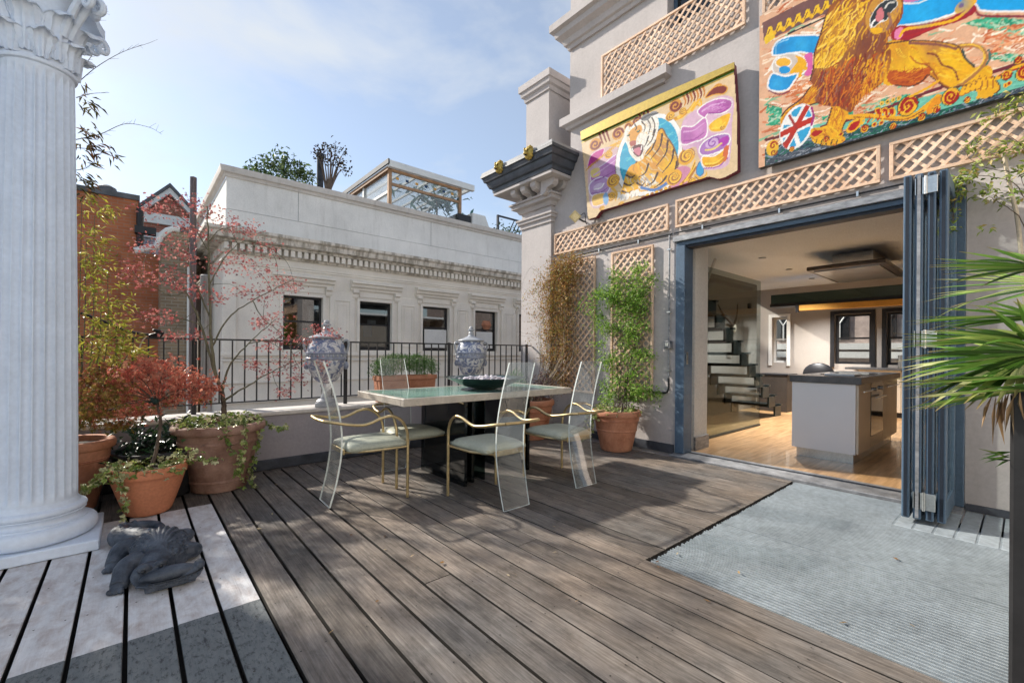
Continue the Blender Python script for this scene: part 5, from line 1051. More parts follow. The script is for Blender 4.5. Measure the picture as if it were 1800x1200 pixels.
# ------------------------------------------------------------------ fluted white column
CCX, CCY = -.42, 3.735
colm = root('column', (CCX, CCY, 0), 'white fluted Corinthian column on a square plinth at the left', 'column')
def column():
    MB().box(CCX - .285, CCY - .285, .002, CCX + .285, CCY + .285, .062).build('plinth', M_COLW, colm, bevel=.006)
    tor = [(.20, 0)] + [(.235 + .035 * math.sin(t), .045 - .045 * math.cos(t)) for t in np.linspace(.3, 2.84, 9)] + [(.225, .092), (.225, .10)] + [(.222 - .022 * math.sin(t), .10 + .02 * (1 - math.cos(t))) for t in np.linspace(0.2, 2.9, 8)] + [(.213, .145)] + [(.205 + .016 * math.sin(t), .162 - .017 * math.cos(t)) for t in np.linspace(.2, 2.94, 8)] + [(.20, .182), (.192, .186), (.182, .205), (.176, .215)]
    MB().lathe([(r, z) for r, z in tor], 64, (CCX, CCY, .063)).build('base', M_COLW, colm, smooth=35)
    n = 24; per = 10; N = n * per; z0, z1 = .272, 2.735; zs = [z0, z0 + .02, z0 + .035, z0 + .06, z0 + .10] + [z0 + (z1 - z0) * k / 10 for k in range(1, 10)] + [z1 - .10, z1 - .06, z1 - .035, z1 - .02, z1]
    dep = {0: 0, 1: 0, 2: .4, 3: .8, 4: 1}; K = len(zs); vs = []
    for i, z in enumerate(zs):
        e = dep.get(min(i, K - 1 - i), 1); f = (z - z0) / (z1 - z0); r = .178 - .027 * f ** 1.5
        for j in range(N):
            ph = (j % per) / per; w = 0 if ph < .15 else math.sin((ph - .15) / .85 * math.pi) ** .5
            q = r - .021 * e * w * (1 if e else 0); th = 2 * math.pi * (j + .5) / N; vs.append((CCX + q * math.cos(th), CCY + q * math.sin(th), z))
    b = MB(); b.add(vs, [(i * N + j, i * N + (j + 1) % N, (i + 1) * N + (j + 1) % N, (i + 1) * N + j) for i in range(K - 1) for j in range(N)]); b.build('shaft', M_COLW, colm, smooth=32)
    zc = 2.735
    cap = MB().lathe([(.151, 0), (.163, .006), (.166, .016), (.163, .026), (.152, .030), (.150, .045), (.152, .15), (.160, .30), (.185, .42), (.20, .45), (0, .45)], 48, (CCX, CCY, zc)).build('capital', M_COLW, colm, smooth=35)
    def acanthus(wd, ht, curl):
        U, V = 13, 14; vs = []
        for i in range(V + 1):
            v = i / V
            prof = wd * (.62 + .55 * math.sin(v * 2.3)) * (1 - max(0, v - .72) ** 2 * 5.5)
            lob = 1 + .09 * math.sin(v * math.pi * 9)
            out = .010 + .02 * v + curl * max(0, v - .55) ** 2 * 3.2; up = ht * (v - max(0, v - .78) ** 2 * 5.0)
            for j in range(U + 1):
                u = j / U * 2 - 1; vs.append((out + .010 * math.cos(u * math.pi * 3.5) * (1 - v * .4) - .02 * u * u + .012 * (1 - abs(u)) , u * prof * lob * .5, up - .018 * abs(u) ** 1.5 * (1 if v > .3 else 0)))
        b = MB(); fs = [(i * (U + 1) + j, i * (U + 1) + j + 1, (i + 1) * (U + 1) + j + 1, (i + 1) * (U + 1) + j) for i in range(V) for j in range(U)]
        b.add(vs, fs); k = len(vs); b.add([(x - .010, y, z) for x, y, z in vs], [tuple(reversed(f)) for f in fs])
        rim = [j for j in range(U + 1)] + [i * (U + 1) + U for i in range(1, V + 1)] + [V * (U + 1) + j for j in range(U - 1, -1, -1)] + [i * (U + 1) for i in range(V - 1, 0, -1)]
        b.add(vs + [(x - .010, y, z) for x, y, z in vs], [(rim[i], rim[i] + k, rim[(i + 1) % len(rim)] + k, rim[(i + 1) % len(rim)]) for i in range(len(rim))])
        return b.mesh('acanthus_leaf', M_COLW, smooth=50)
    A1, A2 = acanthus(.12, .18, .085), acanthus(.125, .31, .13)
    for k in range(8):
        for me, off, zz, rr in ((A1, 0, .03, .150), (A2, .5, .05, .150)):
            a = (k + off) * math.pi / 4 + .2; inst('acanthus_leaf', me, cap, (CCX + rr * math.cos(a), CCY + rr * math.sin(a), zc + zz), (0, 0, a))
    sp = [(.17 + .03 * 0, 0, .20), (.22, 0, .30), (.29, 0, .40), (.335, 0, .425), (.365, 0, .40), (.365, 0, .365), (.34, 0, .35), (.32, 0, .368), (.33, 0, .388), (.342, 0, .38)]
    VO = MB().tube(bez(sp, 5), [.022 - .00022 * i for i in range(46)], 8).mesh('volute', M_COLW, smooth=True)
    for k in range(4):
        a = math.pi / 4 + k * math.pi / 2
        for dv in (-.09, .09): inst('volute', VO, cap, (CCX, CCY, zc), (0, 0, a + dv))
        ro = MB().ell((CCX + .235 * math.cos(a + math.pi / 4), CCY + .235 * math.sin(a + math.pi / 4), zc + .45), (.03, .03, .03), 8, 6).build('rosette', M_COLW, cap, smooth=True)
    ab = []
    for k in range(4):
        a = math.pi / 4 + k * math.pi / 2; c0 = Vector((.40 * math.cos(a), .40 * math.sin(a), 0)); c1 = Vector((.40 * math.cos(a + math.pi / 2), .40 * math.sin(a + math.pi / 2), 0)); mid = (c0 + c1) / 2 * .82
        for t in [.04 + .115 * q for q in range(9)]: ab.append(((1 - t) ** 2 * c0 + 2 * t * (1 - t) * (mid * 2 - (c0 + c1) / 2) + t * t * c1))
    MB().prism([(CCX + p.x, CCY + p.y, zc + .452) for p in ab], (0, 0, .06)).build('abacus', M_COLW, cap, bevel=.006)
column()

# ------------------------------------------------------------------ pots
def pot_mesh(name, rb, rt, h, m, rim=.06, roll=.02, rings=(), seg=48):
    def rad(z): return rb + (rt - rb) * (z / h) ** .9
    p = [(rb * .9, 0), (rb, .006)]
    for k in range(1, 12):
        z = (h - rim) * k / 12; p.append((rad(z), z))
    for z in rings:
        p += [(rad(z - .012) + .0, z - .013), (rad(z) + .006, z - .006), (rad(z) + .006, z + .006), (rad(z + .012), z + .013)]
    p = sorted(p, key=lambda q: q[1]); R0 = rad(h - rim)
    p += [(R0, h - rim), (R0 + roll * .7, h - rim + .004)] + [(R0 + roll * .55 + roll * .75 * math.sin(t), h - rim / 2 - rim * .46 * math.cos(t)) for t in np.linspace(.35, 2.8, 8)] + [(R0 + .002, h), (R0 - .022, h - .004), (R0 - .03, h - .05), (0, h - .05)]
    return MB().lathe(p, seg).mesh(name, m, smooth=38)
def pot(label, x, y, z, rb, rt, h, m, **k):
    o = root('plant_pot', (x, y, z), label, 'plant pot', 'plant pots', local=True)
    link('body', pot_mesh('body', rb, rt, h, m, **k), o)
    s = MB().lathe([(rt - .035, 0), (rt - .035, .004), (rt * .5, .014), (0, .02)], 28, (0, 0, h - .05)); so = s.build('soil', M_SOIL, o, smooth=True); return o
pot('large brown weathered terracotta pot holding the tall red maple', .56, 4.385, .002, .195, .315, .545, M_TERRAB, rim=.075, roll=.028, rings=(.09, .40))
pot('small bright orange pot with variegated ivy on the white boards', .095, 4.04, .002, .125, .232, .335, M_TERRAN, rim=.07, roll=.008)
pot('terracotta pot half hidden behind the white column', -.34, 4.42, .002, .15, .245, .50, M_TERRA, rim=.07, roll=.02, rings=(.36,))
pot('black plastic pot in shade behind the orange pot', .16, 4.47, .002, .22, .28, .37, M_PLAST, rim=.035, roll=.012)
pot('tall terracotta pot with green climber right of the chairs', 4.36, 3.17, .002, .175, .275, .475, M_TERRA, rim=.075, roll=.02, rings=(.245, .365))
pot('terracotta pot behind the table by the dry climber', 4.05, 4.32, .002, .20, .30, .52, M_TERRA, rim=.08, roll=.02, rings=(.37, .27))
# terracotta trough on the coping
tq = root('trough_planter', (2.49, 4.87, .557), 'rectangular terracotta trough of rosemary on the parapet', 'planter')
x0, x1 = 2.115, 2.865
b = MB(); A = [(x0 + .03, 4.78, .558), (x1 - .03, 4.78, .558), (x1 - .03, 4.93, .558), (x0 + .03, 4.93, .558)]; B = [(x0 + .01, 4.765, .81), (x1 - .01, 4.765, .81), (x1 - .01, 4.938, .81), (x0 + .01, 4.938, .81)]
b.add(A + B, [(3, 2, 1, 0), (0, 1, 5, 4), (1, 2, 6, 5), (2, 3, 7, 6), (3, 0, 4, 7), (4, 5, 6, 7)]); b.build('body', M_TERRA, tq, bevel=.006)
MB().box(x0, 4.752, .811, x1, 4.765, .862).box(x0, 4.935, .811, x1, 4.943, .862).box(x0, 4.765, .811, x0 + .02, 4.935, .862).box(x1 - .02, 4.765, .811, x1, 4.935, .862).build('rim', M_TERRA, tq, bevel=.004)
MB().box(x0 + .021, 4.766, .811, x1 - .021, 4.934, .845).build('soil', M_SOIL, tq)

# ------------------------------------------------------------------ blue and white lidded urns
def urnmat():
    m, t, b, _ = newmat('blue and white faience'); p = nd(t, 'ShaderNodeTexCoord').outputs['Object']
    n = noise(t, p, 13, 6, .6, 1.6); n2 = noise(t, p, 34, 4, .6, .8); s = nd(t, 'ShaderNodeSeparateXYZ', {0: p})
    blue = ramp(t, n2, [(.35, (.07, .10, .24)), (.65, (.20, .25, .40))])
    k = mixc(t, ramp(t, n, [(.47, 0.0), (.53, .95)]), (.66, .67, .69), blue)
    k = mixc(t, ramp(t, noise(t, p, 4.5, 4), [(.48, 0.0), (.72, .5)]), k, (.30, .30, .31))
    t.links.new(k, b.inputs['Base Color']); b.inputs['Roughness'].default_value = .35; b.inputs['Coat Weight'].default_value = .2; bump(t, b, n2, .3, .006); return m
M_URN = urnmat(); M_URNW = mat('chalky glazed white', (.58, .60, .63), .4, col2=(.36, .38, .43), scale=16, var=.25); M_URNB = mat('cobalt band', (.28, .31, .40), .35, var=.3, scale=24)
def urn(label, x, y, z, s=1.0, foot=True):
    o = root('urn', (x, y, z), label, 'urn', 'lidded faience urns on the parapet', local=True)
    Z = lambda pr: [(r * s, zz * s) for r, zz in pr]
    if foot:
        MB().box(-.105 * s, -.105 * s, .001, .105 * s, .105 * s, .045 * s).build('plinth', M_URNW, o, bevel=.006)
        MB().lathe(Z([(.095, .046), (.10, .06), (.085, .078), (.055, .095), (.045, .13), (.042, .17), (.05, .20), (.065, .215), (.06, .235), (.05, .25)]), 28).build('foot', M_URNW, o, smooth=40)
    else:
        MB().lathe(Z([(.11, .001), (.115, .02), (.10, .04), (.085, .12), (.09, .25)]), 28).build('foot', M_URNW, o, smooth=40)
    MB().lathe(Z([(.05, .25), (.10, .275), (.145, .33), (.175, .40), (.19, .46), (.196, .50)]), 40).build('bowl', M_URN, o, smooth=40)
    bd = MB().lathe(Z([(.198, .50), (.205, .508), (.205, .522), (.199, .53), (.199, .56), (.206, .566), (.206, .578), (.196, .584)]), 40).build('band', M_URNB, o, smooth=30)
    GAD = MB().ell((0, 0, 0), (.008 * s, .010 * s, .017 * s), 6, 5).mesh('gadroon', M_URNW, smooth=True)
    for k in range(26): a = 2 * math.pi * k / 26; inst('gadroon', GAD, bd, (.201 * s * math.cos(a), .201 * s * math.sin(a), .545 * s), (0, 0, a))
    MB().lathe(Z([(.196, .584), (.192, .62), (.18, .66), (.162, .69), (.155, .715), (.16, .725), (.0, .73)]), 40).build('shoulder', M_URN, o, smooth=40)
    ld = MB().lathe(Z([(.172, .728), (.176, .735), (.172, .745), (.14, .757), (.09, .775), (.05, .795), (.032, .82), (.04, .835), (.028, .85), (.024, .865)]), 36).build('lid', M_URNW, o, smooth=40)
    fi = MB(); fi.lathe(Z([(.022, .864), (.045, .872), (.045, .885), (.022, .893), (.028, .905), (.02, .922), (0, .93)]), 14); fi.build('finial', M_URNW, ld, smooth=40)
    for sg in (-1, 1):
        pts = [(.165 * s * sg, 0, .70 * s), (.205 * s * sg, 0, .715 * s), (.225 * s * sg, 0, .68 * s), (.215 * s * sg, 0, .62 * s), (.20 * s * sg, 0, .575 * s)]
        MB().tube(bez(pts, 5), .012 * s, 8).build('handle', M_URNW, o, smooth=True)
        MB().ell((.195 * s * sg, 0, .44 * s), (.03 * s, .028 * s, .045 * s), 10, 8).build('mask', M_URNB, o, smooth=True)
    o.rotation_euler = (0, 0, R(-20)); return o
urn('tall footed blue and white urn beside the first railing post', 1.566, 4.845, .557, .985)
urn('smaller blue and white urn behind the bowl on the table', 3.44, 4.845, .557, 1.0, False)

# ------------------------------------------------------------------ table and bowl
TZ, TX0, TX1, TY0, TY1 = .785, 1.555, 3.44, 3.06, 3.96
tb = root('dining_table', (2.5, 3.5, 0), 'long glass topped table with cream edge and black pedestals', 'table')
M_TEDGE = mat('cream table edge', (.50, .45, .385), .35, var=.12, scale=8, bmp=.03); M_TTOP = mat('sea green glass top', (.25, .43, .37), .14, col2=(.31, .50, .44), scale=2.2, var=.1, bmp=0, spec=.55)
for a in ((TX0, TY0, TX1, TY0 + .05), (TX0, TY1 - .05, TX1, TY1), (TX0, TY0 + .0505, TX0 + .05, TY1 - .0505), (TX1 - .05, TY0 + .0505, TX1, TY1 - .0505)):
    MB().box(a[0], a[1], TZ - .058, a[2], a[3], TZ).build('edge_frame', M_TEDGE, tb, bevel=.003)
MB().box(TX0 + .051, TY0 + .051, TZ - .02, TX1 - .051, TY1 - .051, TZ - .0015).build('glass_top', M_TTOP, tb)
MB().box(TX0 + .06, TY0 + .06, TZ - .05, TX1 - .06, TY1 - .06, TZ - .021).build('under_board', M_DGLASS, tb)
for x in (2.14, 2.80):
    MB().box(x, TY0 + .04, .002, x + .03, TY1 - .12, TZ - .051).build('pedestal_leg', M_DGLASS, tb, bevel=.002); MB().box(x + .12, TY0 + .10, .002, x + .15, TY1 - .18, TZ - .051).build('pedestal_leg', M_DGLASS, tb, bevel=.002)
    MB().box(x + .031, TY0 + .3, .002, x + .119, TY0 + .33, TZ - .051).build('pedestal_web', M_DGLASS, tb)
MB().box(2.40, TY0 + .11, .002, 2.412, TY1 - .2, TZ - .051).build('glass_fin', M_GRGLASS, tb)
bw = root('bowl', (2.66, 3.5, TZ), 'wide shallow black green bowl of white shells on the table', 'bowl', local=True)
MB().lathe([(.07, 0.001), (.12, .003), (.22, .03), (.32, .075), (.385, .105), (.405, .113), (.385, .113), (.31, .085), (.2, .06), (0, .05)], 44).build('dish', mat('dark green black glaze', (.012, .03, .026), .18, var=.3, bmp=0), bw, smooth=40)
M_SHELL = mat('lilac white shell', (.70, .68, .71), .6, col2=(.50, .46, .53), scale=30, var=.3)
SHE = MB().ell((0, 0, 0), (.022, .016, .012), 8, 6).mesh('shell', M_SHELL, smooth=True)
for i in range(150):
    r = .25 * math.sqrt(rng.random()); a = rng.uniform(0, 6.28); s = rng.uniform(.7, 1.5)
    inst('shell', SHE, bw, (r * math.cos(a), r * math.sin(a), .082 + .022 * (1 - (r / .23) ** 2) + rng.uniform(-.006, .008)), (rng.uniform(-1, 1), rng.uniform(-1, 1), rng.uniform(0, 6)), (s, s, s))

# ------------------------------------------------------------------ clear acrylic and gold armchairs (face +y)
def make_chair():
    o = root('armchair', (0, 0, 0), 'x', 'chair', 'clear acrylic dining chairs', local=True)
    W2 = .2425
    # curved acrylic back sheet from floor to top
    cl = bez([(0, -.285, 0), (0, -.235, .2), (0, -.205, .42), (0, -.215, .62), (0, -.262, .84), (0, -.335, 1.07)], 5); hw = .125; th = .013; n = len(cl); vs = []
    for i, p in enumerate(cl):
        w_ = hw + .01 * math.sin(i / (n - 1) * math.pi)
        vs += [(-w_, p.y, p.z), (w_, p.y, p.z), (w_, p.y - th, p.z), (-w_, p.y - th, p.z)]
    b = MB()
    for i in range(n - 1):
        a, c = i * 4, i * 4 + 4
        b.add([vs[a], vs[a + 1], vs[c + 1], vs[c]], [(0, 1, 2, 3)], 0); b.add([vs[a + 2], vs[a + 3], vs[c + 3], vs[c + 2]], [(0, 1, 2, 3)], 0)
        b.add([vs[a + 1], vs[a + 2], vs[c + 2], vs[c + 1]], [(0, 1, 2, 3)], 1); b.add([vs[a + 3], vs[a], vs[c], vs[c + 3]], [(0, 1, 2, 3)], 1)
    b.add(vs[:4], [(3, 2, 1, 0)], 1); b.add(vs[-4:], [(0, 1, 2, 3)], 1)
    b.build('back_sheet', [M_ACR, M_ACREDGE], o, weld=True, smooth=30)
    # one bent tube each side: leg, curve, arm
    for s in (-1, 1):
        pts = [(s * W2, .262, .001), (s * W2, .262, .30), (s * W2, .262, .44), (s * (W2 + .005), .25, .53), (s * (W2 + .012), .205, .605), (s * (W2 + .015), .13, .648), (s * (W2 + .012), .05, .642), (s * (W2 + .005), -.03, .612), (s * W2, -.10, .600), (s * (W2 - .01), -.20, .612), (s * (W2 - .04), -.30, .632), (s * .16, -.345, .638)]
        MB().tube(bez(pts, 5), .0115, 10).build('arm_and_leg', M_BRASS, o, smooth=True)
        MB().tube([(s * .10, -.2, .385), (s * W2 * .98, -.03, .40), (s * W2, .262, .40)], .009, 8).build('seat_rail', M_BRASS, o, smooth=True)
    MB().tube(bez([(-.16, -.345, .638), (0, -.352, .636), (.16, -.345, .638)], 6), .0115, 10).build('back_bar', M_BRASS, o, smooth=True)
    MB().box(-.14, -.203, .375, .14, -.190, .415).build('back_bracket', M_BRASS, o, bevel=.003)
    MB().box(-W2 + .02, .245, .385, W2 - .02, .26, .405).build('front_rail', M_BRASS, o, bevel=.003)
    # cushion: rounded slab, bulged
    N = 12; vs = []; y0, y1 = -.185, .285
    def sup(u, v):
        e = max(abs(u), abs(v)); return (1 - abs(u) ** 5) * (1 - abs(v) ** 5)
    for j in range(N + 1):
        for i in range(N + 1):
            u, v = i / N * 2 - 1, j / N * 2 - 1; wv = (.205 + .028 * (v + 1) / 2) * (1 - .06 * abs(v) ** 6); vs.append((u * wv, (y0 + y1) / 2 + v * (y1 - y0) / 2 * (1 - .05 * abs(u) ** 6), .428 + .036 * sup(u, v) ** .6))
    top = [(j * (N + 1) + i, j * (N + 1) + i + 1, (j + 1) * (N + 1) + i + 1, (j + 1) * (N + 1) + i) for j in range(N) for i in range(N)]
    b = MB(); b.add(vs, top); k = len(vs); b.add([(x, y, .856 - z - .022) for x, y, z in vs], [tuple(reversed(f)) for f in top])
    rim = list(range(N + 1)) + [i * (N + 1) + N for i in range(1, N + 1)] + [N * (N + 1) + j for j in range(N - 1, -1, -1)] + [i * (N + 1) for i in range(N - 1, 0, -1)]
    b.add(vs + [(x, y, .856 - z - .022) for x, y, z in vs], [(rim[i], rim[i] + k, rim[(i + 1) % len(rim)] + k, rim[(i + 1) % len(rim)]) for i in range(len(rim))]); b.build('seat_cushion', M_CUSH, o, smooth=60, weld=True)
    return o
ch0 = make_chair()
spots = [(2.155, 2.735, 0, 'clear acrylic chair nearest the camera, its back to us at mid table'), (2.99, 2.76, R(-3), 'clear acrylic chair at the right of the table, beside the tall pot'),
         (1.395, 3.42, R(-92), 'clear acrylic chair at the left end of the table'), (1.925, 3.69, R(180), 'clear acrylic chair on the far side before the rosemary trough')]
for i, (x, y, rz, lb) in enumerate(spots):
    o = ch0 if i == 0 else copy_tree(ch0); o.location = (x, y, .002); o.rotation_euler = (0, 0, rz); o['label'] = lb

# ------------------------------------------------------------------ cast stone crocodile on the white boards
def croc():
    o = root('crocodile_statue', (.1, 3.05, .002), 'dark slate crocodile statue lying on the white painted boards', 'statue')
    MS = mat('slate blue cast stone', (.034, .045, .068), .5, col2=(.095, .115, .15), scale=14, var=.35, bmp=.5, bscale=90)
    b = MB(); V = Vector
    # broad low trunk, shoulders, hips
    b.ell((.125, 3.05, .05), (.135, .20, .115), 28, 16); b.ell((.10, 2.90, .055), (.082, .10, .075), 22, 14); b.ell((.11, 3.22, .05), (.085, .12, .068), 20, 12)
    # big head turned to the right: skull, flat muzzle, heavy jaw, nose lump
    b.ell((.07, 2.77, .06), (.072, .07, .058), 20, 14); b.box(.05, 2.668, .008, .245, 2.74, .034); b.ell((.14, 2.70, .07), (.115, .045, .032), 20, 12); b.ell((.225, 2.70, .045), (.05, .046, .034), 16, 12); b.ell((.262, 2.70, .075), (.024, .034, .026), 14, 10)
    for x, y in ((.05, 2.722), (.115, 2.742)): b.ell((x, y, .108), (.03, .022, .022), 12, 8)
    for y in (2.684, 2.716): b.ell((.268, y, .088), (.012, .010, .010), 8, 6)
    # tail swept round to the left and curled back
    q = bez([(.10, 3.22, .055), (.02, 3.34, .055), (-.045, 3.43, .052), (-.04, 3.55, .047), (.04, 3.60, .042), (.12, 3.58, .036), (.15, 3.50, .028), (.135, 3.45, .02)], 8); b.tube(q, [.074 - .0011 * i for i in range(len(q))], 16)
    for i in range(2, 34, 4): b.ell(q[i] + V((0, 0, .062 - .001 * i)), (.016, .016, .018), 8, 6)
    # thick limbs with three toes each
    for pts, rr in (([(.035, 2.92, .085), (-.015, 2.88, .075), (-.03, 2.835, .045), (-.042, 2.80, .024)], (.052, .036)), ([(.04, 3.17, .07), (-.03, 3.17, .07), (-.055, 3.12, .045), (-.068, 3.085, .024)], (.056, .036)), ([(.20, 3.18, .055), (.245, 3.24, .05), (.262, 3.31, .026)], (.05, .034)), ([(.22, 2.97, .06), (.262, 2.98, .05), (.272, 3.05, .026)], (.048, .034))):
        w = bez(pts, 6); b.tube(w, [rr[0] + (rr[1] - rr[0]) * i / (len(w) - 1) for i in range(len(w))], 14); e = w[-1]; d = (w[-1] - w[-4]); d.z = 0; d.normalize(); sd_ = V((-d.y, d.x, 0))
        b.ell(e, (.034, .034, .022), 12, 8)
        for k in (-1, 0, 1): b.ell(e + d * .034 + sd_ * k * .022 + V((0, 0, -.008)), (.013, .013, .014), 10, 8)
    # rows of scales between the ribs and along the flanks
    for i in range(150):
        a_, f = rng.uniform(0, 6.283), math.sqrt(rng.uniform(.35, .98)); x, y = .125 + .135 * f * math.cos(a_), 3.05 + .20 * f * math.sin(a_)
        b.ell((x, y, .05 + .115 * math.sqrt(1 - f * f * .97)), (.009, .010, .0055), 6, 4)
    # thin ribs fanning from the nape, rim of the shell
    for k in range(7):
        t = k / 6 * 2 - 1; w = []
        for f in range(9):
            g_ = f / 8; x = .11 + .125 * t * g_ + .015 * g_; y = 2.86 + .36 * g_ - .09 * t * t * g_ * g_; u = ((x - .125) / .135) ** 2 + ((y - 3.06) / .20) ** 2; w.append((x, y, .05 + .115 * math.sqrt(max(.05, 1 - min(u, .95))) + .003))
        b.tube(w, [.006 + .004 * math.sin(i / 8 * 3.14) for i in range(9)], 8)
    b.tube(bez([(.02, 2.70, .04), (.08, 2.655, .045), (.16, 2.648, .045), (.235, 2.662, .05), (.275, 2.69, .052)], 6), .0075, 8)
    for k in range(8): b.ell((.085 + .024 * k, 2.652 + .0006 * k * k * .5, .036), (.005, .006, .010), 6, 5)
    MDK = mat('groove and eye dark stone', (.015, .018, .024), .4)
    MB().tube(bez([(.035, 2.684, .052), (.09, 2.642, .056), (.16, 2.637, .056), (.235, 2.648, .06), (.276, 2.676, .06)], 6), .0035, 6).build('mouth_line', MDK, o, smooth=True)  # dark tube stands for the shade of a carved mouth groove
    for x, y in ((.045, 2.702), (.112, 2.722)): MB().ell((x, y, .104), (.010, .008, .010), 10, 8).build('eye', MDK, o, smooth=True)
    TO = MB().lathe([(.0055, 0), (.004, .008), (0, .016)], 7).mesh('tooth', MS)
    for k in range(9): inst('tooth', TO, o, (.06 + .024 * k, 2.650 - .012 * math.sin(k / 8 * 3.14), .058), (R(180), 0, 0))
    ob = b.build('body', MS, o); md = ob.modifiers.new('r', 'REMESH'); md.mode = 'VOXEL'; md.voxel_size = .0038; sm = ob.modifiers.new('s', 'SMOOTH'); sm.factor = .5; sm.iterations = 1
    dg = bpy.context.evaluated_depsgraph_get(); dg.update(); m2 = bpy.data.meshes.new_from_object(ob.evaluated_get(dg)); ob.modifiers.clear(); ob.data = m2
    co = np.empty(len(m2.vertices) * 3, 'f'); m2.vertices.foreach_get('co', co); co = co.reshape(-1, 3); co[:, 2] = np.maximum(co[:, 2], .003); m2.vertices.foreach_set('co', co.ravel()); m2.polygons.foreach_set('use_smooth', [True] * len(m2.polygons))
croc()

# ------------------------------------------------------------------ tall black planter for the palm
pp = root('palm_planter', (2.22, -.24, 0), 'tall square black planter at the right edge under the palm', 'planter')
b = MB(); A = [(2.01, -.47, -.025), (2.45, -.47, -.025), (2.45, .033, -.025), (2.01, .033, -.025)]; B = [(2.0, -.48, 1.03), (2.46, -.48, 1.03), (2.46, .033, 1.03), (2.0, .033, 1.03)]
b.add(A + B, [(3, 2, 1, 0), (0, 1, 5, 4), (1, 2, 6, 5), (2, 3, 7, 6), (3, 0, 4, 7)]); b.build('body', M_PLAST, pp, bevel=.008)
MB().box(2.012, -.468, .985, 2.448, .016, 1.0).build('soil', M_SOIL, pp)
# ------------------------------------------------------------------ foliage
nr = np.random.RandomState(11)
def unit(a): return a / np.maximum(1e-9, np.linalg.norm(a, axis=-1, keepdims=True))
def leaves(name, P, D, Ln, Wd, C, parent, m=None, lobes=1, spread=.6, droop=.15, lobelen=None, up=None):
    """every leaf a folded diamond (or a fan of them): base, two shoulders, tip"""
    P = np.asarray(P, float); n = len(P); D = unit(np.asarray(D, float)); Ln = np.broadcast_to(np.asarray(Ln, float), (n,)); Wd = np.broadcast_to(np.asarray(Wd, float), (n,))
    U = nr.normal(size=(n, 3)) * .55 + np.array([0, 0, 1.0] if up is None else up); S = unit(np.cross(D, U)); N = unit(np.cross(S, D)); C = np.asarray(C, float)
    if C.ndim == 1: C = np.tile(C, (n, 1))
    vs = []; cs = []
    for k in range(lobes):
        a = 0 if lobes == 1 else (k / (lobes - 1) * 2 - 1) * spread
        l = Ln * (1 if lobelen is None else lobelen[k]); d = D * math.cos(a) + S * math.sin(a); s = S * math.cos(a) - D * math.sin(a)
        b = P; t = P + d * l[:, None] - N * (droop * l)[:, None]; mid = P + d * (l * .45)[:, None] + N * (Wd * .15)[:, None]
        vs.append(np.stack([b, mid + s * (Wd / 2)[:, None] , t, mid - s * (Wd / 2)[:, None]], 1)); cs.append(np.repeat(C[:, None, :], 4, 1))
    V = np.concatenate(vs).reshape(-1, 3); Cc = np.concatenate(cs).reshape(-1, 3); q = len(V) // 4; i = np.arange(q)[:, None] * 4
    F = np.concatenate([i + [0, 1, 2], i + [0, 2, 3]]); me = bpy.data.meshes.new(name)
    me.vertices.add(len(V)); me.vertices.foreach_set('co', V.astype('f').ravel()); me.loops.add(F.size); me.loops.foreach_set('vertex_index', F.astype('i').ravel()); me.polygons.add(len(F)); me.polygons.foreach_set('loop_start', np.arange(0, F.size, 3, dtype='i')); me.update(calc_edges=True)
    at = me.color_attributes.new('Col', 'FLOAT_COLOR', 'POINT'); at.data.foreach_set('color', np.concatenate([Cc, np.ones((len(Cc), 1))], 1).astype('f').ravel()); me.materials.append(m or M_LEAF)
    return tag(link(name, me, parent), kind='stuff')
def pal(cols, n, j=.18):
    c = np.array(cols)[nr.randint(len(cols), size=n)]; return np.clip(c * (1 + nr.normal(0, j, (n, 1))), .005, .95)
def rdir(n, flat=.6, bias=(0, 0, 0)): return unit(nr.normal(size=(n, 3)) * np.array([1, 1, flat]) + np.array(bias))
def stem(pts, r0, r1, name, m, parent, n=6, k=6, jit=0):
    q = bez(pts, k) if len(pts) > 2 else [Vector(p) for p in pts]
    if jit: q = [p + Vector((rng.uniform(-jit, jit), rng.uniform(-jit, jit), rng.uniform(-jit, jit))) if 0 < i < len(q) - 1 else p for i, p in enumerate(q)]
    rr = [r0 + (r1 - r0) * i / (len(q) - 1) for i in range(len(q))]; MB().tube(q, rr, n).build(name, m, parent, smooth=True); return q
def on(pts, y, dy=0): return [YP(px, py, y + (dy * i / max(1, len(pts) - 1))) for i, (px, py) in enumerate(pts)]

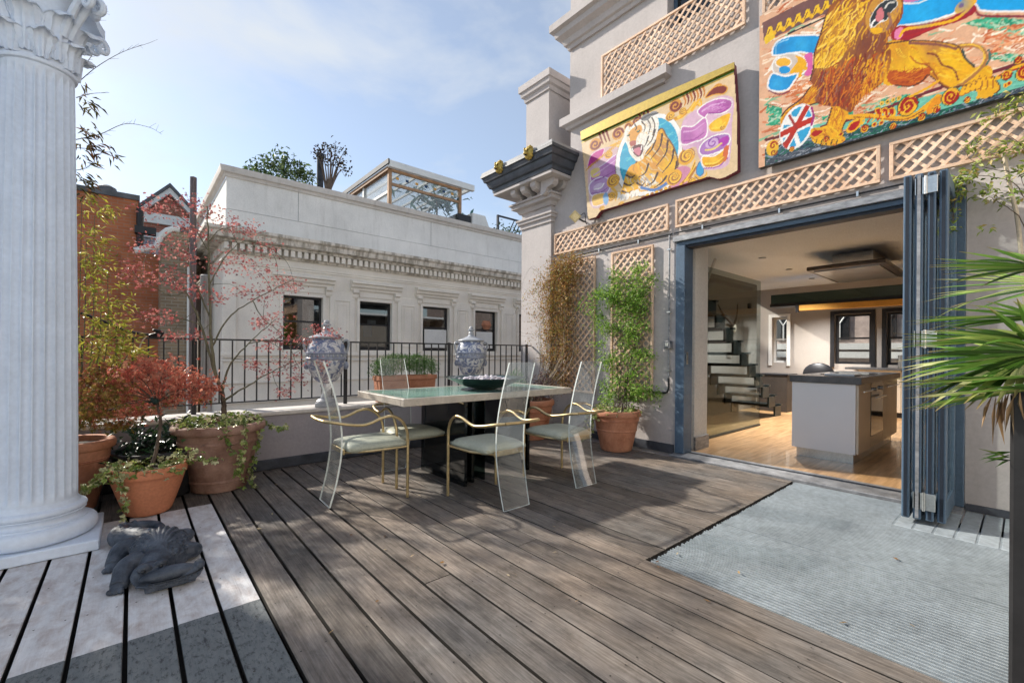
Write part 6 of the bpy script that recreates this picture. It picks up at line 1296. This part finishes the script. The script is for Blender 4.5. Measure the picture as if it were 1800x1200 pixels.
# tall red maple in the big brown pot
mp_ = root('maple_tree', (.56, 4.385, .5), 'tall airy red maple rising from the large brown pot', 'tree')
RED = [(.50, .15, .14), (.58, .23, .20), (.42, .10, .11), (.62, .32, .28), (.52, .18, .17), (.34, .09, .09)]
YM = 4.36
br = [([(393, 735), (392, 700), (380, 660)], 0, .022, .014, 'trunk'), ([(380, 660), (371, 600), (368, 500), (366, 420), (364, 362)], -.05, .013, .004, 'branch'), ([(380, 662), (352, 570), (326, 512), (296, 478), (262, 438)], .25, .011, .0025, 'branch'),
      ([(392, 705), (418, 688), (462, 662), (512, 636)], -.35, .010, .0025, 'branch'), ([(390, 690), (402, 645), (436, 604), (486, 560)], -.25, .010, .0025, 'branch'), ([(372, 610), (400, 560), (444, 528), (514, 492)], -.3, .008, .0022, 'branch'),
      ([(368, 500), (396, 452), (430, 424), (476, 436)], .2, .006, .002, 'branch'), ([(370, 560), (347, 505), (330, 445), (344, 384)], .3, .007, .002, 'branch'), ([(366, 425), (386, 404), (424, 396)], -.2, .005, .002, 'branch'),
      ([(352, 570), (318, 560), (282, 552), (250, 566)], -.2, .005, .002, 'branch'), ([(436, 604), (470, 600), (500, 616)], -.2, .005, .002, 'branch'), ([(366, 440), (340, 400), (300, 372), (262, 366)], .2, .005, .002, 'branch'), ([(444, 528), (462, 560), (498, 590), (522, 640)], .1, .005, .002, 'branch'), ([(326, 512), (300, 520), (262, 500), (232, 492)], -.15, .004, .002, 'branch')]
tips = []
for pts, dy, r0, r1, nm in br:
    q = stem(on(pts, YM, dy), r0, r1, nm, M_BARK if nm == 'trunk' else M_BARKG, mp_, 7, 6, .004)
    if nm == 'branch': tips += q[len(q) // 3:]
clus = [(300, 366, 30), (338, 352, 16), (262, 366, 18), (300, 432, 26), (262, 438, 26), (366, 372, 20), (402, 396, 26), (436, 404, 22), (470, 436, 20), (410, 450, 22), (446, 470, 26), (386, 470, 18), (488, 494, 26), (518, 502, 16), (466, 520, 22), (330, 452, 18), (320, 496, 26), (286, 486, 30), (244, 490, 26), (230, 470, 16), (346, 510, 16), (258, 556, 22), (292, 556, 16), (480, 560, 22), (500, 592, 22), (512, 636, 26), (524, 664, 18), (474, 604, 18), (456, 566, 14), (498, 690, 12), (540, 600, 12), (424, 512, 16), (560, 580, 14), (590, 588, 14), (566, 640, 12), (350, 412, 14), (330, 400, 14), (384, 524, 12), (445, 640, 12), (470, 655, 14), (300, 590, 14), (345, 590, 14)]
LP, LD = [], []; tw = 0
for px, py, rp in clus:
    dy = rng.uniform(-.28, .28); c = YP(px, py, YM + dy); near = min(tips, key=lambda t: (t - c).length)
    stem([near, (near + c) / 2 + Vector((rng.uniform(-.03, .03), rng.uniform(-.05, .05), rng.uniform(-.02, .04))), c], .0028, .001, 'twig', M_BARKG, mp_, 5, 4)
    rr = rp / FPX * (_s * c.x + _c * c.y); n = int(20 + rp * 3.0)
    o = nr.normal(size=(n, 3)) * np.array([rr * .62, rr * .5, rr * .42]); LP.append(np.array(c) + o); LD.append(rdir(n, .5, (0, 0, -.5)))
LP = np.concatenate(LP); LD = np.concatenate(LD); n = len(LP)
leaves('foliage', LP, LD, nr.uniform(.014, .026, n), nr.uniform(.0042, .007, n), pal(RED, n), mp_, lobes=5, spread=1.25, lobelen=[.55, .85, 1, .85, .55], droop=.3)

# cut-leaf maple: low dense red mound out of the orange pot
dm = root('cutleaf_maple', (.1, 4.05, .3), 'low dense red cut-leaf maple growing from the small orange pot', 'tree')
stem([(.10, 4.04, .28), GP(268, 808, .31) * 0 + YP(275, 790, 4.06), YP(282, 740, 4.08), YP(276, 705, 4.12)], .013, .009, 'trunk', M_BARK, dm, 8)
MB().ell(YP(271, 704, 4.10), (.03, .03, .03), 10, 8).build('graft_knob', mat('dark green bark', (.02, .045, .04), .7), dm, smooth=True)
cl2 = [(170, 700, 30), (200, 672, 30), (230, 655, 26), (255, 640, 24), (290, 648, 28), (320, 662, 26), (350, 672, 24), (372, 682, 16), (300, 676, 28), (262, 686, 26), (226, 696, 28), (190, 722, 28), (160, 735, 24), (240, 722, 22), (210, 744, 18), (330, 690, 20), (356, 700, 14), (290, 704, 16), (176, 650, 20), (150, 670, 18)]
LP, LD, CC = [], [], []
for px, py, rp in cl2:
    c = YP(px, py, 4.12 + rng.uniform(-.15, .22)); stem([YP(276, 706, 4.12), (YP(276, 706, 4.12) + c) / 2 + Vector((0, 0, .04)), c], .005, .0015, 'branch', M_BARK, dm, 5, 4)
    rr = rp / FPX * (_s * c.x + _c * c.y); n = int(rp * 7); LP.append(np.array(c) + nr.normal(size=(n, 3)) * np.array([rr * .62, rr * .6, rr * .36])); LD.append(rdir(n, .5, (0, 0, -.7)))
    hot = [(.66, .19, .13), (.74, .30, .20), (.56, .14, .10), (.70, .34, .24)] if px > 225 else [(.46, .15, .08), (.34, .19, .06), (.40, .28, .07), (.52, .20, .11), (.27, .23, .06)]
    CC.append(pal(hot + ([(.30, .24, .05)] if py > 690 else []), n))
LP, LD, CC = np.concatenate(LP), np.concatenate(LD), np.concatenate(CC); n = len(LP)
leaves('foliage', LP, LD, nr.uniform(.020, .034, n), nr.uniform(.0028, .0045, n), CC, dm, lobes=5, spread=1.1, lobelen=[.7, .9, 1, .9, .7], droop=.45)

# yellow green nandina behind the column, dark bamboo above it
na = root('nandina_shrub', (-.34, 4.42, .45), 'yellow green nandina behind the white column', 'shrub')
LP, LD = [], []
for px, top in ((144, 350), (152, 420), (166, 380), (178, 540), (205, 590), (190, 470), (222, 620)):
    q = stem([(-.34 + rng.uniform(-.08, .08), 4.42 + rng.uniform(-.05, .05), .45), YP(px - 8, 640, 4.45), YP(px, top, 4.45)], .006, .002, 'stem', M_BARKG, na, 6)
    for p in q[4:]:
        for _ in range(4):
            d = Vector((rng.uniform(-.4, 1), rng.uniform(-.6, .6), rng.uniform(-.2, .5))).normalized(); e = p + d * rng.uniform(.05, .16)
            for k in range(4): LP.append(np.array(p + (e - p) * rng.uniform(.35, 1.05)) + nr.normal(0, .012, 3)); LD.append(np.array(d) + nr.normal(0, .6, 3) - [0, 0, .25])
for px, py, rp in ((170, 365, 26), (165, 420, 26), (160, 460, 22), (172, 478, 20), (160, 520, 24), (225, 530, 16), (212, 560, 20), (180, 575, 22), (200, 600, 26), (165, 610, 24), (222, 612, 16), (190, 625, 22), (195, 372, 14), (178, 440, 16)):
    c = YP(px, py, 4.45 + rng.uniform(-.1, .1)); rr = rp / FPX * (_s * c.x + _c * c.y); n = int(rp * 1.7); LP += list(np.array(c) + nr.normal(size=(n, 3)) * rr * .5); LD += list(rdir(n, .6, (.3, 0, -.3)))
n = len(LP); leaves('foliage', LP, LD, nr.uniform(.035, .06, n), nr.uniform(.009, .014, n), pal([(.44, .42, .05), (.52, .48, .10), (.34, .38, .05), (.58, .50, .16), (.24, .30, .05), (.40, .30, .06)], n), na, droop=.25)
bb = root('bamboo', (-.62, 4.62, 0), 'dark leaved bamboo showing above behind the column capital', 'bamboo')
LP, LD = [], []
for x, dxx in ((-.66, .1), (-.60, .2), (-.52, .16)): stem([(x, 4.60, .002), (x + .05, 4.6, 1.6), (x + dxx, 4.6, 3.1)], .008, .003, 'cane', M_BARKG, bb, 6)
for pts in ([(132, 150), (170, 118), (215, 92), (262, 76)], [(136, 130), (160, 100), (178, 70)], [(132, 246), (176, 236), (220, 218), (262, 224), (284, 236)], [(134, 172), (160, 165), (192, 163)], [(132, 260), (158, 262), (190, 268)], [(130, 300), (150, 296), (165, 285)], [(150, 80), (172, 30), (186, 12)]):
    q = stem(on(pts, 4.58), .0032, .0011, 'twig', M_BARK, bb, 5)
    for p in q[2:]:
        if rng.random() < .5: stem([p, p + Vector((rng.uniform(.01, .06), rng.uniform(-.03, .03), rng.uniform(-.02, .06)))], .0012, .0006, 'twig', M_BARK, bb, 4)
for px, py, rp, cnt in ((145, 145, 8, 5), (152, 180, 14, 16), (165, 188, 10, 8), (150, 225, 14, 14), (165, 232, 10, 8), (155, 256, 16, 26), (178, 262, 16, 18), (196, 272, 10, 9), (150, 280, 12, 12), (150, 312, 16, 24), (160, 322, 8, 8), (146, 335, 10, 12)):
    c = YP(px, py, 4.58); rr = rp / FPX * (_s * c.x + _c * c.y); LP += list(np.array(c) + nr.normal(size=(cnt, 3)) * rr * .5); LD += list(rdir(cnt, .4, (.7, 0, -.5)))
n = len(LP); leaves('foliage', LP, LD, nr.uniform(.05, .085, n), nr.uniform(.010, .015, n), pal([(.10, .075, .03), (.15, .12, .035), (.20, .10, .05), (.08, .08, .03)], n), bb, droop=.3)

# unseen bamboo hedge added left of the column to shade the white boards
bh = root('unseen_shade_bamboo', (-1.3, 4.5, 0), 'unseen bamboo added left of the white column to shade the boards', 'bamboo')
for k in range(16): x = -2.3 + k * .115; stem([(x, 4.5 + rng.uniform(-.12, .12), .002), (x + rng.uniform(-.04, .04), 4.5, 1.3), (x + rng.uniform(-.1, .02), 4.5 + rng.uniform(-.1, .1), 2.7)], .009, .003, 'cane', M_BARKG, bh, 6)
n = 20000; P = np.stack([nr.uniform(-2.4, -.56, n), 4.5 + nr.normal(0, .13, n), nr.uniform(.15, 3.0, n)], 1); leaves('foliage', P, rdir(n, .5, (0, 0, -.4)), nr.uniform(.08, .13, n), nr.uniform(.014, .022, n), pal([(.10, .15, .04), (.16, .20, .06), (.22, .20, .06)], n), bh, droop=.3)

# ivies
IVY = [(.16, .24, .06), (.24, .32, .09), (.42, .44, .20), (.55, .54, .30), (.20, .28, .07), (.33, .38, .12)]
def ivy(label, cx, cy, cz, r, n, trails, cols=IVY, size=(.022, .038), hump=.05):
    o = root('ivy', (cx, cy, cz), label, 'ivy', 'ivies spilling from the pots'); a = nr.uniform(0, 6.283, n); q = r * np.sqrt(nr.uniform(.15, 1.15, n))
    P = np.stack([cx + q * np.cos(a), cy + q * np.sin(a), cz + nr.uniform(-.01, hump, n) - .04 * np.maximum(0, q / r - .95) * 10], 1); D = np.stack([np.cos(a), np.sin(a), nr.uniform(-.6, .4, n)], 1) + nr.normal(0, .5, (n, 3))
    for tr in trails:
        pts = stem(tr, .0022, .001, 'trailing_stem', M_BARKG, o, 5); m_ = len(pts) * 3
        idx = nr.randint(len(pts), size=m_); PP = np.array([tuple(pts[i]) for i in idx]) + nr.normal(0, .014, (m_, 3)); P = np.concatenate([P, PP]); D = np.concatenate([D, rdir(m_, .6, (0, -.5, -.6))])
    k = len(P); leaves('foliage', P, D, nr.uniform(size[0], size[1], k), nr.uniform(size[0] * .7, size[1] * .8, k), pal(cols, k), o, M_LEAFG, lobes=3, spread=.9, lobelen=[.7, 1, .7], droop=.25); return o
ivy('green ivy spilling over the large brown pot', .56, 4.385, .53, .30, 420, [on([(395, 735), (398, 770), (412, 800), (428, 850)], 4.07), on([(425, 735), (430, 770), (425, 810), (415, 830)], 4.06), on([(452, 735), (470, 745), (490, 752), (506, 750)], 4.3), on([(455, 745), (452, 790), (440, 830), (448, 856)], 4.2)], hump=.07)
ivy('variegated cream ivy in the small orange pot', .095, 4.04, .315, .225, 300, [on([(300, 800), (335, 795), (358, 806), (385, 812)], 3.95), on([(205, 815), (213, 850), (222, 880), (214, 912)], 3.82), on([(190, 818), (175, 840), (160, 852), (148, 864)], 3.85)], cols=IVY + [(.60, .58, .36), (.5, .52, .3)])
ivy('pale ivy trailing down the tall terracotta pot', 4.36, 3.17, .465, .27, 260, [[(4.12, 3.3, .47), (4.07, 3.33, .33), (4.06, 3.34, .18)], [(4.10, 3.27, .47), (4.05, 3.28, .36), (4.05, 3.29, .25)], [(4.16, 3.36, .47), (4.08, 3.4, .36), (4.07, 3.41, .12)], [(4.11, 3.22, .47), (4.05, 3.23, .41)]], cols=IVY + [(.62, .60, .40), (.5, .52, .28)])
sh = root('shade_plant', (.16, 4.47, .34), 'dark green broad leaved plant in the black pot', 'plant'); n = 420
P = np.array([.16, 4.44, .40]) + nr.normal(size=(n, 3)) * np.array([.15, .12, .09]); leaves('foliage', P, rdir(n, .6, (0, 0, .3)), nr.uniform(.05, .09, n), nr.uniform(.02, .035, n), pal([(.018, .045, .02), (.03, .06, .025), (.012, .03, .016)], n), sh, M_LEAFG)

# climbers on the upright trellises
cg = root('green_climber', (4.36, 3.17, .45), 'bright green jasmine climbing the right upright trellis', 'climber')
GRN = [(.16, .32, .04), (.25, .44, .06), (.33, .52, .09), (.13, .24, .04), (.42, .54, .15), (.20, .33, .08)]
LP, LD = [], []
for k in range(16):
    y = rng.uniform(2.92, 3.48); z = rng.uniform(1.3, 2.25); q = stem([(4.40 + rng.uniform(-.06, .06), 3.17 + rng.uniform(-.08, .08), .45), (4.58, y * .6 + 3.17 * .4, .95), (4.64, y, z * .75), (4.65, y + rng.uniform(-.12, .12), z)], .004, .0015, 'stem', M_BARK, cg, 5, 6, .008)
dens = [(3.28, 1.98, .16, .11, 230), (3.10, 1.95, .16, .13, 260), (2.98, 2.10, .07, .10, 110), (3.42, 1.86, .12, .10, 170), (3.22, 1.78, .2, .11, 260), (3.02, 1.75, .12, .14, 170), (3.30, 1.58, .2, .12, 200), (3.06, 1.5, .16, .14, 170), (3.5, 1.55, .08, .12, 70), (3.34, 1.34, .2, .12, 150), (3.02, 1.28, .12, .14, 150), (3.2, 1.12, .2, .12, 130), (3.42, 1.02, .12, .14, 110), (2.98, 1.0, .1, .14, 110), (3.2, .86, .2, .12, 220), (3.05, .72, .18, .09, 220), (3.36, .68, .18, .10, 200), (3.2, .60, .22, .06, 200), (3.62, 1.3, .04, .2, 40), (3.64, 1.7, .05, .14, 40)]
for y, z, sy, sz, n in dens: 
    for q_ in range(5):
        m_ = n // 5; yy, zz, xx = y + rng.gauss(0, sy * .75), z + rng.gauss(0, sz * .75), 4.585 - abs(rng.gauss(0, .05)); LP.append(np.stack([xx + nr.normal(0, .035, m_), yy + nr.normal(0, .05, m_), zz + nr.normal(0, .04, m_)], 1)); LD.append(rdir(m_, .7, (-.5, 0, -.25)))
    continue
    LP.append(np.stack([4.585 + nr.normal(0, .05, n), y + nr.normal(0, sy * .62, n), z + nr.normal(0, sz * .62, n)], 1)); LD.append(rdir(n, .7, (-.5, 0, -.25)))
LP, LD = np.concatenate(LP), np.concatenate(LD); LP = np.concatenate([LP, LP + nr.normal(0, .035, LP.shape)]); LD = np.concatenate([LD, LD]); LP[:, 0] = np.minimum(LP[:, 0], 4.67); n = len(LP); leaves('foliage', LP, LD, nr.uniform(.03, .055, n), nr.uniform(.012, .02, n), pal(GRN, n), cg, droop=.2)
cdry = root('dry_climber', (4.05, 4.32, .5), 'brown half dry climber with bare stems on the left upright trellis', 'climber')
LP, LD = [], []
for k in range(44):
    y = rng.uniform(3.98, 4.62); z = rng.uniform(1.6, 2.5); q = stem([(4.05 + rng.uniform(-.05, .2), 4.32 + rng.uniform(-.08, .12), .5), (4.48 + rng.uniform(-.06, .08), y + rng.uniform(-.05, .05), 1.0), (4.55 + rng.uniform(-.05, .07), y + rng.uniform(-.06, .06), 1.5), (4.58 + rng.uniform(-.08, .05), y + rng.uniform(-.12, .12), z)], .003, .001, 'stem', M_STICK if k % 3 == 0 else M_BARK, cdry, 4, 5, .012)
for y, z, sy, sz, n in [(4.25, 2.3, .22, .14, 420), (4.42, 2.1, .2, .16, 380), (4.1, 2.15, .16, .14, 260), (4.45, 1.8, .16, .2, 320), (4.2, 1.85, .18, .18, 300), (4.45, 1.45, .16, .2, 280), (4.2, 1.5, .16, .2, 240), (4.45, 1.1, .14, .2, 240), (4.18, 1.15, .16, .2, 220), (4.3, .8, .2, .12, 220), (4.05, 2.42, .2, .06, 130), (4.75, 2.1, .12, .2, 40), (4.8, 1.8, .1, .2, 30), (4.85, 1.4, .12, .25, 24)]:
    LP.append(np.stack([4.54 + nr.normal(0, .06, n), y + nr.normal(0, sy * .6, n), z + nr.normal(0, sz * .6, n)], 1)); LD.append(rdir(n, .8, (-.4, 0, -.3)))
LP, LD = np.concatenate(LP), np.concatenate(LD); LP = np.concatenate([LP, LP + nr.normal(0, .04, LP.shape), LP + nr.normal(0, .05, LP.shape)]); LD = np.concatenate([LD, LD, LD]); LP[:, 0] = np.minimum(LP[:, 0], 4.66); n = len(LP); leaves('foliage', LP, LD, nr.uniform(.026, .046, n), nr.uniform(.008, .014, n), pal([(.38, .19, .06), (.48, .27, .09), (.30, .14, .05), (.36, .28, .08), (.54, .36, .15), (.26, .26, .06)], n), cdry, droop=.3)
for k in range(9):
    z = rng.uniform(1.3, 2.4); stem([(4.55, 4.55, z), (4.50, 4.75 + rng.uniform(0, .15), z + rng.uniform(-.1, .25)), (4.48, 5.0 + rng.uniform(0, .25), z + rng.uniform(-.3, .2))], .0016, .0007, 'tendril', M_BARK, cdry, 4)
# pot of green tuft and purple foliage under it
tg = root('green_tuft', (3.95, 4.42, .47), 'fresh green feathery tuft in the pot behind the table', 'plant'); n = 900
a = nr.uniform(0, 6.28, n); q = .17 * np.sqrt(nr.uniform(0, 1, n)); P = np.stack([3.9 + q * np.cos(a), 4.46 + q * np.sin(a), .50 + nr.uniform(0, .40, n) * (1 - (q / .19) ** 2)], 1); leaves('foliage', P, np.stack([np.cos(a) * q * 4, np.sin(a) * q * 4, np.full(n, 1.0)], 1) + nr.normal(0, .35, (n, 3)), nr.uniform(.05, .10, n), .006, pal([(.10, .28, .04), (.16, .38, .06), (.07, .18, .04)], n), tg, droop=.1)
tp = root('purple_shrub', (4.15, 4.25, .47), 'dusky purple leaved shrub in the pot behind the table', 'plant'); n = 800
P = np.array([4.17, 4.25, .68]) + nr.normal(size=(n, 3)) * np.array([.10, .10, .085]); leaves('foliage', P, rdir(n), nr.uniform(.02, .04, n), nr.uniform(.01, .018, n), pal([(.10, .05, .055), (.15, .08, .08), (.20, .14, .12), (.07, .04, .045)], n), tp)
# rosemary in the trough
ro = root('rosemary', (2.49, 4.85, .84), 'clipped green rosemary filling the terracotta trough', 'shrub'); n = 5200
th_, rr_ = nr.uniform(0, math.pi, n), np.sqrt(nr.uniform(.1, 1, n)); P = np.stack([2.49 + .43 * rr_ * np.cos(th_), 4.85 + nr.normal(0, .07, n), .86 + .27 * rr_ * np.sin(th_) ** .55], 1); P[:, 2] -= 0 * P[:, 0] + .03 * np.sin(P[:, 0] * 21 + 2 * np.sin(P[:, 0] * 9)) ** 2 + np.abs(nr.normal(0, .012, n)); P[:, 2] = np.maximum(P[:, 2], .84)
leaves('foliage', P, rdir(n, 1, (0, 0, .9)), nr.uniform(.022, .042, n), .0065, pal([(.055, .13, .03), (.09, .19, .04), (.13, .25, .06), (.04, .085, .025)], n), ro, droop=.1)

# ------------------------------------------------------------------ fan palm in the black planter
pm = root('fan_palm', (2.22, -.23, 1.0), 'green fan palm with long narrow blades at the right edge', 'palm')
MB().lathe([(.07, 0), (.075, .06), (.06, .14), (.03, .22)], 14, (2.24, -.23, 1.0)).build('trunk', M_BARK, pm, smooth=True)
PALM = [(.07, .16, .03), (.11, .23, .04), (.17, .30, .06), (.28, .36, .10), (.05, .11, .025)]
def fan(hub, d, nrm, R0, nb=26, spread=1.9, cols=PALM, droop=.12):
    hub = Vector(hub); d = Vector(d).normalized(); s = d.cross(Vector(nrm)).normalized(); nn = s.cross(d).normalized()
    base = Vector((2.24, -.23, 1.1)); stem([base, (base + hub) / 2 + Vector((0, 0, .05)), hub], .009, .006, 'petiole', M_BARKG, pm, 6)
    vs, fs, cs = [], [], []
    for k in range(nb):
        a = (k / (nb - 1) * 2 - 1) * spread + rng.uniform(-.03, .03); l = R0 * (1 - .28 * (abs(a) / spread) ** 2) * rng.uniform(.92, 1.06); dd = d * math.cos(a) + s * math.sin(a); ss = s * math.cos(a) - d * math.sin(a); w0 = .0105
        c = pal(cols, 1, .2)[0]; dr = droop * rng.uniform(.2, 1.6) * (2.6 if rng.random() < .14 else 1)
        for i in range(6):
            t = i / 5; p = hub + dd * l * t - Vector((0, 0, 1)) * dr * l * t * t + nn * .012 * t; w_ = (w0 * (.35 + 1.3 * t) if t < .45 else w0 * .95 * (1 - ((t - .45) / .55) ** 1.4) + .0008)
            b0 = len(vs); vs += [p - ss * w_, p - nn * w_ * .5, p + ss * w_]; cc = c * (1 + .4 * t * t) if t < .95 else np.array([.36, .26, .13]); cs += [np.clip(cc, 0, .8)] * 3
            if i: fs += [(b0 - 3, b0 - 2, b0 + 1, b0), (b0 - 2, b0 - 1, b0 + 2, b0 + 1)]
    me = bpy.data.meshes.new('fan_blades'); me.from_pydata([tuple(v) for v in vs], [], fs); at = me.color_attributes.new('Col', 'FLOAT_COLOR', 'POINT'); at.data.foreach_set('color', np.concatenate([np.array(cs), np.ones((len(cs), 1))], 1).astype('f').ravel()); me.materials.append(M_LEAFG); tag(link('fan_blades', me, pm), kind='stuff')
for k in range(10): pass
# aimed towards the deck, the camera side and upwards
fan(XP(1812, 596, 2.05), (-.50, .62, .05), (.05, .1, 1), .335, 20, 1.15, droop=.06)
fan(XP(1818, 664, 2.0), (-.52, .60, -.02), (.1, .1, 1), .335, 18, 1.1, droop=.08)
fan(XP(1832, 470, 2.2), (-.25, .62, .12), (.3, -.3, 1), .27, 16, 1.1)
fan(XP(1820, 684, 1.98), (-.58, .52, -.02), (.1, .3, 1), .31, 16, 1.2, PALM + [(.46, .50, .22), (.54, .56, .30)])
fan(XP(1808, 632, 2.08), (-.30, .8, -.05), (-.5, .2, .8), .32, 18, 1.1, PALM + [(.46, .50, .22), (.54, .56, .30)], droop=.2)
fan(XP(1826, 560, 2.1), (-.35, .60, .1), (.2, -.1, 1), .30, 16, 1.1)
fan(XP(1830, 620, 2.0), (-.45, .7, .1), (.6, .3, .6), .30, 16, 1.2, droop=.18)
fan((2.4, -.3, 1.55), (.5, -.3, .7), (-.5, .3, 1), .42); fan((2.05, -.45, 1.5), (-.5, -.7, .5), (.3, .5, 1), .42); fan((2.5, -.1, 1.4), (.8, .5, .3), (-.2, 0, 1), .42)
dead = [(.40, .26, .14), (.50, .36, .22), (.30, .18, .10)]
n = 9; P = np.array([tuple(XP(1745 + 6 * k, 688 + rng.uniform(-4, 6), 2.0)) for k in range(n)]); leaves('dead_blades', P, np.stack([nr.uniform(-.5, .1, n), nr.uniform(.0, .35, n), nr.uniform(-1, -.6, n)], 1), nr.uniform(.09, .16, n), .008, pal(dead, n), pm)
n = 9; P = np.array([tuple(XP(1778 + rng.uniform(-2, 4), 800 + rng.uniform(-12, 12), 2.04)) for k in range(n)]); leaves('side_shoot', P, np.stack([nr.uniform(-.6, -.2, n), nr.uniform(.3, .7, n), nr.uniform(-.3, .4, n)], 1), nr.uniform(.05, .09, n), .006, pal(PALM, n), pm)

# climber on the wall at the right, with a pale cane
cw = root('wall_climber', (4.6, -.1, 0), 'loose leafy climber with pale cane over the right hand trellis', 'climber')
stem([XP(1764, 270, 4.58), XP(1778, 340, 4.58), XP(1792, 415, 4.58), XP(1815, 700, 4.58)], .011, .012, 'cane', M_STICK, cw, 8)
WL = [(.24, .34, .06), (.34, .42, .10), (.42, .46, .16), (.17, .25, .05), (.45, .36, .12)]
for pts in ([(1830, 420), (1790, 330), (1740, 310), (1700, 312), (1676, 330)], [(1830, 330), (1800, 260), (1760, 235), (1730, 245)], [(1830, 210), (1800, 190), (1770, 182)], [(1700, 312), (1682, 340), (1674, 390), (1668, 416)], [(1800, 300), (1768, 300), (1720, 290), (1690, 260)], [(1815, 430), (1790, 380), (1750, 352), (1738, 345)], [(1810, 290), (1805, 330), (1790, 300)]): stem([XP(px, py, 4.56) for px, py in pts], .0035, .0012, 'stem', M_BARK, cw, 5, 6, .004)
LP, LD = [], []
for px, py, rp, n in ((1765, 190, 20, 46), (1790, 185, 14, 30), (1735, 205, 12, 20), (1720, 250, 16, 34), (1700, 260, 10, 18), (1750, 270, 22, 44), (1785, 260, 20, 50), (1795, 300, 18, 40), (1700, 312, 20, 60), (1680, 318, 12, 30), (1720, 300, 14, 30), (1672, 345, 10, 30), (1676, 372, 9, 26), (1668, 400, 10, 30), (1690, 340, 10, 24), (1740, 330, 14, 26), (1760, 352, 10, 14), (1735, 400, 7, 12), (1730, 345, 12, 20), (1780, 340, 14, 24), (1655, 330, 8, 14)):
    c = XP(px, py, 4.56); rr = rp / FPX * (_s * c.x + _c * c.y); LP += list(np.array(c) + nr.normal(size=(n, 3)) * np.array([.05, rr * .55, rr * .5])); LD += list(rdir(n, .6, (-.4, .1, -.3)))
n = len(LP); LP = np.array(LP); LP[:, 0] = np.minimum(LP[:, 0], 4.63); leaves('foliage', LP, LD, nr.uniform(.03, .055, n), nr.uniform(.014, .024, n), pal(WL, n), cw, droop=.2)

# ------------------------------------------------------------------ plants on the stucco building roof
r1 = root('roof_shrub', tuple(YP(492, 320, 12.2)), 'leafy green shrub showing over the parapet left of the flue', 'shrub')
LP, LD = [], []
for px, py, rp, n in ((450, 294, 10, 60), (470, 286, 14, 110), (500, 282, 14, 130), (485, 300, 18, 170), (516, 296, 14, 120), (530, 306, 12, 110), (505, 310, 16, 140), (540, 318, 10, 80), (460, 304, 12, 80), (437, 296, 6, 16), (546, 306, 6, 24)):
    c = YP(px, py, 12.2); rr = rp / FPX * (_s * c.x + _c * c.y); LP += list(np.array(c) + nr.normal(size=(n, 3)) * rr * np.array([.6, .8, .6])); LD += list(rdir(n, .7))
for px, py in ((470, 290), (500, 285), (528, 300)): stem([YP(495, 335, 12.2) - Vector((0, 0, .3)), YP(px, py, 12.2)], .02, .006, 'branch', M_BARK, r1, 5)
n = len(LP); leaves('foliage', LP, LD, nr.uniform(.09, .16, n), nr.uniform(.035, .06, n), pal([(.07, .12, .04), (.11, .17, .06), (.17, .23, .10), (.05, .08, .03)], n), r1)
r2 = root('roof_tree', tuple(YP(575, 330, 12.0)), 'small dark twiggy tree right of the roof flue', 'tree')
LP, LD = [], []
b0 = YP(574, 350, 12.0)
for px, py in ((560, 266), (575, 262), (590, 262), (604, 268), (600, 285), (606, 300), (584, 280), (556, 272), (596, 292), (568, 280), (582, 258)):
    c = YP(px, py, 12.0); stem([b0, YP(578 + (px - 578) * .35, 318, 12), YP(580 + (px - 580) * .7, (py + 300) / 2, 12), c], .028, .006, 'branch', M_BARK, r2, 5)
    n = 26; rr = 8 / FPX * (_s * c.x + _c * c.y); LP += list(np.array(c) + nr.normal(size=(n, 3)) * rr * .6); LD += list(rdir(n, .8))
n = len(LP); leaves('foliage', LP, LD, nr.uniform(.07, .12, n), nr.uniform(.04, .06, n), pal([(.04, .04, .03), (.06, .055, .035), (.05, .03, .03)], n), r2)
r3 = root('roof_creeper', tuple(YP(898, 408, 12.0)), 'low green creeper at the foot of the grey roof trellis', 'shrub'); n = 220
c = YP(900, 408, 12.05); leaves('foliage', np.array(c) + nr.normal(size=(n, 3)) * np.array([.45, .15, .12]), rdir(n), .10, .05, pal([(.06, .10, .04), (.09, .13, .06)], n), r3)
r4 = root('conservatory_plant', (7.5, 13.4, 4.4), 'blue grey leafy plant inside the roof conservatory', 'plant'); n = 160
c = YP(768, 352, 13.4); leaves('foliage', np.array(c) + nr.normal(size=(n, 3)) * np.array([.5, .3, .25]), rdir(n), .35, .10, pal([(.10, .22, .20), (.16, .28, .26), (.08, .14, .15)], n), r4); stem([(c.x, 13.4, 4.42), c], .04, .03, 'stem', M_BARK, r4)

# fallen leaves blown over deck and grating
fl_ = root('fallen_leaves', (2.4, 1.6, .002), 'scattered dry fallen leaves on the deck and grating', 'leaves', kind='stuff')
spots = [GP(1580, 985), GP(1155, 996), GP(1520, 1130), GP(1490, 1095), GP(890, 1010), GP(720, 980), GP(620, 940), GP(560, 1000), GP(1010, 1060), GP(1300, 1010), GP(1610, 1105), GP(1250, 1060), GP(480, 905), GP(450, 930), GP(660, 1060)] + [Vector((rng.uniform(.5, 4.4), rng.uniform(.4, 4.6), 0)) for _ in range(26)]
P = np.array([(p.x, p.y, .006) for p in spots]); n = len(P); D = nr.normal(size=(n, 3)) * np.array([1, 1, .15]); leaves('leaf_scatter', P, D, nr.uniform(.02, .04, n), nr.uniform(.008, .016, n), pal([(.30, .17, .07), (.42, .28, .14), (.20, .10, .05), (.5, .4, .25)], n), fl_, droop=-.05)
